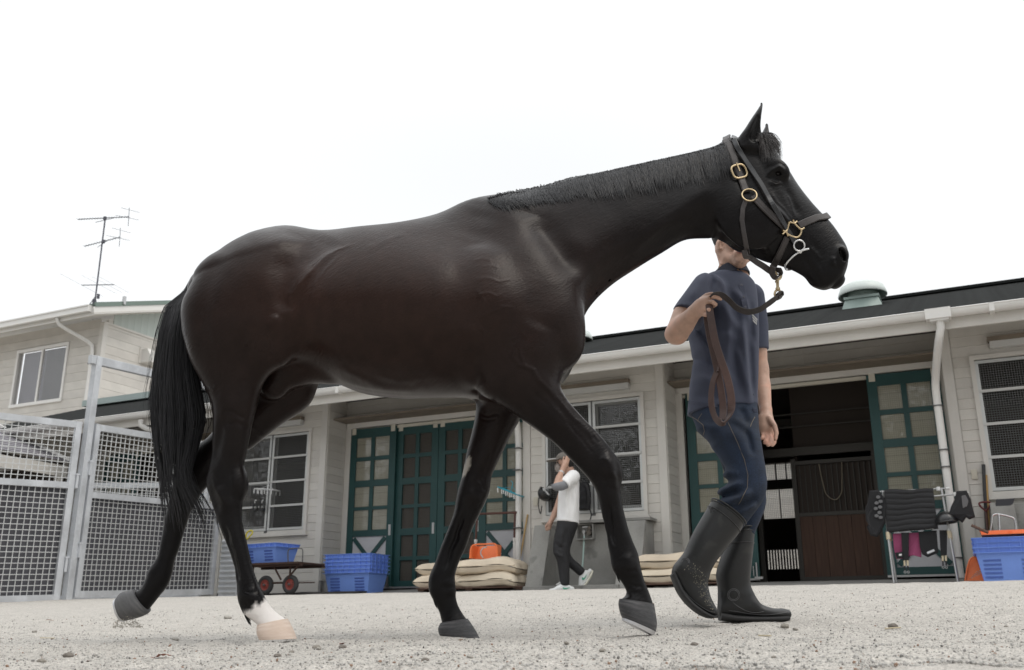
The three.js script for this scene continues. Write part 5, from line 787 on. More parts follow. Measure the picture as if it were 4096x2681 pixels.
// shallow relief: polylines [points, height, width, 0 both sides / 1 near side only]
const RELIEF = [
  // shoulder: hollow before the shoulder blade, triceps, the step behind them
  [[2130, 870, 2185, 955, 2245, 1045, 2300, 1135], -.024, .040], [[1915, 960, 1950, 1100, 2000, 1240, 2070, 1350], .011, .075], [[2010, 1050, 2080, 1190, 2150, 1320], -.007, .055],
  [[1868, 960, 1862, 1120, 1862, 1280, 1878, 1430], -.009, .045], [[1890, 1430, 1905, 1500, 1925, 1580], -.012, .018], [[2090, 1460, 2140, 1400, 2165, 1340], .008, .035], [[2070, 830, 1980, 880, 1920, 980], .005, .05],
  // neck
  [[2875, 715, 2800, 770, 2700, 860, 2600, 940, 2500, 1030], .009, .028], [[2845, 885, 2730, 890, 2640, 950, 2540, 1030, 2420, 1130, 2360, 1200], -.010, .020], [[2500, 780, 2400, 830, 2320, 900, 2290, 980], -.005, .05], [[2860, 640, 2760, 700, 2640, 760, 2500, 830], -.004, .03],
  // flank, hip, costal arch
  [[1240, 940, 1175, 1000, 1120, 1060, 1105, 1150, 1125, 1250, 1152, 1320], .005, .036], [[1195, 1050, 1165, 1130, 1172, 1230, 1190, 1300], -.020, .036], [[1400, 1020, 1320, 1075, 1245, 1165, 1190, 1240, 1178, 1280], .007, .014], [[1330, 960, 1260, 1030, 1205, 1110], -.008, .06], [[1030, 965, 960, 1010, 900, 1080], -.004, .05],
  // thigh and gaskin
  [[950, 1000, 895, 1130, 862, 1280, 852, 1420, 860, 1500], -.007, .026], [[1010, 1360, 1000, 1450, 970, 1560, 955, 1640], -.006, .022], [[1150, 1310, 1130, 1335, 1108, 1355], .010, .012], [[935, 1640, 905, 1730, 878, 1810, 862, 1885], -.011, .013],
  // hocks, cannons, knees
  [[880, 1945, 905, 1995, 925, 2050], .008, .013], [[850, 1960, 872, 2010, 885, 2060], -.006, .009], [[893, 2090, 915, 2170, 940, 2260, 958, 2325], -.010, .0085], [[930, 2080, 950, 2160, 974, 2250, 996, 2330], .005, .009], [[1000, 2350, 1020, 2390, 1010, 2430], .006, .014], [[970, 2400, 990, 2425, 1020, 2440], -.005, .010],
  [[2180, 1590, 2260, 1680, 2340, 1760, 2390, 1830], -.010, .013], [[2070, 1600, 2180, 1700, 2290, 1800], -.007, .012], [[2120, 1510, 2220, 1600, 2300, 1680], .006, .016], [[2230, 1640, 2300, 1710, 2350, 1780], .004, .012], [[2420, 2010, 2436, 2100, 2450, 2190], -.010, .008], [[2458, 2030, 2478, 2110, 2496, 2190], .004, .009], [[2400, 1830, 2425, 1870, 2440, 1930], .008, .014], [[2380, 1900, 2410, 1930, 2440, 1985], -.006, .010], [[2455, 1850, 2464, 1900, 2468, 1960], -.005, .009], [[2490, 2220, 2510, 2255, 2500, 2300], .007, .013], [[2470, 2290, 2505, 2320, 2560, 2325], -.004, .010],
  [[1850, 2010, 1820, 2110, 1785, 2200, 1765, 2270], -.010, .008], [[1880, 2020, 1855, 2110, 1822, 2200], .004, .009], [[1940, 1800, 1915, 1880, 1895, 1950], -.008, .012], [[1860, 1930, 1890, 1960, 1915, 2000], .008, .012], [[1770, 2300, 1790, 2335, 1800, 2380], .007, .013],
  // head
  [[3060, 800, 3120, 840, 3190, 890], .008, .010], [[3150, 720, 3180, 790, 3215, 850], -.006, .014], [[2960, 640, 2985, 720, 3000, 790], -.005, .018], [[3228, 990, 3262, 1028, 3296, 1078, 3330, 1128], -.013, .0055], [[3236, 1014, 3258, 1052, 3285, 1095], .005, .011], [[3262, 1000, 3295, 1045, 3330, 1095], .004, .012], [[3225, 985, 3205, 1000, 3190, 1020], -.004, .008],
  [[3076, 702, 3090, 676, 3118, 664, 3146, 684], .009, .0075], [[3078, 716, 3106, 730, 3140, 718], .006, .006], [[3352, 1000, 3350, 1025, 3362, 1045], .006, .006], [[3020, 900, 2985, 960, 2950, 985], .004, .02],
  [[1330, 1505, 1450, 1530, 1560, 1556, 1700, 1562], .004, .012], [[1850, 1400, 1770, 1440, 1720, 1480], -.003, .04], [[1840, 1380, 1880, 1370, 1900, 1400], .005, .018], [[1940, 830, 1900, 900, 1880, 980], -.005, .05],
].map(([p, a, s, side = 0]) => { const q = []; for (let i = 0; i < p.length; i += 2) { const m = at(p[i], p[i + 1], HZ + .12); q.push([m[0], m[1]]); } const X = q.map((m) => m[0]), Y = q.map((m) => m[1]); return { q, a, s, side, lo: [Math.min(...X) - 2.6 * s, Math.min(...Y) - 2.6 * s], hi: [Math.max(...X) + 2.6 * s, Math.max(...Y) + 2.6 * s] }; });
function relief(x, y, z) {
  const e = z - HZ, m = sstep(0.02, 0.07, Math.abs(e)); if (m <= 0) return 0; let s = 0;
  for (const R of RELIEF) {
    if (x < R.lo[0] || x > R.hi[0] || y < R.lo[1] || y > R.hi[1] || (R.side && e < 0)) continue;
    let d2 = 1e9, at_ = 0; for (let i = 0; i < R.q.length - 1; i++) { const a = R.q[i], b = R.q[i + 1], dx = b[0] - a[0], dy = b[1] - a[1], t = clamp(((x - a[0]) * dx + (y - a[1]) * dy) / (dx * dx + dy * dy)), u = x - a[0] - dx * t, v = y - a[1] - dy * t, e2 = u * u + v * v; if (e2 < d2) { d2 = e2; at_ = (i + t) / (R.q.length - 1); } }
    s += R.a * Math.exp(-d2 / (2 * R.s * R.s)) * sstep(-.05, .3, at_) * sstep(1.05, .7, at_);
  }
  return s * m;
}
const eyeN = at(3116, 694, -3.395), nosN = at(3371, 1018, -3.418), nosF = at(3371, 1018, -3.542);
const earL = [new Loft(ST([[3050, 610, 2946, 590, .036, -3.412], [3048, 556, 2954, 552, .035, -3.408], [3042, 512, 2980, 515, .031, -3.402], [3044, 474, 3006, 474, .024, -3.398], [3048, 444, 3028, 442, .016, -3.396], [3051, 420, 3042, 420, .008, -3.396]]), 4, { cap0: .02, cap1: .012 }), new Loft(ST([[3096, 612, 3022, 600, .034, -3.548], [3086, 560, 3032, 558, .03, -3.55], [3076, 528, 3048, 532, .02, -3.552], [3073, 504, 3062, 505, .01, -3.552]]), 4, { cap0: .02, cap1: .012 })];
const cup = [chain([J0(3038, 470, -3.372, .008), J0(3030, 505, -3.372, .016), J0(3018, 548, -3.375, .018)])];
const nostril = [blob(nosN, [.011, .026, .02], .15), blob(nosF, [.011, .026, .02], .15)], socket = [blob([eyeN[0], eyeN[1], -3.388], [.0205, .013, .010], -.2)];
function horseF(x, y, z) {
  let d = smin(trunk.d(x, y, z), headL.d(x, y, z), 0.06);
  const kj = lerp(.05, .13, sstep(.75, 1.15, y)); d = smin(d, nearHind.d(x, y, z), 0.07); d = smin(d, nearFore.d(x, y, z), kj);
  d = smin(d, farHind.d(x, y, z), 0.05); d = smin(d, farFore.d(x, y, z), 0.05);
  for (const [m, k] of muscles) { const e = m(x, y, z); if (e < d + k) d = smin(d, e, k); }
  for (const e of earL) { const q = e.d(x, y, z); if (q < d + .03) d = smin(d, q, .022); }
  if (d < 0.06 && d > -0.06) {
    for (const n of cup) d = -smin(-d, n(x, y, z), 0.012);
    d -= relief(x, y, z);
    for (const n of nostril) d = -smin(-d, n(x, y, z), 0.012);
    for (const n of socket) d = -smin(-d, n(x, y, z), 0.01);
  }
  return d;
}
// where a line of sight through a photo point meets the coat (near side), lifted by off
function onHorse(x, y, off = 0, z0 = -3.05, z1 = -3.5) {
  let p = null; for (let z = z0; z > z1;) { const q = at(x, y, z), d = horseF(...q) - off; if (d < 0.0006) { p = q; break; } z -= Math.max(d * 0.75, 0.0012); }
  return p ?? at(x, y, z1);
}
const normalH = (p, e = 0.012) => { const [x, y, z] = p; return V3(horseF(x + e, y, z) - horseF(x - e, y, z), horseF(x, y + e, z) - horseF(x, y - e, z), horseF(x, y, z + e) - horseF(x, y, z - e)).normalize(); };
const P2 = (x, y, z = HZ) => { const q = at(x, y, z); return [q[0], q[1]]; };
const white0 = P2(1060, 2400, -3.37), white1 = P2(985, 2452, -3.37), scar = P2(1864, 1868, -3.55);
function coat(x, y, z) {
  const n = fbm(x * 9, y * 9, z * 9, 4), n2 = fbm(x * 34, y * 20, z * 34, 3);
  let leg = sstep(.62, .2, y + .12 * n); // black below the elbow and stifle
  const bx0 = P2(1560, 1250), body = Math.exp(-(((x - bx0[0]) / .80) ** 2 + ((y - bx0[1]) / .44) ** 2));
  const br = clamp(body * 1.1 + .16 * (n - .5)) * (1 - leg);
  let c = [lerp(.0060, .0255, br), lerp(.0053, .0138, br), lerp(.0056, .0108, br)];
  const flank = P2(1255, 1250), f = Math.exp(-(((x - flank[0]) / .16) ** 2 + ((y - flank[1]) / .16) ** 2)); c = [c[0] + .005 * f, c[1] + .0015 * f, c[2] + .0008 * f];
  const m = 1 + .5 * (n2 - .5); c = c.map((v) => v * m);
  if (y < .32 && z > -3.48 && x < -.6) { // the white pastern of the near hind foot
    const t = ((x - white1[0]) * (white0[1] - white1[1]) - (y - white1[1]) * (white0[0] - white1[0])) / Math.hypot(white0[0] - white1[0], white0[1] - white1[1]);
    const w = sstep(-.004, .012, t + .05 * (fbm(x * 70, y * 30, z * 70, 3) - .5)); c = c.map((v, i) => lerp(v, [.78, .74, .71][i], w));
  }
  if (z < -3.5 && y > .5 && y < .9) { const a = x - scar[0], b = y - scar[1], u = a * .95 - b * .3, v = a * .3 + b * .95, w = sstep(1, .7, Math.hypot(u / .013, v / .042) + .9 * (fbm(x * 90, y * 90, z * 90, 2) - .5)); c = c.map((q, i) => lerp(q, [.36, .33, .29][i], w)); }
  return c;
}
const hairRough = tex(256, (u, v) => .34 + .22 * (pfbm(u, v, 8, 5, 4) - .5)), hairBump = tex(256, (u, v) => .5 + .4 * (pfbm(u, v * .25, 64, 3, 3) - .5)); hairBump.repeat.set(5, 5); hairRough.repeat.set(2.5, 2.5);
// fine relief of the coat in metres over the side of the body: veins, tendons, skin folds, lie of the hair
const BX0 = -1.62, BX1 = 1.38, BY0 = -.04, BY1 = 2.0, BW = 2048, BHt = 1392, coatH = new Float32Array(BW * BHt);
for (let j = 0; j < BHt; j++) for (let i = 0; i < BW; i++) { const x = BX0 + (BX1 - BX0) * i / BW, y = BY0 + (BY1 - BY0) * j / BHt, a = x * .8 + y * .6, b = -x * .6 + y * .8; coatH[j * BW + i] = .0004 * vnoise(a * 60, b * 240, 3) + .00035 * vnoise(a * 150, b * 420, 5) + .0006 * fbm(x * 22, y * 22, 1, 3); }
for (const [pts, a, sg] of [
  [[2040, 1425, 2075, 1440, 2085, 1470, 2098, 1500, 2130, 1520, 2150, 1555, 2195, 1590, 2240, 1640], .0035, .006], [[2060, 1440, 2050, 1470, 2075, 1500, 2110, 1510], .003, .005], [[1900, 1185, 1950, 1178, 2000, 1190, 2050, 1172], .0011, .005], [[1905, 1335, 1960, 1318, 2010, 1292, 2065, 1288], .0014, .005], [[1960, 1292, 1935, 1262, 1915, 1222], .001, .005], [[1905, 1250, 1960, 1240, 1990, 1252, 2020, 1236], .0009, .004], [[1930, 1130, 1970, 1120, 2000, 1132], .0008, .005], [[1890, 1100, 1930, 1090, 1980, 1100], .0007, .005], [[1915, 1360, 1945, 1390, 1940, 1430], .0018, .005],
  [[1330, 1470, 1420, 1505, 1530, 1545, 1640, 1552, 1760, 1540], .003, .007], [[1500, 1505, 1600, 1530, 1700, 1520], .0018, .006], [[1440, 1020, 1380, 1040, 1330, 1062, 1290, 1110, 1250, 1160, 1200, 1225, 1180, 1275], .0022, .006], [[1390, 1062, 1340, 1120, 1300, 1180], .0012, .006],
  [[910, 1660, 950, 1668, 1000, 1690], -.003, .006], [[905, 1710, 960, 1705, 1005, 1722], -.0025, .006], [[915, 1640, 905, 1700, 915, 1760], .002, .006], [[965, 1600, 985, 1560, 1010, 1540], -.002, .006], [[850, 1565, 880, 1580, 900, 1560], .002, .005], [[1000, 1440, 1030, 1400, 1045, 1360], .002, .006], [[880, 1500, 900, 1560, 895, 1620], -.002, .008], [[870, 1340, 890, 1440, 880, 1520], -.0015, .01],
  [[905, 2100, 925, 2180, 948, 2262, 966, 2335], -.004, .0045], [[918, 2095, 940, 2180, 962, 2262, 980, 2335], .003, .004], [[885, 2085, 905, 2170, 928, 2260, 950, 2340], .0025, .004], [[860, 1900, 868, 1950, 890, 1990, 910, 2030], .003, .006], [[930, 1890, 940, 1950, 935, 2010], -.0025, .006], [[955, 2000, 962, 2060, 970, 2110], .002, .005], [[985, 2360, 1010, 2372, 1040, 2366], -.002, .005], [[985, 2425, 1010, 2415, 1035, 2425], -.0025, .005],
  [[2425, 2015, 2441, 2105, 2456, 2195], -.004, .0045], [[2438, 2015, 2455, 2105, 2470, 2190], .003, .004], [[2412, 2020, 2428, 2105, 2442, 2190], .002, .004], [[2395, 1850, 2420, 1880, 2425, 1920, 2410, 1950], -.003, .006], [[2440, 1900, 2455, 1925, 2450, 1965], .0025, .006], [[2480, 2280, 2510, 2290, 2545, 2284], -.0025, .005], [[2505, 2340, 2535, 2350, 2565, 2344], -.0025, .005], [[2200, 1560, 2270, 1640, 2340, 1720, 2400, 1800], -.003, .006], [[2300, 1690, 2340, 1720, 2370, 1770], .002, .005], [[2250, 1700, 2320, 1770, 2370, 1840], -.002, .006], [[2110, 1580, 2190, 1650, 2260, 1720], -.0025, .006],
  [[1846, 2015, 1816, 2110, 1782, 2200, 1762, 2272], -.004, .0045], [[1860, 2020, 1832, 2110, 1798, 2200], .003, .004], [[1900, 1880, 1925, 1900, 1930, 1940], -.003, .006], [[1880, 1990, 1900, 1985, 1915, 1995], -.002, .006], [[1960, 1760, 1930, 1850, 1915, 1920], -.002, .006], [[1745, 2330, 1775, 2345, 1805, 2340], -.0025, .005], [[1905, 1610, 1950, 1622, 2000, 1616], -.002, .005], [[1905, 1630, 1950, 1640, 1990, 1636], -.0015, .005],
  [[3085, 760, 3110, 800, 3150, 830, 3190, 870], .0018, .005], [[3160, 760, 3180, 800, 3200, 860], .0015, .005], [[3260, 960, 3285, 985, 3310, 1020], .0018, .006], [[3240, 930, 3270, 950, 3300, 985], -.0015, .008], [[3280, 1010, 3310, 1050, 3335, 1090], -.001, .006], [[3180, 1040, 3215, 1060, 3240, 1100], -.002, .006], [[3082, 720, 3108, 736, 3142, 724], -.0025, .004], [[3088, 668, 3118, 654, 3148, 668], -.002, .005], [[2890, 880, 2910, 930, 2935, 965], .0025, .008], [[2965, 830, 2990, 900, 2985, 960], -.002, .012],
  [[2700, 865, 2640, 905, 2560, 975, 2480, 1040], .002, .006], [[2690, 880, 2740, 870, 2820, 880, 2860, 884], .0025, .006], [[2300, 1150, 2325, 1220, 2310, 1300], -.002, .008], [[1640, 960, 1560, 1000, 1480, 1060], .001, .012],
]) {
  const q = []; for (let i = 0; i < pts.length; i += 2) { const m = at(pts[i], pts[i + 1], HZ + .12); q.push([(m[0] - BX0) / (BX1 - BX0) * BW, (m[1] - BY0) / (BY1 - BY0) * BHt]); }
  const sp = sg / (BX1 - BX0) * BW, R3 = Math.ceil(sp * 2.8); let i0 = 1e9, i1 = -1, j0 = 1e9, j1 = -1; for (const [a2, b2] of q) { i0 = Math.min(i0, a2); i1 = Math.max(i1, a2); j0 = Math.min(j0, b2); j1 = Math.max(j1, b2); }
  for (let j = Math.max(0, Math.floor(j0 - R3)); j <= Math.min(BHt - 1, j1 + R3); j++) for (let i = Math.max(0, Math.floor(i0 - R3)); i <= Math.min(BW - 1, i1 + R3); i++) {
    let d2 = 1e9, w = 0; const wx = i + 5 * (vnoise(i * .05, j * .05, 2) - .5), wy = j + 5 * (vnoise(i * .05, j * .05, 7) - .5); for (let k = 0; k < q.length - 1; k++) { const A = q[k], C = q[k + 1], dx = C[0] - A[0], dy = C[1] - A[1], t = clamp(((wx - A[0]) * dx + (wy - A[1]) * dy) / (dx * dx + dy * dy)), e = (wx - A[0] - dx * t) ** 2 + (wy - A[1] - dy * t) ** 2; if (e < d2) { d2 = e; w = (k + t) / (q.length - 1); } }
    coatH[j * BW + i] += a * Math.exp(-d2 / (2 * sp * sp)) * sstep(-.02, .2, w) * sstep(1.02, .8, w);
  }
}
const coatBump = new THREE.DataTexture(coatH, BW, BHt, THREE.RedFormat, THREE.FloatType); coatBump.magFilter = coatBump.minFilter = THREE.LinearFilter; coatBump.needsUpdate = true;
const coatUV = (x, y) => [(x - BX0) / (BX1 - BX0), (y - BY0) / (BY1 - BY0)];
const coatM = phys({ vertexColors: true, roughness: 1, roughnessMap: hairRough, bumpMap: coatBump, bumpScale: 1, specularIntensity: .29 });
const horse = thing('horse', 'dark brown thoroughbred horse walking to the right across the gravel, led in a leather halter', 'horse', [0, 0, 0]);
{
  const lo = at(420, 2600, -3.9), xs = at(2880, 800, HZ)[0], g1 = netMesh(horseF, [-1.62, -.03, -3.9], [xs + .012, 1.98, -3.1], 0.0085, coat, coatUV), g2 = netMesh(horseF, [xs - .004, at(3200, 1180, HZ)[1], -3.66], [at(3400, 800, HZ)[0] + .05, at(3040, 400, HZ)[1], -3.3], 0.0044, coat, coatUV);
  mesh('body', mergeGeometries([g1, g2]), coatM, horse);
}
// hooves
const hoofTex = (a, b) => tex(128, (u, v) => { const n = pfbm(u, v, 4, 2, 3), st = (.5 + .5 * Math.sin(v * 34 + 5 * n)) * sstep(.35, .65, pn(u, v, 6, 14)), g = pn(u, v, 64, 4); return a.map((q, i) => lerp(q, b[i], .55 * st * n + .25 * g)); }, { srgb: true });
const hoofDark = std({ map: hoofTex([.17, .17, .178], [.46, .45, .45]), roughness: .62 }), hoofPale = std({ map: hoofTex([.80, .715, .65], [.89, .845, .81]), roughness: .6 });
const shoeM = std({ color: lin(.62, .62, .64), metalness: .8, roughness: .38 });
function hoof(rows, z, mat, label, shoe) {
  const st = ST(rows, z), g = loftSkin(st, 32, 5, .86), h = mesh('hoof', g, mat, horse, label);
  if (shoe) mesh('horseshoe', loftSkin(ST(shoe, z), 32, 2, .86), shoeM, h);
}
hoof([[1150, 2476, 1030, 2503, .046], [1165, 2505, 1028, 2525, .055], [1178, 2535, 1032, 2545, .061], [1185, 2556, 1040, 2562, .063]], -3.37, hoofPale, 'pale pinkish hoof under the white pastern');
hoof([[537, 2358, 597, 2446, .046], [510, 2364, 580, 2460, .055], [488, 2372, 545, 2473, .06], [474, 2392, 500, 2484, .06]], -3.6, std({ map: hoofTex([.33, .33, .335], [.50, .49, .485]), roughness: .7 }), 'grey hoof lifted at the heel behind', [[474, 2392, 500, 2484, .061], [467, 2396, 492, 2488, .059]]);
hoof([[2616, 2417, 2478, 2396, .048], [2622, 2455, 2474, 2415, .056], [2627, 2495, 2480, 2448, .062], [2622, 2530, 2490, 2472, .063]], -3.345, hoofDark, 'dark hoof of the forward foreleg just off the ground', [[2622, 2530, 2490, 2472, .064], [2612, 2545, 2489, 2482, .062]]);
hoof([[1871, 2475, 1763, 2492, .047], [1890, 2502, 1753, 2512, .056], [1907, 2530, 1755, 2533, .062], [1920, 2556, 1764, 2554, .064]], -3.6, hoofDark);
{ // eyeball set in its socket
  const g = new THREE.SphereGeometry(.0205, 28, 20).scale(1.15, .78, .9).rotateZ(-.25).translate(eyeN[0], eyeN[1], -3.402);
  mesh('eye', g, phys({ color: lin(.006, .004, .004), roughness: .14, specularIntensity: .6 }), horse);
}
// strands of hair: tapered ribbons along paths (arrays of points)
function strands(paths, w, col) {
  const P = [], N = [], C = [], I = [];
  for (const { p, w: ww = w, c = col } of paths) {
    const o = P.length / 3, n = p.length;
    for (let i = 0; i < n; i++) {
      const a = p[Math.max(0, i - 1)], b = p[Math.min(n - 1, i + 1)], t = V3(b[0] - a[0], b[1] - a[1], b[2] - a[2]).normalize();
      const s = V3().crossVectors(t, V3(Math.sin(o * .7) * .5, Math.cos(o * .3) * .3, 1)).normalize(), nn = V3().crossVectors(s, t).normalize(); const q = ww * (i === n - 1 ? .12 : 1 - .5 * i / n) / 2;
      P.push(p[i][0] + s.x * q, p[i][1] + s.y * q, p[i][2] + s.z * q, p[i][0] - s.x * q, p[i][1] - s.y * q, p[i][2] - s.z * q);
      for (const k of [.5, -.5]) { const m = nn.clone().addScaledVector(s, k).normalize(); N.push(m.x, m.y, m.z); C.push(...c); }
      if (i) { const k = o + i * 2; I.push(k - 2, k, k - 1, k - 1, k, k + 1); }
    }
  }
  const g = new THREE.BufferGeometry(); g.setAttribute('position', new THREE.Float32BufferAttribute(P, 3)); g.setAttribute('normal', new THREE.Float32BufferAttribute(N, 3)); g.setAttribute('color', new THREE.Float32BufferAttribute(C, 3)); g.setIndex(I); return g;
}
const hairM = phys({ vertexColors: true, roughness: .38, side: THREE.DoubleSide, specularIntensity: .6 });
{ // tail
  const R = rng(11), paths = []; const G = [[770, 820, 1112], [742, 800, 1165], [668, 776, 1230], [640, 768, 1330], [622, 774, 1440], [606, 800, 1560], [602, 820, 1680], [618, 790, 1800], [636, 760, 1910], [636, 830, 2010], [640, 880, 2110], [650, 892, 2210]];
  for (let k = 0; k < 5600; k++) {
    const u = R(), fly = R() < .10, spread = fly ? 1.08 + .25 * R() : 1, e = (R() - .5) * 2, len = fly ? 3 + R() * 4 : R() < .90 ? 4.7 + R() * 2.5 : 7 + R() * 3.3, wv = 3 + 6 * R() * R(), fq = 1.1 + R() * 1.4, ph = R() * 6.28, cl = Math.floor(u * 26), p = []; const lag = (hash3(cl, 7, 3) - .5) * 1.2;
    const c = lerp(.5, .5 + .5 * Math.sign(u - .5) * Math.pow(Math.abs(u - .5) * 2, .9), 1), start = R() * 1.3;
    for (let i = 0; i <= 12; i++) {
      const s = start + (len - start + lag) * i / 12, q = Math.min(G.length - 1.001, Math.max(0, s)), j = Math.floor(q), f = q - j, g = [0, 1, 2].map((n) => lerp(G[j][n], G[j + 1][n], f));
      const cc = lerp(c, .5 + (cl / 25 - .5) * .96, sstep(5, 9, s) * .75), x = lerp(g[0], g[1], .5 + (cc - .5) * spread) + wv * Math.sin(ph + s * fq) * sstep(.6, 6, s) + 9 * (vnoise(cl * 3.1, s * .8, 5) - .5) * sstep(2, 6, s), w = .065 * Math.sqrt(Math.max(0, 1 - (2 * c - 1) ** 2)) * sstep(0, 3, s) + .015;
      p.push(at(x, g[2], HZ - .0 + e * w));
    }
    const t = (.45 + .8 * R()) * (.6 + .8 * hash3(cl, 2, 8)); paths.push({ p, w: fly ? .0016 : .0024 + .0014 * R(), c: [.016 * t, .0155 * t, .0175 * t] });
  }
  const tl = mesh('tail', strands(paths), hairM, horse, 'long black tail hanging behind the hind legs');
}
{ // mane: combed over the near side of the neck; and the forelock
  const R = rng(5), paths = [], C = [[1958, 795], [2010, 781], [2085, 768], [2180, 748], [2285, 712], [2400, 688], [2520, 660], [2640, 634], [2750, 610], [2840, 588], [2905, 566]];
  for (let k = 0; k < 6500; k++) {
    const s = .0 + Math.pow(R(), .92) * (C.length - 1.001), j = Math.floor(s), f = s - j, rx = lerp(C[j][0], C[j + 1][0], f), ry = lerp(C[j][1], C[j + 1][1], f), cl = hash3(Math.floor(rx / 17), 3, 1), cl2 = hash3(Math.floor(rx / 17), 9, 4);
    const wild = sstep(6.2, 2.2, s), len = lerp(112, 66, wild) * (.38 + .68 * Math.sqrt(R()) + .2 * cl), lean = lerp(.28, .85, wild * R()) + (cl2 - .5) * .3 + (R() - .5) * .25, up = lerp(7, 24, wild) * (.35 + .65 * R()) * (R() < .4 ? 1 : .5), p = [], z0 = HZ + (R() - .65) * .03; const n = 7;
    if (s < 1 && R() > .12 + .88 * s) continue; const taper = sstep(-1.1, 1.1, s) * (.5 + .6 * R()); const root = at(rx, ry + 6, z0); p.push(root);
    for (let i = 1; i <= n; i++) {
      const t = i / n, x = rx + taper * lean * len * t * (wild > .4 ? .8 : 1) - wild * 14 * Math.sin(t * 3), y = ry - taper * up * Math.sin(Math.min(1, t * 1.6) * Math.PI) * (1 - t * .4) + taper * len * Math.pow(t, 1.35) * lerp(1, .72, wild * R());
      let q = at(x, y, HZ + .010 + .010 * t); const d = horseF(...q); if (d < .005) { q = onHorse(x, y, .0025 + .007 * R() * (1 - t * .75), HZ + .2, HZ - .02); }
      p.push(q);
    }
    const t = .75 + .7 * R() * cl2; paths.push({ p, w: .0022 + .0012 * R(), c: [.011 * t, .0108 * t, .0125 * t] });
  }
  mesh('mane', strands(paths), hairM, horse, 'short black mane combed over the near side of the neck');
  const fl = [], fc = [];
  for (let k = 0; k < 800; k++) {
    const rx = 3022 + R() * 60, ry = 530 + R() * 35, tx = 3035 + R() * 92, ty = 570 + R() * 82, b = 4 + R() * 26 * R(), z0 = HZ + (R() - .35) * .09, p = [];
    for (let i = 0; i <= 6; i++) { const t = i / 6, x = lerp(rx, tx, t) + b * Math.sin(t * 2.6) * .55, y = lerp(ry, ty, t * t) - b * .35 * Math.sin(t * 3.1); let q = at(x, y, z0 + .03 * t * (z0 > HZ ? 1 : -1)); if (horseF(...q) < .004) q = onHorse(x, y, .006, HZ + .2, HZ - .1); p.push(q); }
    const t = .7 + .7 * R(); fl.push({ p, w: .0016, c: [.014 * t, .0105 * t, .010 * t] });
  }
  mesh('forelock', strands(fl), hairM, horse);
  for (let k = 0; k < 260; k++) { // feather at the back of the fetlocks
    const [x, y, z] = [[966, 2456, -3.37], [2452, 2285, -3.345], [1722, 2390, -3.6]][k % 3], p = [], a = R() * 14 - 4, L = 22 + R() * 34, zz = z + (R() - .5) * .035; const dx = k % 3 === 0 ? 26 : 14;
    for (let i = 0; i <= 4; i++) { const t = i / 4; p.push(at(x + 14 + a * .5 + dx * t * t * .8 - 16 * t * (1 - t), y - 12 + a + L * t, zz)); }
    fc.push({ p, w: .0016, c: [.011, .0105, .011] });
  }
  mesh('fetlock_hair', strands(fc), hairM, horse);
}
// ------------------------------------------------------------------ people
const J = (x, y, z, r) => { const p = at(x, y, z); return [p[0], p[1], p[2], r]; };
const uni = (list, k = .02) => (x, y, z) => { let d = 1e9; for (const f of list) { const g = typeof f === 'function' ? f(x, y, z) : f.d(x, y, z); d = d > 1e8 ? g : (g < d + k ? smin(d, g, k) : d); } return d; };
const cutBelow = (F, y0) => (x, y, z) => Math.max(F(x, y, z), y0(x, y, z));
// half space: behind the plane through point p (metres) with outward direction n
const plane = (p, n) => { const L = Math.hypot(...n); return (x, y, z) => ((x - p[0]) * n[0] + (y - p[1]) * n[1] + (z - p[2]) * n[2]) / L; };
const skinM = phys({ vertexColors: true, roughness: .52, sheen: .1, sheenColor: lin(.6, .3, .2), sheenRoughness: .5, bumpMap: tex(256, (u, v) => pfbm(u, v, 32, 3, 3)), bumpScale: .0004 });
const weave = (f) => tex(256, (u, v) => .5 + .25 * Math.sin(u * f * 6.283) * Math.sin(v * f * 6.283) + .3 * (pfbm(u, v, 12, 5, 3) - .5)), weaveB = weave(64); weaveB.repeat.set(5, 5);
// folds that follow lines on the cloth (photo points at depth z): [points, height, width]
const foldset = (rows, z) => rows.map(([p, a, s]) => { const q = []; for (let i = 0; i < p.length; i += 2) { const m = at(p[i], p[i + 1], z); q.push([m[0], m[1]]); } return { q, a, s }; });
function folds(F, set, zmin) { return (x, y, z) => { let d = F(x, y, z); if (d > .05 || d < -.05 || z < zmin) return d; for (const R of set) { let d2 = 1e9, w = 0; for (let i = 0; i < R.q.length - 1; i++) { const a = R.q[i], b = R.q[i + 1], dx = b[0] - a[0], dy = b[1] - a[1], t = clamp(((x - a[0]) * dx + (y - a[1]) * dy) / (dx * dx + dy * dy)), e = (x - a[0] - dx * t) ** 2 + (y - a[1] - dy * t) ** 2; if (e < d2) { d2 = e; w = (i + t) / (R.q.length - 1); } } if (d2 < 9 * R.s * R.s) d -= (R.amp ?? 1.6) * R.a * Math.exp(-d2 / (2 * R.s * R.s)) * sstep(-.05, .3, w) * sstep(1.05, .7, w); } return d; }; }
const bounds = (pts, z0, z1, m = .05) => { let lo = [1e9, 1e9, 1e9], hi = [-1e9, -1e9, -1e9]; for (const [x, y] of pts) for (const z of [z0, z1]) { const p = at(x, y, z); for (let k = 0; k < 3; k++) { lo[k] = Math.min(lo[k], p[k] - m); hi[k] = Math.max(hi[k], p[k] + m); } } return [lo, hi]; };
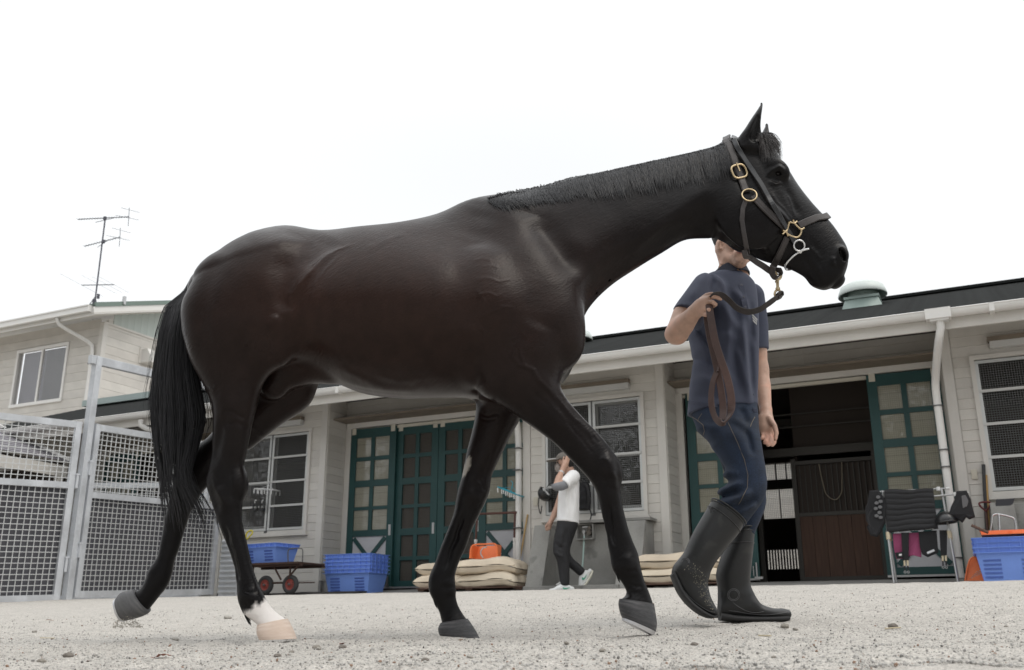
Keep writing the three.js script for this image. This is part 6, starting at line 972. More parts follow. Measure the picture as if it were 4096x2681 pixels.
{
  // ---- the handler
  const foot = at(2985, 2487, -4.06), man = thing('person', 'person in dark blue polo shirt, jeans and rubber boots leading the horse', 'person', [0, 0, 0]);
  const Z = -4.0, hc = at(2938, 957, Z);
  const head = [blob([hc[0] - .004, hc[1] + .022, hc[2] - .008], [.080, .098, .088]), blob([hc[0] + .014, hc[1] - .035, hc[2] + .026], [.064, .076, .062]), chain([J(2884, 1000, -3.98, .026), J(2908, 1034, -3.955, .026), J(2960, 1046, -3.915, .023), J(2990, 1028, -3.935, .022), J(2994, 990, -3.98, .024)]), chain([J(2962, 930, -3.905, .011), J(2976, 983, -3.888, .015)]), blob([...at(2962, 1008, -3.898)], [.025, .0075, .012]), blob([...at(2962, 1020, -3.898)], [.022, .008, .012]), blob([...at(2962, 1052, -3.905)], [.022, .016, .016])];
  const eyesP = [at(2938, 940, -3.918), at(2994, 942, -3.932)];
  const ear = (() => { const p = at(2879, 984, -3.955); return (x, y, z) => Math.max(blob(p, [.017, .032, .02])(x, y, z), -blob([p[0] + .004, p[1] + .002, p[2] + .02], [.009, .02, .012])(x, y, z)); })();
  const neck = chain([J(2912, 1000, -4.03, .052), J(2938, 1090, -4.02, .057), J(2925, 1150, -4.02, .074)]);
  const armR = [chain([J(2824, 1156, -3.88, .05), J(2738, 1262, -3.82, .05), J(2700, 1336, -3.79, .039), J(2712, 1338, -3.785, .038)]), chain([J(2704, 1338, -3.787, .037), J(2735, 1300, -3.75, .043), J(2776, 1252, -3.68, .029)])];
  const armL = [chain([J(3003, 1196, -4.11, .046), J(3030, 1400, -4.13, .042), J(3038, 1480, -4.13, .036)]), chain([J(3038, 1480, -4.13, .036), J(3048, 1540, -4.11, .038), J(3063, 1640, -4.05, .025)])];
  const f = (pts, r = .0088) => chain(pts.map(([x, y, z, s = 1]) => J(x, y, z, r * s)));
  const handR = [chain([J(2780, 1247, -3.675, .027), J(2806, 1222, -3.645, .029), J(2822, 1212, -3.63, .025)]), chain([J(2800, 1235, -3.65, .026), J(2818, 1245, -3.625, .022)]), f([[2812, 1196, -3.64, 1.15], [2848, 1187, -3.61], [2868, 1190, -3.605], [2884, 1197, -3.605, .85]]), f([[2822, 1210, -3.625, 1.15], [2850, 1208, -3.59], [2862, 1218, -3.60], [2856, 1226, -3.615, .85]]), f([[2820, 1235, -3.62, 1.15], [2836, 1242, -3.59], [2844, 1236, -3.605], [2838, 1228, -3.615, .85]]), f([[2810, 1252, -3.63, 1.05], [2826, 1262, -3.6, .95], [2836, 1254, -3.61, .9], [2832, 1246, -3.62, .8]]), f([[2798, 1206, -3.66, 1.35], [2826, 1182, -3.635, 1.15], [2848, 1176, -3.625], [2866, 1180, -3.62, .85]])];
  const handL = [chain([J(3063, 1645, -4.05, .025), J(3066, 1680, -4.03, .031), J(3066, 1712, -4.02, .034)]), chain([J(3050, 1690, -4.03, .024), J(3050, 1722, -4.02, .022)]), f([[3086, 1722, -4.02, 1.15], [3099, 1750, -4.0], [3098, 1770, -3.985], [3090, 1782, -3.98, .85]]), f([[3072, 1728, -4.01, 1.15], [3083, 1758, -3.99], [3080, 1776, -3.975], [3072, 1782, -3.97, .85]]), f([[3058, 1728, -4.01, 1.1], [3068, 1752, -3.985], [3064, 1768, -3.97], [3057, 1772, -3.97, .85]]), f([[3044, 1722, -4.02, 1], [3052, 1742, -3.995, .9], [3049, 1754, -3.98, .85], [3043, 1757, -3.98, .75]]), f([[3078, 1675, -4.0, 1.5], [3098, 1702, -3.97, 1.25], [3106, 1732, -3.96, 1.1], [3102, 1758, -3.955, .9]])];
  const torso = new Loft(ST([[2850, 1082, 2985, 1098, .06, -4], [2806, 1108, 3012, 1140, .085, -4], [2790, 1170, 3018, 1200, .1, -4], [2785, 1320, 3018, 1320, .105, -4], [2790, 1480, 3012, 1480, .1, -4], [2790, 1600, 3005, 1600, .105, -4], [2810, 1680, 3010, 1680, .1, -4]]), 4);
  const legs = [chain([J(2880, 1690, -3.93, .085), J(3000, 1950, -3.88, .05), J(2850, 2180, -3.88, .035)]), chain([J(2950, 1700, -4.07, .085), J(3000, 1980, -4.08, .05), J(2950, 2300, -4.08, .035)])];
  const skinF = (() => { const hd = uni(head, .03); return (x, y, z) => { let d = smin(hd(x, y, z), neck(x, y, z), .035); d = smin(d, ear(x, y, z), .006); d = smin(d, torso.d(x, y, z), .03); for (const l of [armR, armL]) for (const a of l) { const e = a(x, y, z); if (e < d + .03) d = smin(d, e, .025); } for (const l of legs) d = smin(d, l(x, y, z), .04); for (const h of [handR, handL]) { let e = Math.min(h[0](x, y, z)); e = smin(e, h[1](x, y, z), .02); for (let i = 2; i < 7; i++) e = smin(e, h[i](x, y, z), .0045); d = smin(d, e, .012); } if (d < .03) { const sh = Math.min(hd(x, y, z), neck(x, y, z), ear(x, y, z), ...armR.map((a) => a(x, y, z)), ...armL.map((a) => a(x, y, z)), ...handR.map((a) => a(x, y, z)), ...handL.map((a) => a(x, y, z))) - .012; if (sh > d) d = Math.max(d, Math.min(sh, shirtF(x, y, z) + .008, jeansF(x, y, z) + .008)); } for (const p of eyesP) d = Math.max(d, -Math.hypot(x - p[0], y - p[1], z - p[2]) + .0125); return d; }; })();
  const lips = at(2962, 1013.5, -3.895), lipL = at(2946, 1011, -3.93);
  const skinC = (x, y, z) => { const n = fbm(x * 26, y * 26, z * 26, 4), m = fbm(x * 90, y * 90, z * 90, 2); let c = [.50, .315, .235].map((v, i) => v * (1 + (.5 - .03 * i) * (n - .5) + .24 * (m - .5)) * [1, 1 - .10 * sstep(.5, .75, n), 1 - .12 * sstep(.5, .75, n)][i]); const lip = sstep(1, .6, Math.hypot((x - lips[0]) / .027, (y - lips[1]) / .010)); if (z > -4) c = c.map((v, i) => lerp(v, [.22, .075, .06][i], lip * .85)); const ch = at(2962, 1046, -3.9), sb = sstep(1, .2, Math.hypot((x - ch[0]) / .06, (y - ch[1]) / .045)) * sstep(.36, .6, m); c = c.map((v) => v * (1 - .45 * sb)); const kn = sstep(.05, .0, Math.hypot(x - at(3066, 1755, -4)[0], y - at(3066, 1755, -4)[1])); return [c[0], c[1] * (1 - .12 * kn), c[2] * (1 - .14 * kn)]; };
  const [l0, h0] = bounds([[2640, 840], [3140, 2400]], -4.2, -3.55, .02); l0[1] = at(2900, 1640, -4)[1];
  // coarse body below the head, fine grids for the head and the hands, joined in one geometry
  const clip = (F, inside, boxes) => F;
  const makeBody = () => netMesh(skinF, [at(2570, 0, -3.7)[0], at(2900, 2420, -4)[1], -4.26], [at(3130, 0, -4.2)[0], at(2900, 830, -3.9)[1], -3.54], .0062, skinC);
  for (const p of eyesP) { mesh('eye', new THREE.SphereGeometry(.0122, 16, 12).translate(p[0], p[1], p[2]), std({ color: lin(.55, .52, .5), roughness: .2 }), man); mesh('iris', new THREE.SphereGeometry(.0058, 12, 10).translate(p[0] + .004, p[1], p[2] + .009), std({ color: lin(.02, .012, .01), roughness: .15 }), man); }
  { // short hair
    const hairF = (x, y, z) => { const a = blob([hc[0] - .006, hc[1] + .03, hc[2] - .006], [.092, .10, .093])(x, y, z); return Math.max(a, plane([hc[0] - .005, hc[1] + .015, hc[2]], [.75, -.62, .35])(x, y, z)) + .004 * (vnoise(x * 160, y * 90, z * 160) - .5); };
    mesh('hair', netMesh(hairF, [hc[0] - .13, hc[1] - .12, hc[2] - .13], [hc[0] + .13, hc[1] + .16, hc[2] + .13], .006), std({ color: lin(.012, .011, .011), roughness: .6 }), man);
  }
  // polo shirt
  const shirtL = new Loft(ST([[2880, 1092, 2985, 1112, .066, -4.0], [2836, 1098, 3000, 1120, .086, -4], [2796, 1126, 3022, 1150, .105, -4], [2772, 1200, 3030, 1215, .122, -4], [2762, 1300, 3034, 1305, .128, -4], [2768, 1400, 3033, 1405, .124, -4], [2768, 1480, 3031, 1490, .124, -4], [2760, 1560, 3028, 1580, .13, -4], [2752, 1640, 3030, 1670, .134, -4], [2750, 1690, 3032, 1720, .134, -4]]), 4, { cap0: .012 });
  const slR = chain([J(2830, 1152, -3.885, .066), J(2772, 1240, -3.835, .072), J(2735, 1302, -3.80, .074)]), slL = chain([J(3002, 1186, -4.10, .062), J(3018, 1300, -4.12, .06), J(3026, 1440, -4.13, .056)]);
  const eR = at(2750, 1262, -3.825), eL = at(3024, 1402, -4.12), hem = at(2890, 1644, -4), nk = at(2925, 1078, -4);
  const base = (x, y, z) => { let d = shirtL.d(x, y, z); d = Math.max(d, plane(hem, [.13, -1, 0])(x, y, z)); const a = Math.max(slR(x, y, z), plane(eR, [-.45, -.85, .12])(x, y, z)), b = Math.max(slL(x, y, z), plane(eL, [.1, -1, 0])(x, y, z)); d = smin(d, a, .03); d = smin(d, b, .025); return d; };
  const sf = foldset([[[2835, 1160, 2865, 1220, 2905, 1280, 2960, 1330], .006, .016], [[2925, 1160, 2975, 1220, 3000, 1300], .006, .012], [[2800, 1250, 2815, 1330, 2850, 1400], -.008, .012], [[2840, 1130, 2850, 1260, 2850, 1420, 2860, 1560], -.006, .012], [[2870, 1120, 2895, 1200, 2910, 1330, 2905, 1500], .007, .014], [[2960, 1240, 2975, 1400, 2985, 1520, 3000, 1640], .009, .012], [[2990, 1230, 3002, 1380, 3012, 1500, 3020, 1620], -.008, .012], [[2925, 1300, 2935, 1450, 2950, 1600], -.006, .014], [[2800, 1320, 2880, 1350, 2960, 1370], .005, .016], [[2775, 1290, 2800, 1340, 2830, 1420], .008, .014], [[2780, 1400, 2830, 1440, 2900, 1450], -.005, .015], [[2770, 1500, 2850, 1530, 2960, 1530], .005, .018], [[2775, 1570, 2850, 1590, 2940, 1610], -.004, .014], [[2830, 1095, 2835, 1150, 2815, 1220], -.006, .008], [[2800, 1110, 2770, 1180, 2735, 1250], .004, .012], [[3005, 1200, 3010, 1290, 3022, 1380], -.005, .01], [[2900, 1150, 2940, 1250, 2960, 1330], -.005, .014], [[2860, 1400, 2895, 1480, 2925, 1540], .004, .01], [[2940, 1380, 2960, 1470, 2975, 1560], .005, .009]], -3.9);
  const seam = at(2801, 1400, -3.9), noise = (F) => (x, y, z) => { const d = F(x, y, z); return Math.abs(d) < .04 ? d - .004 * (fbm(x * 11 + 3, y * 5, z * 11, 3) - .5) : d; };
  sf.forEach((r) => (r.amp = 2.1)); const shirtF = noise(folds(base, sf, -4.05));
  const [s0, s1] = bounds([[2680, 1040], [3060, 1720]], -4.22, -3.72, .03);
  const poloM = phys({ map: paintVar([.232, .25, .315], .06, 6, 33), roughness: .85, bumpMap: weaveB, bumpScale: .0006, sheen: .15, sheenColor: lin(.25, .27, .4), sheenRoughness: .6 });
  const shirt = mesh('polo_shirt', netMesh(shirtF, s0, s1, .0068), poloM, man, 'dark blue short sleeved polo shirt');
  { // collar, placket, buttons, a few lines of white print
    const onS = (x, y, off = .003) => { for (let z = -3.7; z > -4.2; z -= .002) { const p = at(x, y, z); if (shirtF(...p) < off) return p; } return at(x, y, -3.9); };
    const darkB = std({ map: paintVar([.14, .15, .20], .06, 4, 35), roughness: .85, bumpMap: weaveB, bumpScale: .0006 });
    const cc = at(2918, 1088, -4.0), band = chain([J(2906, 1040, -4.02, .062), J(2924, 1130, -4.0, .092)]), vee = chain([J(2952, 1078, -3.915, .006), J(2966, 1160, -3.90, .014)]), lowP = at(2918, 1124, -4), topP = at(2918, 1084, -4);
    const colF = (x, y, z) => { const b = band(x, y, z); return Math.max(Math.abs(b) - .0042, plane(topP, [-.42, 1, -.38])(x, y, z), plane(lowP, [.30, -1, .12])(x, y, z), -vee(x, y, z)); }; const [c0, c1] = bounds([[2820, 1020], [3030, 1190]], -4.14, -3.86, .01);
    mesh('collar', netMesh(colF, c0, c1, .0042), darkB, shirt);
    const pl = [[2966, 1142], [2972, 1172], [2978, 1210], [2984, 1240]].map(([x, y]) => onS(x, y, .002)); mesh('placket', strap(pl, pl.map(() => [.95, .1, -.2]), .026, .0025, 6), poloM, shirt);
    for (const [x, y] of [[2967, 1140], [2975, 1188], [2982, 1228]]) { const p = onS(x, y, .003); mesh('button', new THREE.CylinderGeometry(.0055, .0055, .003, 14).rotateX(Math.PI / 2 - .2).translate(...p), std({ color: lin(.05, .052, .075), roughness: .4 }), shirt); }
    const pr = []; const RR = rng(3); for (let k = 0; k < 3; k++) for (let i = 0; i < 7 - k; i++) { const p = onS(3009 + i * 3.2 + k * 2, 1258 + k * 12 + i * 3.4, .0015); pr.push(bx(.0024, .006 + .003 * RR(), .001, ...p)); } tag(mesh('chest_print', pr, whitePl, shirt), null, null, null, 'stuff');
    const hemP = []; for (let x = 2756; x <= 3030; x += 17) hemP.push(onS(x, 1634 + (x - 2890) * .13 - 8, .0015)); mesh('hem_band', strap(hemP, hemP.map(() => [0, 1, 0]), .016, .003, 2), poloM, shirt);
    const cf = [[2706, 1246], [2728, 1256], [2752, 1264], [2776, 1270], [2798, 1272]].map(([x, y]) => onS(x, y - 6, .002)); mesh('cuff', strap(cf, cf.map(() => [.3, .9, 0]), .02, .004, 4), darkB, shirt);
  }
  // jeans
  const legN = new Loft(ST([[3022, 1590, 2768, 1590, .12, -4.0], [3030, 1660, 2764, 1650, .122, -3.99], [3034, 1715, 2792, 1712, .112, -3.95], [3042, 1768, 2830, 1765, .1, -3.91], [3052, 1830, 2872, 1824, .09, -3.89], [3062, 1890, 2903, 1884, .082, -3.88], [3066, 1945, 2906, 1938, .08, -3.88], [3054, 2000, 2882, 1972, .078, -3.88], [3010, 2062, 2858, 2000, .074, -3.88], [2965, 2120, 2836, 2042, .066, -3.88]]), 4);
  const legF = new Loft(ST([[3026, 1640, 2840, 1640, .1, -4.06], [3040, 1740, 2850, 1740, .1, -4.06], [3052, 1860, 2890, 1860, .09, -4.07], [3060, 1950, 2925, 1950, .08, -4.08], [3062, 2020, 2940, 2010, .076, -4.08], [3040, 2082, 2950, 2080, .07, -4.08], [3020, 2130, 2945, 2130, .062, -4.08]]), 4);
  const jf = foldset([[[2890, 1930, 2910, 1915, 2950, 1900], -.012, .01], [[2875, 1962, 2920, 1945, 2975, 1925], .010, .011], [[2862, 1990, 2920, 1975, 2985, 1955], -.010, .010], [[2900, 2010, 2960, 1990, 3010, 1960], .009, .012], [[2925, 2040, 2985, 2010, 3040, 1985], -.008, .010], [[2950, 2060, 3000, 2035, 3035, 2010], .006, .010], [[2900, 1880, 2930, 1895, 2960, 1890], .008, .012], [[2850, 1780, 2890, 1830, 2930, 1880], -.005, .012], [[2990, 1700, 3005, 1760, 3010, 1830], -.010, .010], [[3005, 1690, 2995, 1650, 2980, 1610], -.008, .012], [[2910, 1700, 2960, 1760, 3000, 1850], .006, .02], [[2800, 1680, 2850, 1700, 2900, 1700], .005, .014], [[2930, 1660, 2975, 1690, 3005, 1720], .006, .012], [[2820, 1690, 2840, 1730, 2870, 1770], -.006, .009]], -3.8);
  jf.forEach((r) => (r.amp = 2.2)); const jeansF = noise(folds((x, y, z) => smin(legN.d(x, y, z), legF.d(x, y, z), .02), jf, -4.0));
  const [j0, j1] = bounds([[2735, 1570], [3080, 2140]], -4.2, -3.74, .02);
  const denim = tex(512, (u, v) => { const t = .5 + .5 * Math.sin((u + v) * 6.283 * 96), n = pfbm(u, v, 5, 3, 5), s = pn(u, v, 256, 4); const k = .86 + .6 * (n - .5) + .2 * (t - .5) + .34 * (s - .5); return [.128 * k, .178 * k, .258 * k]; }, { srgb: true }); denim.repeat.set(2, 2);
  const denimM = std({ map: denim, roughness: .9, bumpMap: weaveB, bumpScale: .0007 }), thread = std({ color: lin(.15, .125, .10), roughness: .8 });
  const jeans = mesh('jeans', netMesh(jeansF, j0, j1, .0075), denimM, man, 'dark blue jeans tucked into the boots');
  { const onJ = (x, y) => { for (let z = -3.7; z > -4.2; z -= .002) { const p = at(x, y, z); if (jeansF(...p) < .001) return p; } return at(x, y, -3.9); }; const run = (l) => { const o = []; for (let i = 0; i < l.length - 2; i += 2) for (let k = 0; k < 5; k++) o.push(onJ(lerp(l[i], l[i + 2], k / 5), lerp(l[i + 1], l[i + 3], k / 5))); return o; };
    mesh('side_seam', tube(run([2912, 1690, 2950, 1770, 2978, 1840, 2992, 1900, 2990, 1950, 2960, 2010, 2925, 2055]), .0012, 5), thread, jeans); mesh('pocket_stitching', tube(run([2768, 1668, 2790, 1682, 2812, 1700, 2818, 1725, 2812, 1745]), .0013, 5), thread, jeans); mesh('pocket_stitching', tube(run([2808, 1655, 2796, 1672, 2790, 1690]), .0013, 5), thread, jeans); mesh('fly_stitching', tube(run([3020, 1668, 3008, 1690, 3000, 1712]), .0014, 5), thread, jeans); }
  mesh('body', makeBody(), skinM, man);
  // rubber boots
  const rubber = phys({ map: tex(512, (u, v) => { const n = .148 + .045 * (pfbm(u, v, 6, 3, 5) - .5), d = sstep(.62, .8, pfbm(u, v, 20, 9, 3)); return [n * .99 + .05 * d, n + .048 * d, n * 1.02 + .04 * d]; }, { srgb: true }), roughness: .42, specularIntensity: .75 }), lineM = std({ color: lin(.10, .10, .105), roughness: .6 });
  const bootM = (nm, label, shaft, foot, sole, box, z, top, ringAt, lines) => {
    const A = new Loft(ST(shaft, z), 4, { cap1: .03 }), Bf = new Loft(ST(foot, z), 4, { cap0: .012, cap1: .016 }), pt = at(top[0], top[1], z);
    const fld = (x, y, z2) => { let d = smin(A.d(x, y, z2), Bf.d(x, y, z2), .035); d = Math.max(d, plane(pt, [top[2], top[3], 0])(x, y, z2)); return d; };
    const [b0, b1] = bounds(box, z - .1, z + .1, .01), g = mesh(nm, netMesh(fld, b0, b1, .0055), rubber, man, label);
    mesh('sole', loftSkin(ST(sole, z), 28, 5, .8), std({ color: lin(.022, .022, .023), roughness: .7 }), g);
    const S = A.S, ring = (i, ex, r) => { const s = S[i], pts = []; for (let k = 0; k < 30; k++) { const a = k / 30 * 6.283; pts.push([s.x + s.nx * (s.h + ex) * Math.cos(a), s.y + s.ny * (s.h + ex) * Math.cos(a), s.z + (s.w + ex) * Math.sin(a)]); } return tube(pts, r, 6, 60, true); };
    mesh('ridge', [ring(1, .0005, .0022)], rubber, g); mesh('ridge', [ring(3, .0005, .0022)], rubber, g); { const s = S[0]; const R = [0, 1].map((q) => Array.from({ length: 30 }, (_, k) => { const a = k / 30 * 6.283, e = .003 - q * .006; return [s.x + s.nx * (s.h + e) * Math.cos(a), s.y + s.ny * (s.h + e) * Math.cos(a), s.z + (s.w + e) * Math.sin(a)]; })); mesh('top_edge', ring(0, .001, .0035), rubber, g); }
    const onB = (x, y) => { for (let q = z + .12; q > z - .1; q -= .001) { const p = at(x, y, q); if (fld(...p) < .0006) return p; } return at(x, y, z); };
    for (const r of ringAt[2]) { const pts = []; for (let k = 0; k <= 24; k++) { const a = ringAt[3] + k / 24 * ringAt[4]; pts.push(onB(ringAt[0] + r * Math.cos(a), ringAt[1] - r * Math.sin(a))); } mesh('ankle_ring', tube(pts, .0013, 5, 60), lineM, g); }
    for (const l of lines) mesh('welt_line', tube(l.map(([x, y]) => onB(x, y)), .0012, 5, 60), lineM, g);
    return [g, onB];
  };
  const [bN, onN] = bootM('boot', 'black rubber boot with raised heel, chaff stuck to its foot', [[2980, 2096, 2851, 1996, .076], [2946, 2146, 2824, 2042, .073], [2890, 2214, 2772, 2132, .069], [2856, 2262, 2737, 2210, .061], [2836, 2306, 2702, 2264, .05]], [[2745, 2245, 2690, 2300, .038], [2802, 2280, 2704, 2345, .046], [2829, 2338, 2724, 2376, .049], [2842, 2386, 2754, 2414, .05], [2858, 2420, 2797, 2446, .05], [2868, 2440, 2835, 2464, .045], [2869, 2452, 2852, 2466, .034]], [[2700, 2286, 2682, 2304, .036], [2722, 2340, 2700, 2350, .045], [2742, 2378, 2720, 2386, .049], [2772, 2412, 2752, 2424, .053], [2812, 2442, 2798, 2460, .053], [2846, 2460, 2838, 2475, .047], [2868, 2460, 2862, 2472, .034]], [[2670, 1985], [2990, 2485]], -3.88, [2915, 2046, .62, 1], [2741, 2250, [13, 18], -.2, 3.3], [[[2692, 2276], [2712, 2326], [2738, 2366], [2770, 2400], [2806, 2428], [2838, 2446], [2862, 2450]]]);
  const [bF] = bootM('boot', 'black rubber boot standing flat on the gravel', [[3019, 2110, 2925, 2112, .068], [3012, 2197, 2894, 2200, .068], [3004, 2278, 2868, 2280, .062], [3001, 2324, 2866, 2320, .056], [3006, 2366, 2878, 2374, .05]], [[2886, 2385, 2880, 2470, .036], [2940, 2366, 2935, 2474, .045], [3006, 2374, 3000, 2476, .048], [3042, 2415, 3038, 2478, .05], [3090, 2433, 3090, 2478, .052], [3128, 2434, 3130, 2478, .049], [3147, 2438, 3148, 2478, .042]], [[2880, 2448, 2878, 2484, .038], [2938, 2460, 2936, 2488, .048], [3000, 2464, 2998, 2490, .05], [3050, 2464, 3050, 2490, .054], [3100, 2462, 3100, 2490, .055], [3135, 2460, 3136, 2487, .048], [3153, 2460, 3154, 2482, .035]], [[2850, 2090], [3165, 2495]], -4.08, [2970, 2114, 0, 1], [2935, 2380, [19, 24], 0, 6.283], [[[2882, 2440], [2940, 2446], [3000, 2456], [3060, 2460], [3110, 2456], [3148, 2450]], [[2912, 2392], [2955, 2428], [3005, 2450], [3050, 2448], [3078, 2434]]]);
  { const R = rng(21), L = []; for (let k = 0; k < 170; k++) { const t = R(), x = lerp(2765, 2852, Math.pow(t, .6)) + (R() - .5) * 60, y = lerp(2270, 2440, t) + (R() - .5) * 34; const p = onN(x, y); if (p[2] <= -3.879) continue; L.push(bx(.0015 + .006 * R() * R(), .0013, .001, p[0], p[1], p[2], R(), R() * 3, R() * 3)); } tag(mesh('chaff', L, std({ color: lin(.36, .33, .25), roughness: .9 }), bN), null, null, null, 'stuff'); }
  { const L = []; for (const [x, y, r] of [[2838, 2029, 5], [2844, 2038, 5], [2850, 2031, 5], [2843, 2046, 4], [2855, 2042, 4]]) { const p = onN(x + 2, y + 2), q = new THREE.TorusGeometry(.0045 * r / 5, .0012, 5, 14).rotateY(.3).translate(...p); L.push(q); } mesh('emblem', L, std({ color: lin(.01, .01, .01), roughness: .6 }), bN); }
}
{
  // ---- the walker by the trough, in the distance
  const p2 = thing('person', 'person in white T-shirt and grey cap walking left, hand raised to the face', 'person', [0, 0, 0]), Z = -12.15, S = (x, y, z, r) => J(2080 + x * .417, 1750 + y * .417, z, r), sk = (x, y, z) => { const n = fbm(x * 20, y * 20, z * 20, 3); return [.47 * (1 + .3 * (n - .5)), .29 * (1 + .3 * (n - .5)), .215 * (1 + .3 * (n - .5))]; };
  const c = S(425, 240, Z, 0), head = [blob([c[0], c[1] + .01, Z], [.095, .10, .078]), chain([S(372, 290, Z, .04), S(385, 315, Z, .03), S(440, 300, Z, .045)]), chain([S(352, 255, Z, .012), S(344, 272, Z, .015)]), blob([c[0] + .035, c[1] - .03, Z + .075], [.018, .03, .012])];
  const fin = (l, r) => chain(l.map(([x, y, z]) => S(x, y, z, r)));
  const exposed = [chain([S(455, 290, Z, .052), S(468, 335, Z, .056)]), chain([S(350, 470, -11.86, .043), S(372, 395, -11.9, .043), S(402, 325, -11.98, .04)]), chain([S(403, 322, -11.98, .06), S(436, 250, -12.0, .07), S(458, 200, -12.0, .07)]), chain([S(400, 560, -12.3, .045), S(302, 795, -12.28, .04), S(262, 870, -12.26, .08)])];
  const skin = uni([...head, chain([S(455, 290, Z, .052), S(475, 345, Z, .058)]), chain([S(520, 350, Z, .09), S(490, 600, Z, .11), S(470, 820, Z, .11)]), chain([S(500, 385, -11.97, .05), S(350, 470, -11.86, .042)]), chain([S(350, 470, -11.86, .042), S(372, 395, -11.9, .043), S(402, 325, -11.98, .027)]), chain([S(403, 322, -11.98, .028), S(420, 285, -11.99, .036), S(436, 250, -12.0, .036)]), fin([[424, 255, -12.0], [414, 220, -12.0], [421, 188, -12.02]], .011), fin([[434, 245, -11.99], [440, 205, -11.99], [450, 180, -12.02]], .011), fin([[444, 248, -12.0], [457, 210, -12.0], [470, 186, -12.03]], .011), fin([[452, 258, -12.0], [466, 230, -12.01], [474, 212, -12.03]], .010), fin([[420, 300, -12.02], [445, 290, -12.04], [462, 278, -12.05]], .012), chain([S(440, 420, -12.3, .05), S(362, 660, -12.32, .042), S(330, 740, -12.3, .04), S(302, 795, -12.28, .028)]), chain([S(300, 800, -12.28, .028), S(280, 840, -12.27, .036)]), fin([[272, 845, -12.26], [254, 865, -12.25], [248, 885, -12.24]], .011), fin([[280, 855, -12.26], [266, 875, -12.25], [262, 888, -12.24]], .011), fin([[288, 855, -12.27], [280, 875, -12.26], [278, 886, -12.25]], .011), fin([[294, 850, -12.28], [292, 868, -12.27], [292, 880, -12.26]], .010), fin([[268, 825, -12.25], [250, 845, -12.23], [244, 862, -12.22]], .012), chain([S(430, 830, -12.08, .09), S(390, 1120, -12.08, .06), S(432, 1400, -12.08, .04)]), chain([S(470, 830, -12.22, .09), S(470, 1130, -12.22, .06), S(590, 1310, -12.24, .04)])], .02);
  const [b0, b1] = bounds([[2080 + 225 * .417, 1750 + 120 * .417], [2080 + 720 * .417, 1750 + 1440 * .417]], -12.42, -11.78, .02);
  const bodyLater = (...cl) => mesh('body', netMesh((x, y, z) => { const d = skin(x, y, z); if (d > .04) return d; let e = 1e9; for (const f of head) e = Math.min(e, f(x, y, z)); for (const f of exposed) e = Math.min(e, f(x, y, z)); e -= .02; if (e <= d) return d; for (const c2 of cl) e = Math.min(e, c2(x, y, z) + .012); return Math.max(d, e); }, b0, b1, .0115, sk), skinM, p2);
  mesh('eye', new THREE.SphereGeometry(.011, 12, 8).translate(...S(362, 240, -12.085, 0).slice(0, 3)), std({ color: lin(.03, .025, .022), roughness: .2 }), p2);
  const white = phys({ color: lin(.80, .80, .80), roughness: .85, bumpMap: weaveB, bumpScale: .0008 }), L = (rows, z) => new Loft(rows.map(([ax, ay, bx2, by, w, zz = z]) => { const a = S(ax, ay, zz, 0), b = S(bx2, by, zz, 0); return [a[0], a[1], b[0], b[1], zz, w, 0]; }), 4, { cap0: .03, cap1: .03 });
  const tee = L([[512, 325, 440, 352, .07], [556, 362, 410, 402, .12], [568, 430, 388, 450, .16], [568, 520, 370, 530, .165], [568, 640, 360, 640, .155], [566, 760, 354, 760, .155], [566, 860, 350, 840, .16]], Z), hm = S(460, 818, Z, 0), sl = chain([S(510, 378, -12.0, .085), S(445, 445, -11.93, .088), S(400, 480, -11.9, .085)]), sc = S(438, 460, -11.92, 0);
  const tf = foldset([[[470, 470, 440, 560, 430, 680], .012, .02], [[520, 420, 490, 520, 480, 700], -.012, .02], [[540, 500, 530, 640, 525, 780], .010, .02], [[400, 560, 395, 660, 400, 780], -.010, .018], [[460, 560, 460, 680, 455, 790], .008, .016]].map(([p, a, s]) => [p.map((v, i) => (i % 2 ? 1750 + v * .417 : 2080 + v * .417)), a, s]), -12);
  const teeF = folds((x, y, z) => smin(Math.max(tee.d(x, y, z), plane(hm, [-.1, -1, 0])(x, y, z)), Math.max(sl(x, y, z), plane(sc, [-.62, -.72, .25])(x, y, z)), .03), tf, -12.2);
  mesh('t_shirt', netMesh(teeF, b0, b1, .0125), white, p2, 'white short sleeved T-shirt');
  const ar = chain([S(440, 440, -11.93, .066), S(395, 465, -11.88, .06), S(348, 468, -11.86, .056), S(336, 455, -11.865, .052)]), ac = S(345, 440, -11.865, 0); mesh('grey_sleeve', netMesh((x, y, z) => Math.max(ar(x, y, z), plane(ac, [-.3, 1, 0])(x, y, z)) + .004 * (fbm(x * 30, y * 30, z * 30, 2) - .5), b0, b1, .0125), std({ color: lin(.21, .215, .23), roughness: .9 }), p2);
  const tr = phys({ map: paintVar([.13, .13, .14], .1, 4, 37), roughness: .8 }), tL = [L([[560, 800, 358, 800, .13, -12.14], [548, 860, 345, 870, .125, -12.12], [500, 960, 326, 960, .095, -12.09], [474, 1060, 316, 1060, .085, -12.08], [470, 1130, 325, 1120, .08, -12.08], [474, 1200, 352, 1185, .075, -12.08], [476, 1300, 372, 1300, .07, -12.08], [476, 1405, 386, 1405, .06, -12.08]], Z), L([[556, 850, 400, 850, .11, -12.2], [510, 980, 400, 980, .09, -12.22], [480, 1090, 410, 1120, .08, -12.22], [508, 1160, 440, 1215, .072, -12.23], [570, 1215, 505, 1275, .066, -12.24], [618, 1262, 562, 1325, .06, -12.24]], Z)];
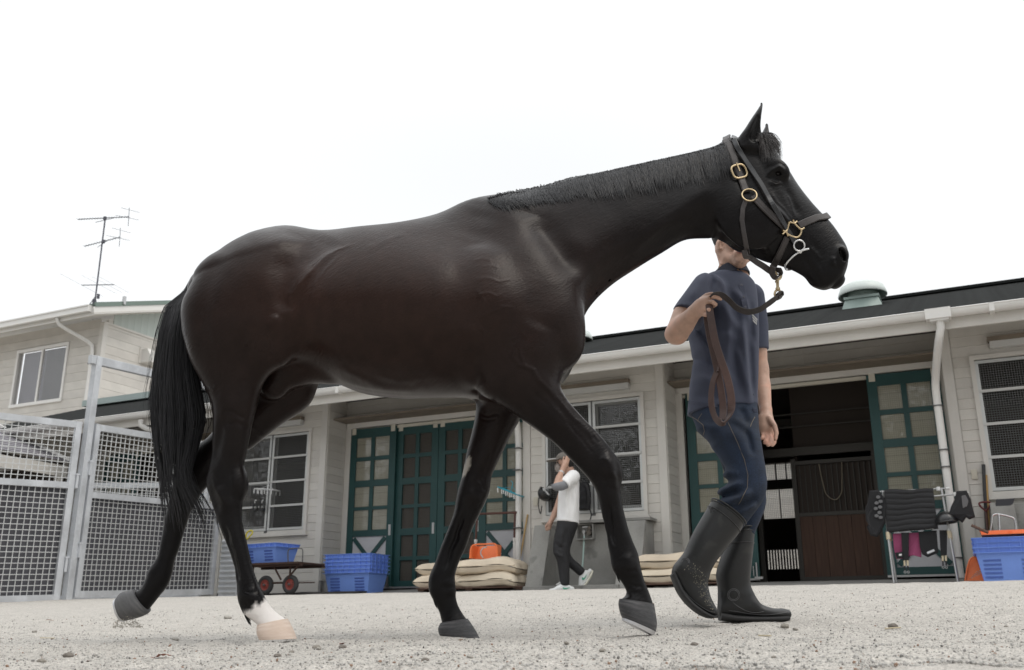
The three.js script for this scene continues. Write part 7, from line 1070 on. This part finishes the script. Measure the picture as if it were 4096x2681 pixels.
  const trF = folds((x, y, z) => smin(tL[0].d(x, y, z), tL[1].d(x, y, z), .02), foldset([[[340, 1000, 380, 1050, 420, 1070], -.01, .014], [[330, 1090, 370, 1130, 420, 1150], .01, .014], [[400, 880, 395, 980, 390, 1060], .01, .02], [[420, 1160, 415, 1260, 420, 1360], -.008, .016], [[450, 860, 430, 960, 420, 1050], -.01, .018]].map(([p, a, s]) => [p.map((v, i) => (i % 2 ? 1750 + v * .417 : 2080 + v * .417)), a, s]), -12), -12.15);
  mesh('trousers', netMesh(trF, b0, b1, .0125), tr, p2, 'black trousers');
  bodyLater(teeF, trF, (x, y, z) => ar(x, y, z));
  { // shoes
    const shW = phys({ color: lin(.72, .73, .73), roughness: .6 }), solM = std({ color: lin(.70, .68, .58), roughness: .6 }), grn = std({ color: lin(.03, .32, .2), roughness: .5 });
    const shoe = (up, so, z, sw) => { const o = L(up, z), q = L(so, z), [a, b] = bounds([[2080 + 275 * .417, 1750 + 1270 * .417], [2080 + 710 * .417, 1750 + 1510 * .417]], z - .08, z + .08, .01); const s = mesh('shoe', netMesh((x, y, zz) => o.d(x, y, zz), a, b, .008), shW, p2); mesh('sole', netMesh((x, y, zz) => q.d(x, y, zz), a, b, .007), solM, s); const w = sw.map((p) => S(p[0], p[1], z + .048, 0).slice(0, 3)); mesh('swoosh', strap(w, w.map(() => [.3, 1, 0]), (u) => .018 * (1 - .75 * Math.abs(u - .35) * 1.5), .004, 8), grn, s); const lc = []; for (let k = 0; k < 4; k++) { const p = S(up[2][0] + k * 13 - 20, up[2][1] + 4 - k * 9, z, 0); lc.push(rod([p[0] - .02, p[1], z - .03], [p[0] + .015, p[1] + .004, z + .035], .004, 5)); } mesh('laces', lc, whitePl, s).userData.kind = 'stuff'; };
    shoe([[300, 1452, 300, 1482, .028], [330, 1442, 330, 1484, .038], [380, 1408, 384, 1486, .042], [420, 1400, 425, 1486, .04], [470, 1415, 470, 1484, .038], [498, 1430, 500, 1482, .03]], [[290, 1468, 290, 1492, .034], [340, 1474, 340, 1498, .046], [420, 1474, 420, 1498, .044], [480, 1466, 480, 1497, .044], [506, 1460, 508, 1494, .034]], -12.08, [[412, 1440], [425, 1452], [450, 1450], [480, 1438]]);
    shoe([[600, 1462, 566, 1450, .028], [620, 1425, 562, 1405, .036], [640, 1385, 566, 1345, .04], [660, 1340, 590, 1300, .04], [676, 1300, 622, 1275, .036], [690, 1290, 650, 1276, .028]], [[585, 1476, 556, 1462, .034], [628, 1430, 606, 1418, .044], [660, 1385, 638, 1372, .042], [690, 1335, 668, 1322, .042], [702, 1300, 680, 1292, .034]], -12.24, [[598, 1342], [604, 1362], [622, 1348], [640, 1318]]);
  }
  { // cap, hair, mask, watch
    const capM = std({ color: lin(.155, .14, .125), roughness: .85 }), k = S(425, 205, Z, 0); const F = (x, y, z) => { const a = blob([k[0], k[1] - .02, Z], [.112, .105, .095])(x, y, z); const cr = Math.max(a, -blob([k[0], k[1] - .035, Z], [.104, .098, .088])(x, y, z), plane([k[0], k[1] - .028, Z], [-.12, -1, 0])(x, y, z)); const b0 = S(345, 215, Z, 0), br = blob([b0[0] - .02, b0[1] - .008, Z], [.11, .011, .078], .1)(x, y, z); return Math.min(cr, br); };
    mesh('cap', netMesh(F, [k[0] - .3, k[1] - .12, Z - .13], [k[0] + .14, k[1] + .12, Z + .13], .0075), capM, p2, 'grey peaked cap'); const hk = S(462, 248, Z, 0); mesh('hair', netMesh((x, y, z) => Math.max(blob([hk[0], hk[1] + .01, Z], [.07, .085, .086])(x, y, z), plane([hk[0] - .035, hk[1], Z], [-1, .2, 0])(x, y, z)), [hk[0] - .12, hk[1] - .12, Z - .12], [hk[0] + .12, hk[1] + .12, Z + .12], .009), std({ color: lin(.014, .013, .013), roughness: .7 }), p2);
    const m = S(370, 290, Z, 0); mesh('face_mask', netMesh((x, y, z) => Math.max(blob([m[0] + .008, m[1], Z], [.06, .066, .07])(x, y, z), -blob([m[0] + .03, m[1], Z], [.075, .066, .066])(x, y, z)), [m[0] - .1, m[1] - .1, Z - .1], [m[0] + .1, m[1] + .1, Z + .1], .008), std({ color: lin(.36, .32, .30), roughness: .9 }), p2); mesh('mask_loop', tube([S(400, 280, -12.07, 0), S(440, 290, -12.06, 0), S(465, 280, -12.065, 0)].map((p) => p.slice(0, 3)), .005, 6), whitePl, p2);
    const w = S(398, 332, -11.95, 0); mesh('watch', new THREE.TorusGeometry(.033, .008, 8, 24).rotateX(Math.PI / 2 - .3).rotateZ(-.4).translate(w[0], w[1], -11.975), std({ color: lin(.45, .45, .45), roughness: .5 }), p2); mesh('watch_face', new THREE.CylinderGeometry(.02, .02, .012, 20).rotateX(Math.PI / 2).translate(w[0], w[1], -11.938), std({ color: lin(.75, .76, .76), metalness: .4, roughness: .3 }), p2);
  }
}
// ------------------------------------------------------------------ halter, bridle and lead strap
const leather = phys({ map: tex(256, (u, v) => { const n = .20 + .07 * (pfbm(u, v, 8, 3, 4) - .5) + .04 * (pn(u, v, 128, 8) - .5); return [n * 1.06, n * .95, n * .93]; }, { srgb: true }), roughness: .5, bumpMap: tex(256, (u, v) => pfbm(u, v, 48, 5, 3)), bumpScale: .0005 }), blackLeather = phys({ color: lin(.022, .023, .026), roughness: .42 }), brownLeather = phys({ map: tex(256, (u, v) => { const n = 1 + .35 * (pfbm(u, v, 6, 13, 4) - .5) + .12 * (pn(u, v, 128, 8) - .5); return [.275 * n, .19 * n, .165 * n]; }, { srgb: true }), roughness: .48 });
const brass = phys({ color: lin(.60, .47, .29), metalness: .9, roughness: .3 }), chrome = phys({ color: lin(.70, .70, .70), metalness: .95, roughness: .2 }), stitch = std({ color: lin(.016, .012, .011), roughness: .9 });
{
  // a strap laid on the coat along photo points, its width across
  const lay = (pts, w, t, off = .004, sub = 5) => {
    const P = [], A = [], n = 3; const px = [];
    for (let i = 0; i < pts.length - 1; i++) for (let k = 0; k < n; k++) px.push([lerp(pts[i][0], pts[i + 1][0], k / n), lerp(pts[i][1], pts[i + 1][1], k / n)]); px.push(pts[pts.length - 1]);
    for (const [x, y] of px) { const p = onHorse(x, y, off); P.push(p); }
    for (let i = 0; i < P.length; i++) { const a = P[Math.max(0, i - 1)], b = P[Math.min(P.length - 1, i + 1)], tg = V3(b[0] - a[0], b[1] - a[1], b[2] - a[2]).normalize(), nn = normalH(P[i]), s = V3().crossVectors(nn, tg).normalize(); A.push([s.x, s.y, s.z]); }
    return [strap(P, A, w, t, 3), P, A];
  };
  const halter = thing('halter', 'dark brown leather halter with brass buckle and rings on the horse head', 'halter', [0, 0, 0]);
  const stitches = (P, A, w, parent, lines = [-1, 1]) => { const L = []; for (const s of lines) { const q = P.map((p, i) => { const n = normalH(p); return [p[0] + A[i][0] * s * w / 2 * .78 + n.x * .003, p[1] + A[i][1] * s * w / 2 * .78 + n.y * .003, p[2] + A[i][2] * s * w / 2 * .78 + n.z * .003]; }); L.push(tube(q, .0009, 4, P.length * 4)); } const m = mesh('stitching', L, stitch, parent); m.userData.kind = 'stuff'; };
  const add = (nm, pts, w, t, lines, off) => { const [g, P, A] = lay(pts, w, t, off), m = mesh(nm, g, leather, halter); if (lines) stitches(P, A, w, m, lines); return [m, P]; };
  add('crown_strap', [[2903, 560], [2916, 580], [2934, 625], [2948, 668], [2966, 712], [2986, 768]], .030, .006, [-1, 1], .005);
  add('cheek_strap', [[3012, 784], [3050, 826], [3095, 870], [3136, 908]], .027, .007, [-1, -.2, 1], .005);
  add('throat_strap', [[2984, 800], [2972, 835], [2968, 880], [2975, 930], [2985, 985], [2992, 1016]], .018, .006, null, .005);
  add('nose_band', [[3196, 902], [3230, 886], [3270, 870], [3302, 866]], .028, .008, [-1, -.2, 1], .006);
  add('chin_strap', [[3150, 950], [3132, 990], [3113, 1030], [3094, 1066]], .026, .006, [-1, 1], .006);
  // the parts that pass over the far side: crown, nose and jaw loops
  const loop = (nm, pts, w) => { const P = pts.map((p) => at(...p)), A = P.map((p) => { const n = normalH(p); return n; }), T = P.map((p, i) => { const a = P[Math.max(0, i - 1)], b = P[Math.min(P.length - 1, i + 1)], t = V3(b[0] - a[0], b[1] - a[1], b[2] - a[2]), s = V3().crossVectors(A[i], t).normalize(); return [s.x, s.y, s.z]; }); mesh(nm, strap(P, T, w, .006, 6), leather, halter); };
  { const y0 = onHorse(3302, 866, .006); loop('nose_band', [[3302, 866, y0[2]], [3312, 862, -3.46], [3313, 862, -3.5], [3300, 868, -3.54], [3262, 880, -3.56]], .028); }
  { const a = onHorse(2903, 560, .005); loop('crown_strap', [[2903, 560, a[2]], [2906, 548, -3.46], [2908, 546, -3.5], [2906, 556, -3.54], [2912, 590, -3.58]], .03); }
  // jaw strap hangs below the jaw from the throat strap to the chin strap
  { const P = [[2986, 1004, -3.41], [2992, 1022, -3.42], [3020, 1044, -3.44], [3055, 1066, -3.455], [3084, 1086, -3.465], [3098, 1092, -3.47]].map((p) => at(...p)); mesh('jaw_strap', strap(P, P.map(() => [-.45, .75, .35]), .024, .007, 6), leather, halter); const q = [[3092, 1066, -3.43], [3090, 1096, -3.46], [3104, 1112, -3.47], [3120, 1096, -3.46], [3112, 1072, -3.44]].map((p) => at(...p)); mesh('keeper', strap(q, q.map(() => [.2, .2, 1]), .028, .006, 6), leather, halter); const k = [[2978, 1000, -3.40], [2984, 1026, -3.405], [3000, 1030, -3.42]].map((p) => at(...p)); mesh('keeper', strap(k, k.map(() => [.9, .3, .3]), .022, .01, 5), leather, halter); }
  const orient = (g, p, spin = 0, lift = 0) => { const n = normalH(p), q = new THREE.Quaternion().setFromUnitVectors(V3(0, 0, 1), n); return g.rotateZ(spin).applyQuaternion(q).translate(p[0] + n.x * lift, p[1] + n.y * lift, p[2] + n.z * lift); };
  const rrect = (w, h, r, t) => { const pts = []; for (const [sx, sy, a0] of [[1, 1, 0], [-1, 1, 1], [-1, -1, 2], [1, -1, 3]]) for (let k = 0; k <= 5; k++) { const a = (a0 + k / 5) * Math.PI / 2; pts.push([sx * (w / 2 - r) + r * Math.cos(a), sy * (h / 2 - r) + r * Math.sin(a), 0]); } return tube(pts, t, 8, 90, true); };
  { const p = onHorse(2954, 689, .004), b = mesh('buckle', orient(rrect(.058, .054, .018, .0042), p, .3, .008), brass, halter); mesh('prong', orient(bx(.004, .036, .004, 0, .016, 0), p, .3, .012), brass, b); }
  mesh('ring', orient(new THREE.TorusGeometry(.0275, .003, 10, 40), onHorse(2997, 784, .004), 0, .006), brass, halter);
  { const p = onHorse(3178, 922, .004), n = (x, y) => { const q = onHorse(x, y, .012); return q; }; mesh('square_link', [tube([n(3158, 888), n(3178, 893), n(3188, 886)], .0036, 8), tube([n(3172, 880), n(3178, 893), n(3192, 908), n(3206, 918), n(3217, 912)], .0036, 8), tube([n(3206, 918), n(3202, 938), n(3188, 950), n(3170, 946), n(3150, 936)], .0036, 8), tube([n(3131, 922), n(3146, 930), n(3152, 944)], .0036, 8), tube([n(3158, 888), n(3152, 908), n(3146, 930)], .0036, 8), tube([n(3130, 938), n(3140, 928), n(3150, 918)], .0034, 8)], brass, halter); }
  // black bridle strap with the bit ring
  const bridle = thing('bridle_strap', 'thin black leather cheek strap running from behind the ears to the steel bit ring', 'bridle', [0, 0, 0]);
  { const [g] = lay([[2935, 556], [2950, 590], [2985, 645], [3045, 734], [3090, 815], [3138, 896], [3160, 935], [3183, 974]], .019, .004, .012); mesh('strap', g, blackLeather, bridle); const e = onHorse(2935, 556, .012), P = [[2935, 556, e[2]], [2936, 546, -3.46], [2938, 545, -3.5], [2935, 556, -3.545]].map((p) => at(...p)); mesh('strap', strap(P, P.map(() => [.9, -.4, 0]), .019, .004, 6), blackLeather, bridle);
    mesh('bit_ring', orient(new THREE.TorusGeometry(.0205, .0034, 10, 36), onHorse(3194, 984, .004), 0, .009), chrome, bridle);
    const n = (x, y, o = .012) => onHorse(x, y, o); mesh('bit', [tube([n(3236, 996), n(3218, 1000), n(3202, 1006), n(3186, 1016), n(3170, 1028), n(3155, 1043), n(3143, 1058), n(3140, 1070)], .0042, 8, 60), tube([n(3140, 1070), at(3146, 1078, -3.45), at(3158, 1079, -3.47), at(3166, 1076, -3.5)], .0042, 8, 30), tube([n(3196, 1003), n(3201, 1010), n(3206, 1003)], .006, 8)], chrome, bridle); }
  // brass snap and the long lead strap
  const lead = thing('lead_strap', 'long brown leather lead strap with a brass snap, looped down from the hand', 'lead strap', [0, 0, 0]);
  { const Zs = -3.5, p = (x, y, z = Zs) => at(x, y, z); const sn = mesh('snap', [tube([p(3112, 1100), p(3104, 1092), p(3106, 1082), p(3118, 1084), p(3125, 1098), p(3120, 1114), p(3108, 1122), p(3104, 1130)], .005, 8, 60), rod(p(3110, 1122), p(3111, 1152), .0065, 10, .0055), rod(p(3111, 1152), p(3112, 1160), .009, 12), tube([p(3112, 1160), p(3102, 1166), p(3100, 1182), p(3110, 1186)], .0045, 8, 30), tube([p(3112, 1160), p(3122, 1166), p(3122, 1178), p(3114, 1186)], .0045, 8, 30)], brass, lead);
    const top = [[3124, 1172, -3.5], [3118, 1184, -3.495], [3100, 1196, -3.5], [3070, 1218, -3.52], [3039, 1238, -3.54], [2999, 1248, -3.56], [2970, 1243, -3.575], [2945, 1230, -3.585], [2912, 1198, -3.59], [2892, 1184, -3.595], [2876, 1179, -3.60], [2856, 1182, -3.605], [2842, 1192, -3.61]].map((q) => at(...q));
    mesh('strap', strap(top, top.map((_, i) => [.05 + .4 * (i / 12), .55, .85 - .3 * (i > 8)]), .026, .005, 6), leather, lead); const e = [[3106, 1180, -3.49], [3124, 1172, -3.5], [3128, 1184, -3.505], [3112, 1194, -3.5]].map((q) => at(...q)); mesh('sewn_end', strap(e, e.map(() => [.1, .2, 1]), .026, .007, 6), leather, lead);
    const f1 = [[2836, 1206, -3.615], [2839, 1240, -3.59], [2848, 1300, -3.58], [2862, 1370, -3.575], [2884, 1440, -3.57], [2908, 1510, -3.565], [2922, 1570, -3.56], [2926, 1620, -3.56], [2918, 1662, -3.565], [2900, 1685, -3.58], [2882, 1690, -3.60], [2862, 1672, -3.62], [2848, 1630, -3.63], [2845, 1582, -3.635], [2852, 1530, -3.63], [2866, 1490, -3.62]].map((q) => at(...q));
    mesh('strap', strap(f1, f1.map((_, i) => (i < 8 ? [.97, .08, .25] : i < 12 ? [.45, .2, .9] : [.6, .05, .8])), .029, .005, 6), brownLeather, lead);
    const f2 = [[2832, 1215, -3.63], [2828, 1260, -3.63], [2838, 1340, -3.63], [2854, 1410, -3.625], [2872, 1490, -3.62], [2886, 1570, -3.615], [2893, 1640, -3.61], [2890, 1680, -3.60]].map((q) => at(...q)); mesh('strap', strap(f2, f2.map(() => [.95, .1, .35]), .027, .005, 6), brownLeather, lead);
    const f3 = [[2834, 1220, -3.64], [2842, 1290, -3.645], [2856, 1360, -3.645], [2862, 1420, -3.64], [2866, 1490, -3.62]].map((q) => at(...q)); mesh('strap', strap(f3, f3.map(() => [.5, .05, .85]), .027, .005, 6), brownLeather, lead); }
}
// ------------------------------------------------------------------ loose matter on the yard and trees behind the photographer
{
  const R = rng(404), grit = new THREE.IcosahedronGeometry(1, 0), cnt = 60000, im = new THREE.InstancedMesh(grit, std({ color: lin(1, 1, 1), roughness: .95 }), cnt), m = new THREE.Matrix4(), q = new THREE.Quaternion(), col = new THREE.Color();
  for (let i = 0; i < cnt; i++) {
    const d = 1.75 + Math.pow(R(), 1.7) * 5.2, x = (R() - .5) * d * 1.22, z = -d, y = groundY(x, z), s = .0008 + .0030 * Math.pow(R(), 6); const k = R(), b = k < .76 ? .34 + .16 * R() : k < .95 ? .15 + .16 * R() : .2;
    q.setFromEuler(new THREE.Euler(R() * 6, R() * 6, R() * 6)); m.compose(V3(x, y + s * .3 + .010 * (fbm(x * 3, z * 3, 2, 3) - .5) + .026 * sstep(-14, -5, z) * (fbm(x * 9, z * 9, 8, 2) - .5) + .014 * sstep(-14, -5, z) * (fbm(x * 14, z * 14, 5, 3) - .5), z), q, V3(s * (1 + .5 * R()), s * .75, s)); im.setMatrixAt(i, m); im.setColorAt(i, k >= .95 ? col.setRGB(.26, .17, .12) : col.setRGB(b, b * .97, b * .92));
  }
  im.name = 'gravel_grit'; im.castShadow = im.receiveShadow = true; scene.add(im); tag(im, 'loose grit and small stones scattered over the gravel', 'grit', null, 'stuff');
  // single clods and stones one can pick out
  const gy = (x, z) => groundY(x, z) + .010 * (fbm(x * 3, z * 3, 2, 3) - .5) + .026 * sstep(-14, -5, z) * (fbm(x * 9, z * 9, 8, 2) - .5) + .014 * sstep(-14, -5, z) * (fbm(x * 14, z * 14, 5, 3) - .5);
  const hit = (px, py) => { for (let z = -1.5; z > -11; z -= .01) { const p = at(px, py, z); if (p[1] < gy(p[0], p[2])) return p; } return at(px, py, -4); };
  const clodM = [std({ color: lin(.25, .23, .20), roughness: .95 }), std({ color: lin(.34, .32, .29), roughness: .95 }), std({ color: lin(.18, .16, .14), roughness: .95 })];
  const clod = (seed) => { const g = new THREE.IcosahedronGeometry(1, 3), a = g.attributes.position; for (let i = 0; i < a.count; i++) { const v = V3(a.getX(i), a.getY(i), a.getZ(i)), k = .62 + .75 * fbm(v.x * 1.6 + seed, v.y * 1.6, v.z * 1.6, 4); a.setXYZ(i, v.x * k, v.y * k * .62, v.z * k); } g.computeVertexNormals(); return g; };
  const gs = [clod(1), clod(5), clod(9)], L = [[3140, 2510, 16, 'to the right of the standing boot, larger of a pair'], [3182, 2520, 10, 'to the right of the standing boot, smaller of a pair'], [3572, 2510, 18, 'alone on the gravel before the drying rack'], [4025, 2510, 8, 'near the right edge of the picture, farther one'], [3895, 2560, 9, 'on the bare gravel at the right'], [2778, 2583, 15, 'in front of the raised boot'], [2410, 2606, 12, 'between the forefeet in the foreground'], [1880, 2632, 12, 'in the foreground below the far fore hoof'], [1700, 2645, 15, 'dark one in the foreground left of the far fore hoof'], [1265, 2596, 16, 'in front of the white footed hind leg'], [1275, 2598, 10, 'just right of a bigger clod before the white foot'], [1110, 2628, 14, 'in the foreground below the white foot'], [1166, 2612, 10, 'in the foreground right of the white foot'], [700, 2562, 13, 'between the two hind feet'], [272, 2628, 18, 'low mound in the left foreground'], [165, 2650, 15, 'at the far left of the foreground'], [137, 2530, 9, 'small one before the left gate'], [1370, 2593, 14, 'right of the clods before the white foot'], [3095, 2632, 9, 'in the right foreground'], [910, 2475, 14, 'behind the white footed leg'], [1322, 2646, 10, 'in the foreground between hind and fore feet'], [2265, 2575, 9, 'left of the lifted fore hoof']];
  L.forEach(([x, y, r, w], i) => { const p = hit(x, y), s = r * Math.abs(p[2]) / 3877 * 1.05, o = mesh('clod', gs[i % 3], clodM[i % 3]); o.position.set(p[0], p[1] + s * .22, p[2]); o.scale.setScalar(s); o.rotation.y = i; tag(o, 'small grey-brown clod ' + w, 'clod', 'clods lying on the gravel'); });
  const leafM = [std({ color: lin(.28, .12, .085), roughness: .7, side: THREE.DoubleSide }), std({ color: lin(.40, .27, .2), roughness: .7, side: THREE.DoubleSide }), std({ color: lin(.16, .07, .05), roughness: .7, side: THREE.DoubleSide })];
  const leaf = (seed) => { const n = 12, P = [], I = []; for (let i = 0; i <= n; i++) { const t = i / n, w = .36 * Math.sin(Math.PI * Math.pow(t, .8)) * (1 + .15 * Math.sin(i * 2.3 + seed)); for (const s of [-1, 0, 1]) P.push((t - .5) * 2, .22 * Math.abs(s) * w * 2 + .18 * Math.sin(t * 3 + seed) + .06 * Math.sin(i * 1.7 + s), s * w); } for (let i = 0; i < n; i++) for (let s = 0; s < 2; s++) { const a = i * 3 + s; I.push(a, a + 1, a + 3, a + 1, a + 4, a + 3); } const g = new THREE.BufferGeometry(); g.setAttribute('position', new THREE.Float32BufferAttribute(P, 3)); g.setAttribute('uv', new THREE.Float32BufferAttribute(P.flatMap((_, i) => (i % 3 ? [] : [P[i], P[i + 2]])), 2)); g.setIndex(I); g.computeVertexNormals(); return mergeGeometries([g.toNonIndexed(), rod([-1.35, .15, .05], [-.95, .02, 0], .03, 5).toNonIndexed()].map((q) => { for (const k of Object.keys(q.attributes)) if (!['position', 'normal', 'uv'].includes(k)) q.deleteAttribute(k); return q; })); };
  const lg = [leaf(0), leaf(2), leaf(4)];
  [[650, 2634, 34, 0, 'curled brown leaf in the left foreground with its stalk up'], [1368, 2578, 20, 0, 'brown leaf lying in the middle foreground, left of the far fore hoof'], [1975, 2554, 14, 2, 'dark curled leaf right of the far fore hoof'], [1015, 2609, 10, 0, 'small brown leaf in the foreground below the white foot'], [857, 2470, 8, 1, 'small pinkish leaf between the hind feet'], [977, 2527, 8, 0, 'small brown leaf just behind the white foot'], [1610, 2443, 9, 0, 'small brown leaf on the gravel left of the far foreleg'], [2250, 2650, 9, 1, 'small tan leaf in the foreground between the forefeet'], [3780, 2560, 7, 1, 'tiny tan leaf on the gravel at the right'], [352, 2650, 14, 2, 'dark brown leaf at the left edge of the foreground'], [200, 2483, 14, 1, 'pale flat leaf before the left gate']].forEach(([x, y, r, k, w], i) => { const p = hit(x, y), s = r * Math.abs(p[2]) / 3877, o = mesh('fallen_leaf', lg[i % 3], leafM[k]); o.position.set(p[0], p[1] + s * .12, p[2]); o.scale.setScalar(s); o.rotation.set(.1 * (i % 3 - 1), i * 1.3, .12); tag(o, w, 'leaf'); });
  { const st = std({ color: lin(.55, .47, .33), roughness: .8 }); [[3035, 2548, 3085, 2552, 'pale straw lying on the gravel below the standing boot'], [3540, 2520, 3605, 2518, 'thin pale straw beside the lone clod at the right'], [160, 2556, 215, 2560, 'short pale twig in the left foreground']].forEach(([x, y, x2, y2, w]) => { const a = hit(x, y), b = hit(x2, y2); tag(mesh('straw', rod([a[0], a[1] + .004, a[2]], [b[0], b[1] + .006, b[2]], .0022, 6), st), w, 'straw'); }); }
}
{ // sand thrown up by the hoof that has just left the ground
  const R = rng(61), L = []; for (let i = 0; i < 420; i++) { const t = R(), u = R(), p = at(452 + 110 * u + 24 * (R() - .5), 2513 - 60 * t * (1 - .2 * u) * Math.sin(u * 3.1) - 4 * R(), -3.55 - .1 * R()), s = .0012 + .0028 * R() * R(); L.push(new THREE.TetrahedronGeometry(s, 0).rotateX(R() * 6).translate(...p)); }
  tag(mesh('thrown_sand', L, std({ color: lin(.40, .37, .32), roughness: .95 })), 'spray of sand thrown up under the rear hoof', 'sand', null, 'stuff');
}
function makeTree(label) {
  const t = thing('tree', label, 'tree', [0, 0, 0], 0, 'trees behind the photographer, mirrored in the windows'), R = rng(909), bark = std({ color: lin(.11, .085, .065), roughness: .95 }), leafMat = std({ color: lin(.06, .095, .028), roughness: .7, side: THREE.DoubleSide }), limbs = [], P = [], N = [];
  const trunk = [[0, 0, 0], [.1, 1.6, .05], [-.05, 3.2, .1], [.1, 4.8, 0]]; limbs.push(tube(trunk, .16, 8, 20));
  for (let k = 0; k < 16; k++) {
    const a = k * 2.4, h = 2 + R() * 3.2, L = 1.6 + R() * 1.8, e = [Math.cos(a) * L, h + .8 + R() * 1.6, Math.sin(a) * L]; limbs.push(tube([[0, h, 0], [e[0] * .45, h + .5, e[2] * .45], e], .05, 6, 8));
    for (let c = 0; c < 7; c++) { const cx = e[0] + (R() - .5) * 1.5, cy = e[1] + (R() - .4) * 1.3, cz = e[2] + (R() - .5) * 1.5, cr = .35 + .4 * R(); for (let i = 0; i < 34; i++) { const d = V3(R() - .5, R() - .5, R() - .5).normalize().multiplyScalar(cr * Math.cbrt(R())), o = V3(cx, cy, cz).add(d), u = V3(R() - .5, R() - .5, R() - .5).normalize(), v = V3(R() - .5, R() - .5, R() - .5).cross(u).normalize(), s = .07 + .05 * R(); for (const [x, y] of [[-1, 0], [0, .5], [1, 0], [-1, 0], [1, 0], [0, -.5]]) { P.push(o.x + u.x * x * s + v.x * y * s, o.y + u.y * x * s + v.y * y * s, o.z + u.z * x * s + v.z * y * s); const n = V3().crossVectors(u, v); N.push(n.x, n.y, n.z); } } }
  }
  mesh('trunk', limbs, bark, t); const g = new THREE.BufferGeometry(); g.setAttribute('position', new THREE.Float32BufferAttribute(P, 3)); g.setAttribute('normal', new THREE.Float32BufferAttribute(N, 3)); mesh('crown', g, leafMat, t); return t;
}
{
  const t = makeTree('leafy green tree standing beyond the yard behind the photographer'); t.position.set(-13, -.4, 3); let k = 0;
  for (const [x, z, s] of [[-17.5, -1, 1.1], [-9.5, 8, 1.05], [-21, -7, 1.15], [-4, 11, 1.1], [-15, 9, 1.2], [3, 14, 1.2], [9, 13, 1.1], [-8, 14, 1.4], [0, 19, 1.5], [15, 10, 1.3], [-12, 17, 1.5], [8, 20, 1.5], [-24, 4, 1.4], [19, 3, 1.3], [-19, 15, 1.5], [14, 18, 1.5]]) { const c = copyOf(t, [x, -.4, z], ++k * 1.3); c.scale.setScalar(s); }
}
renderer.render(scene, camera);
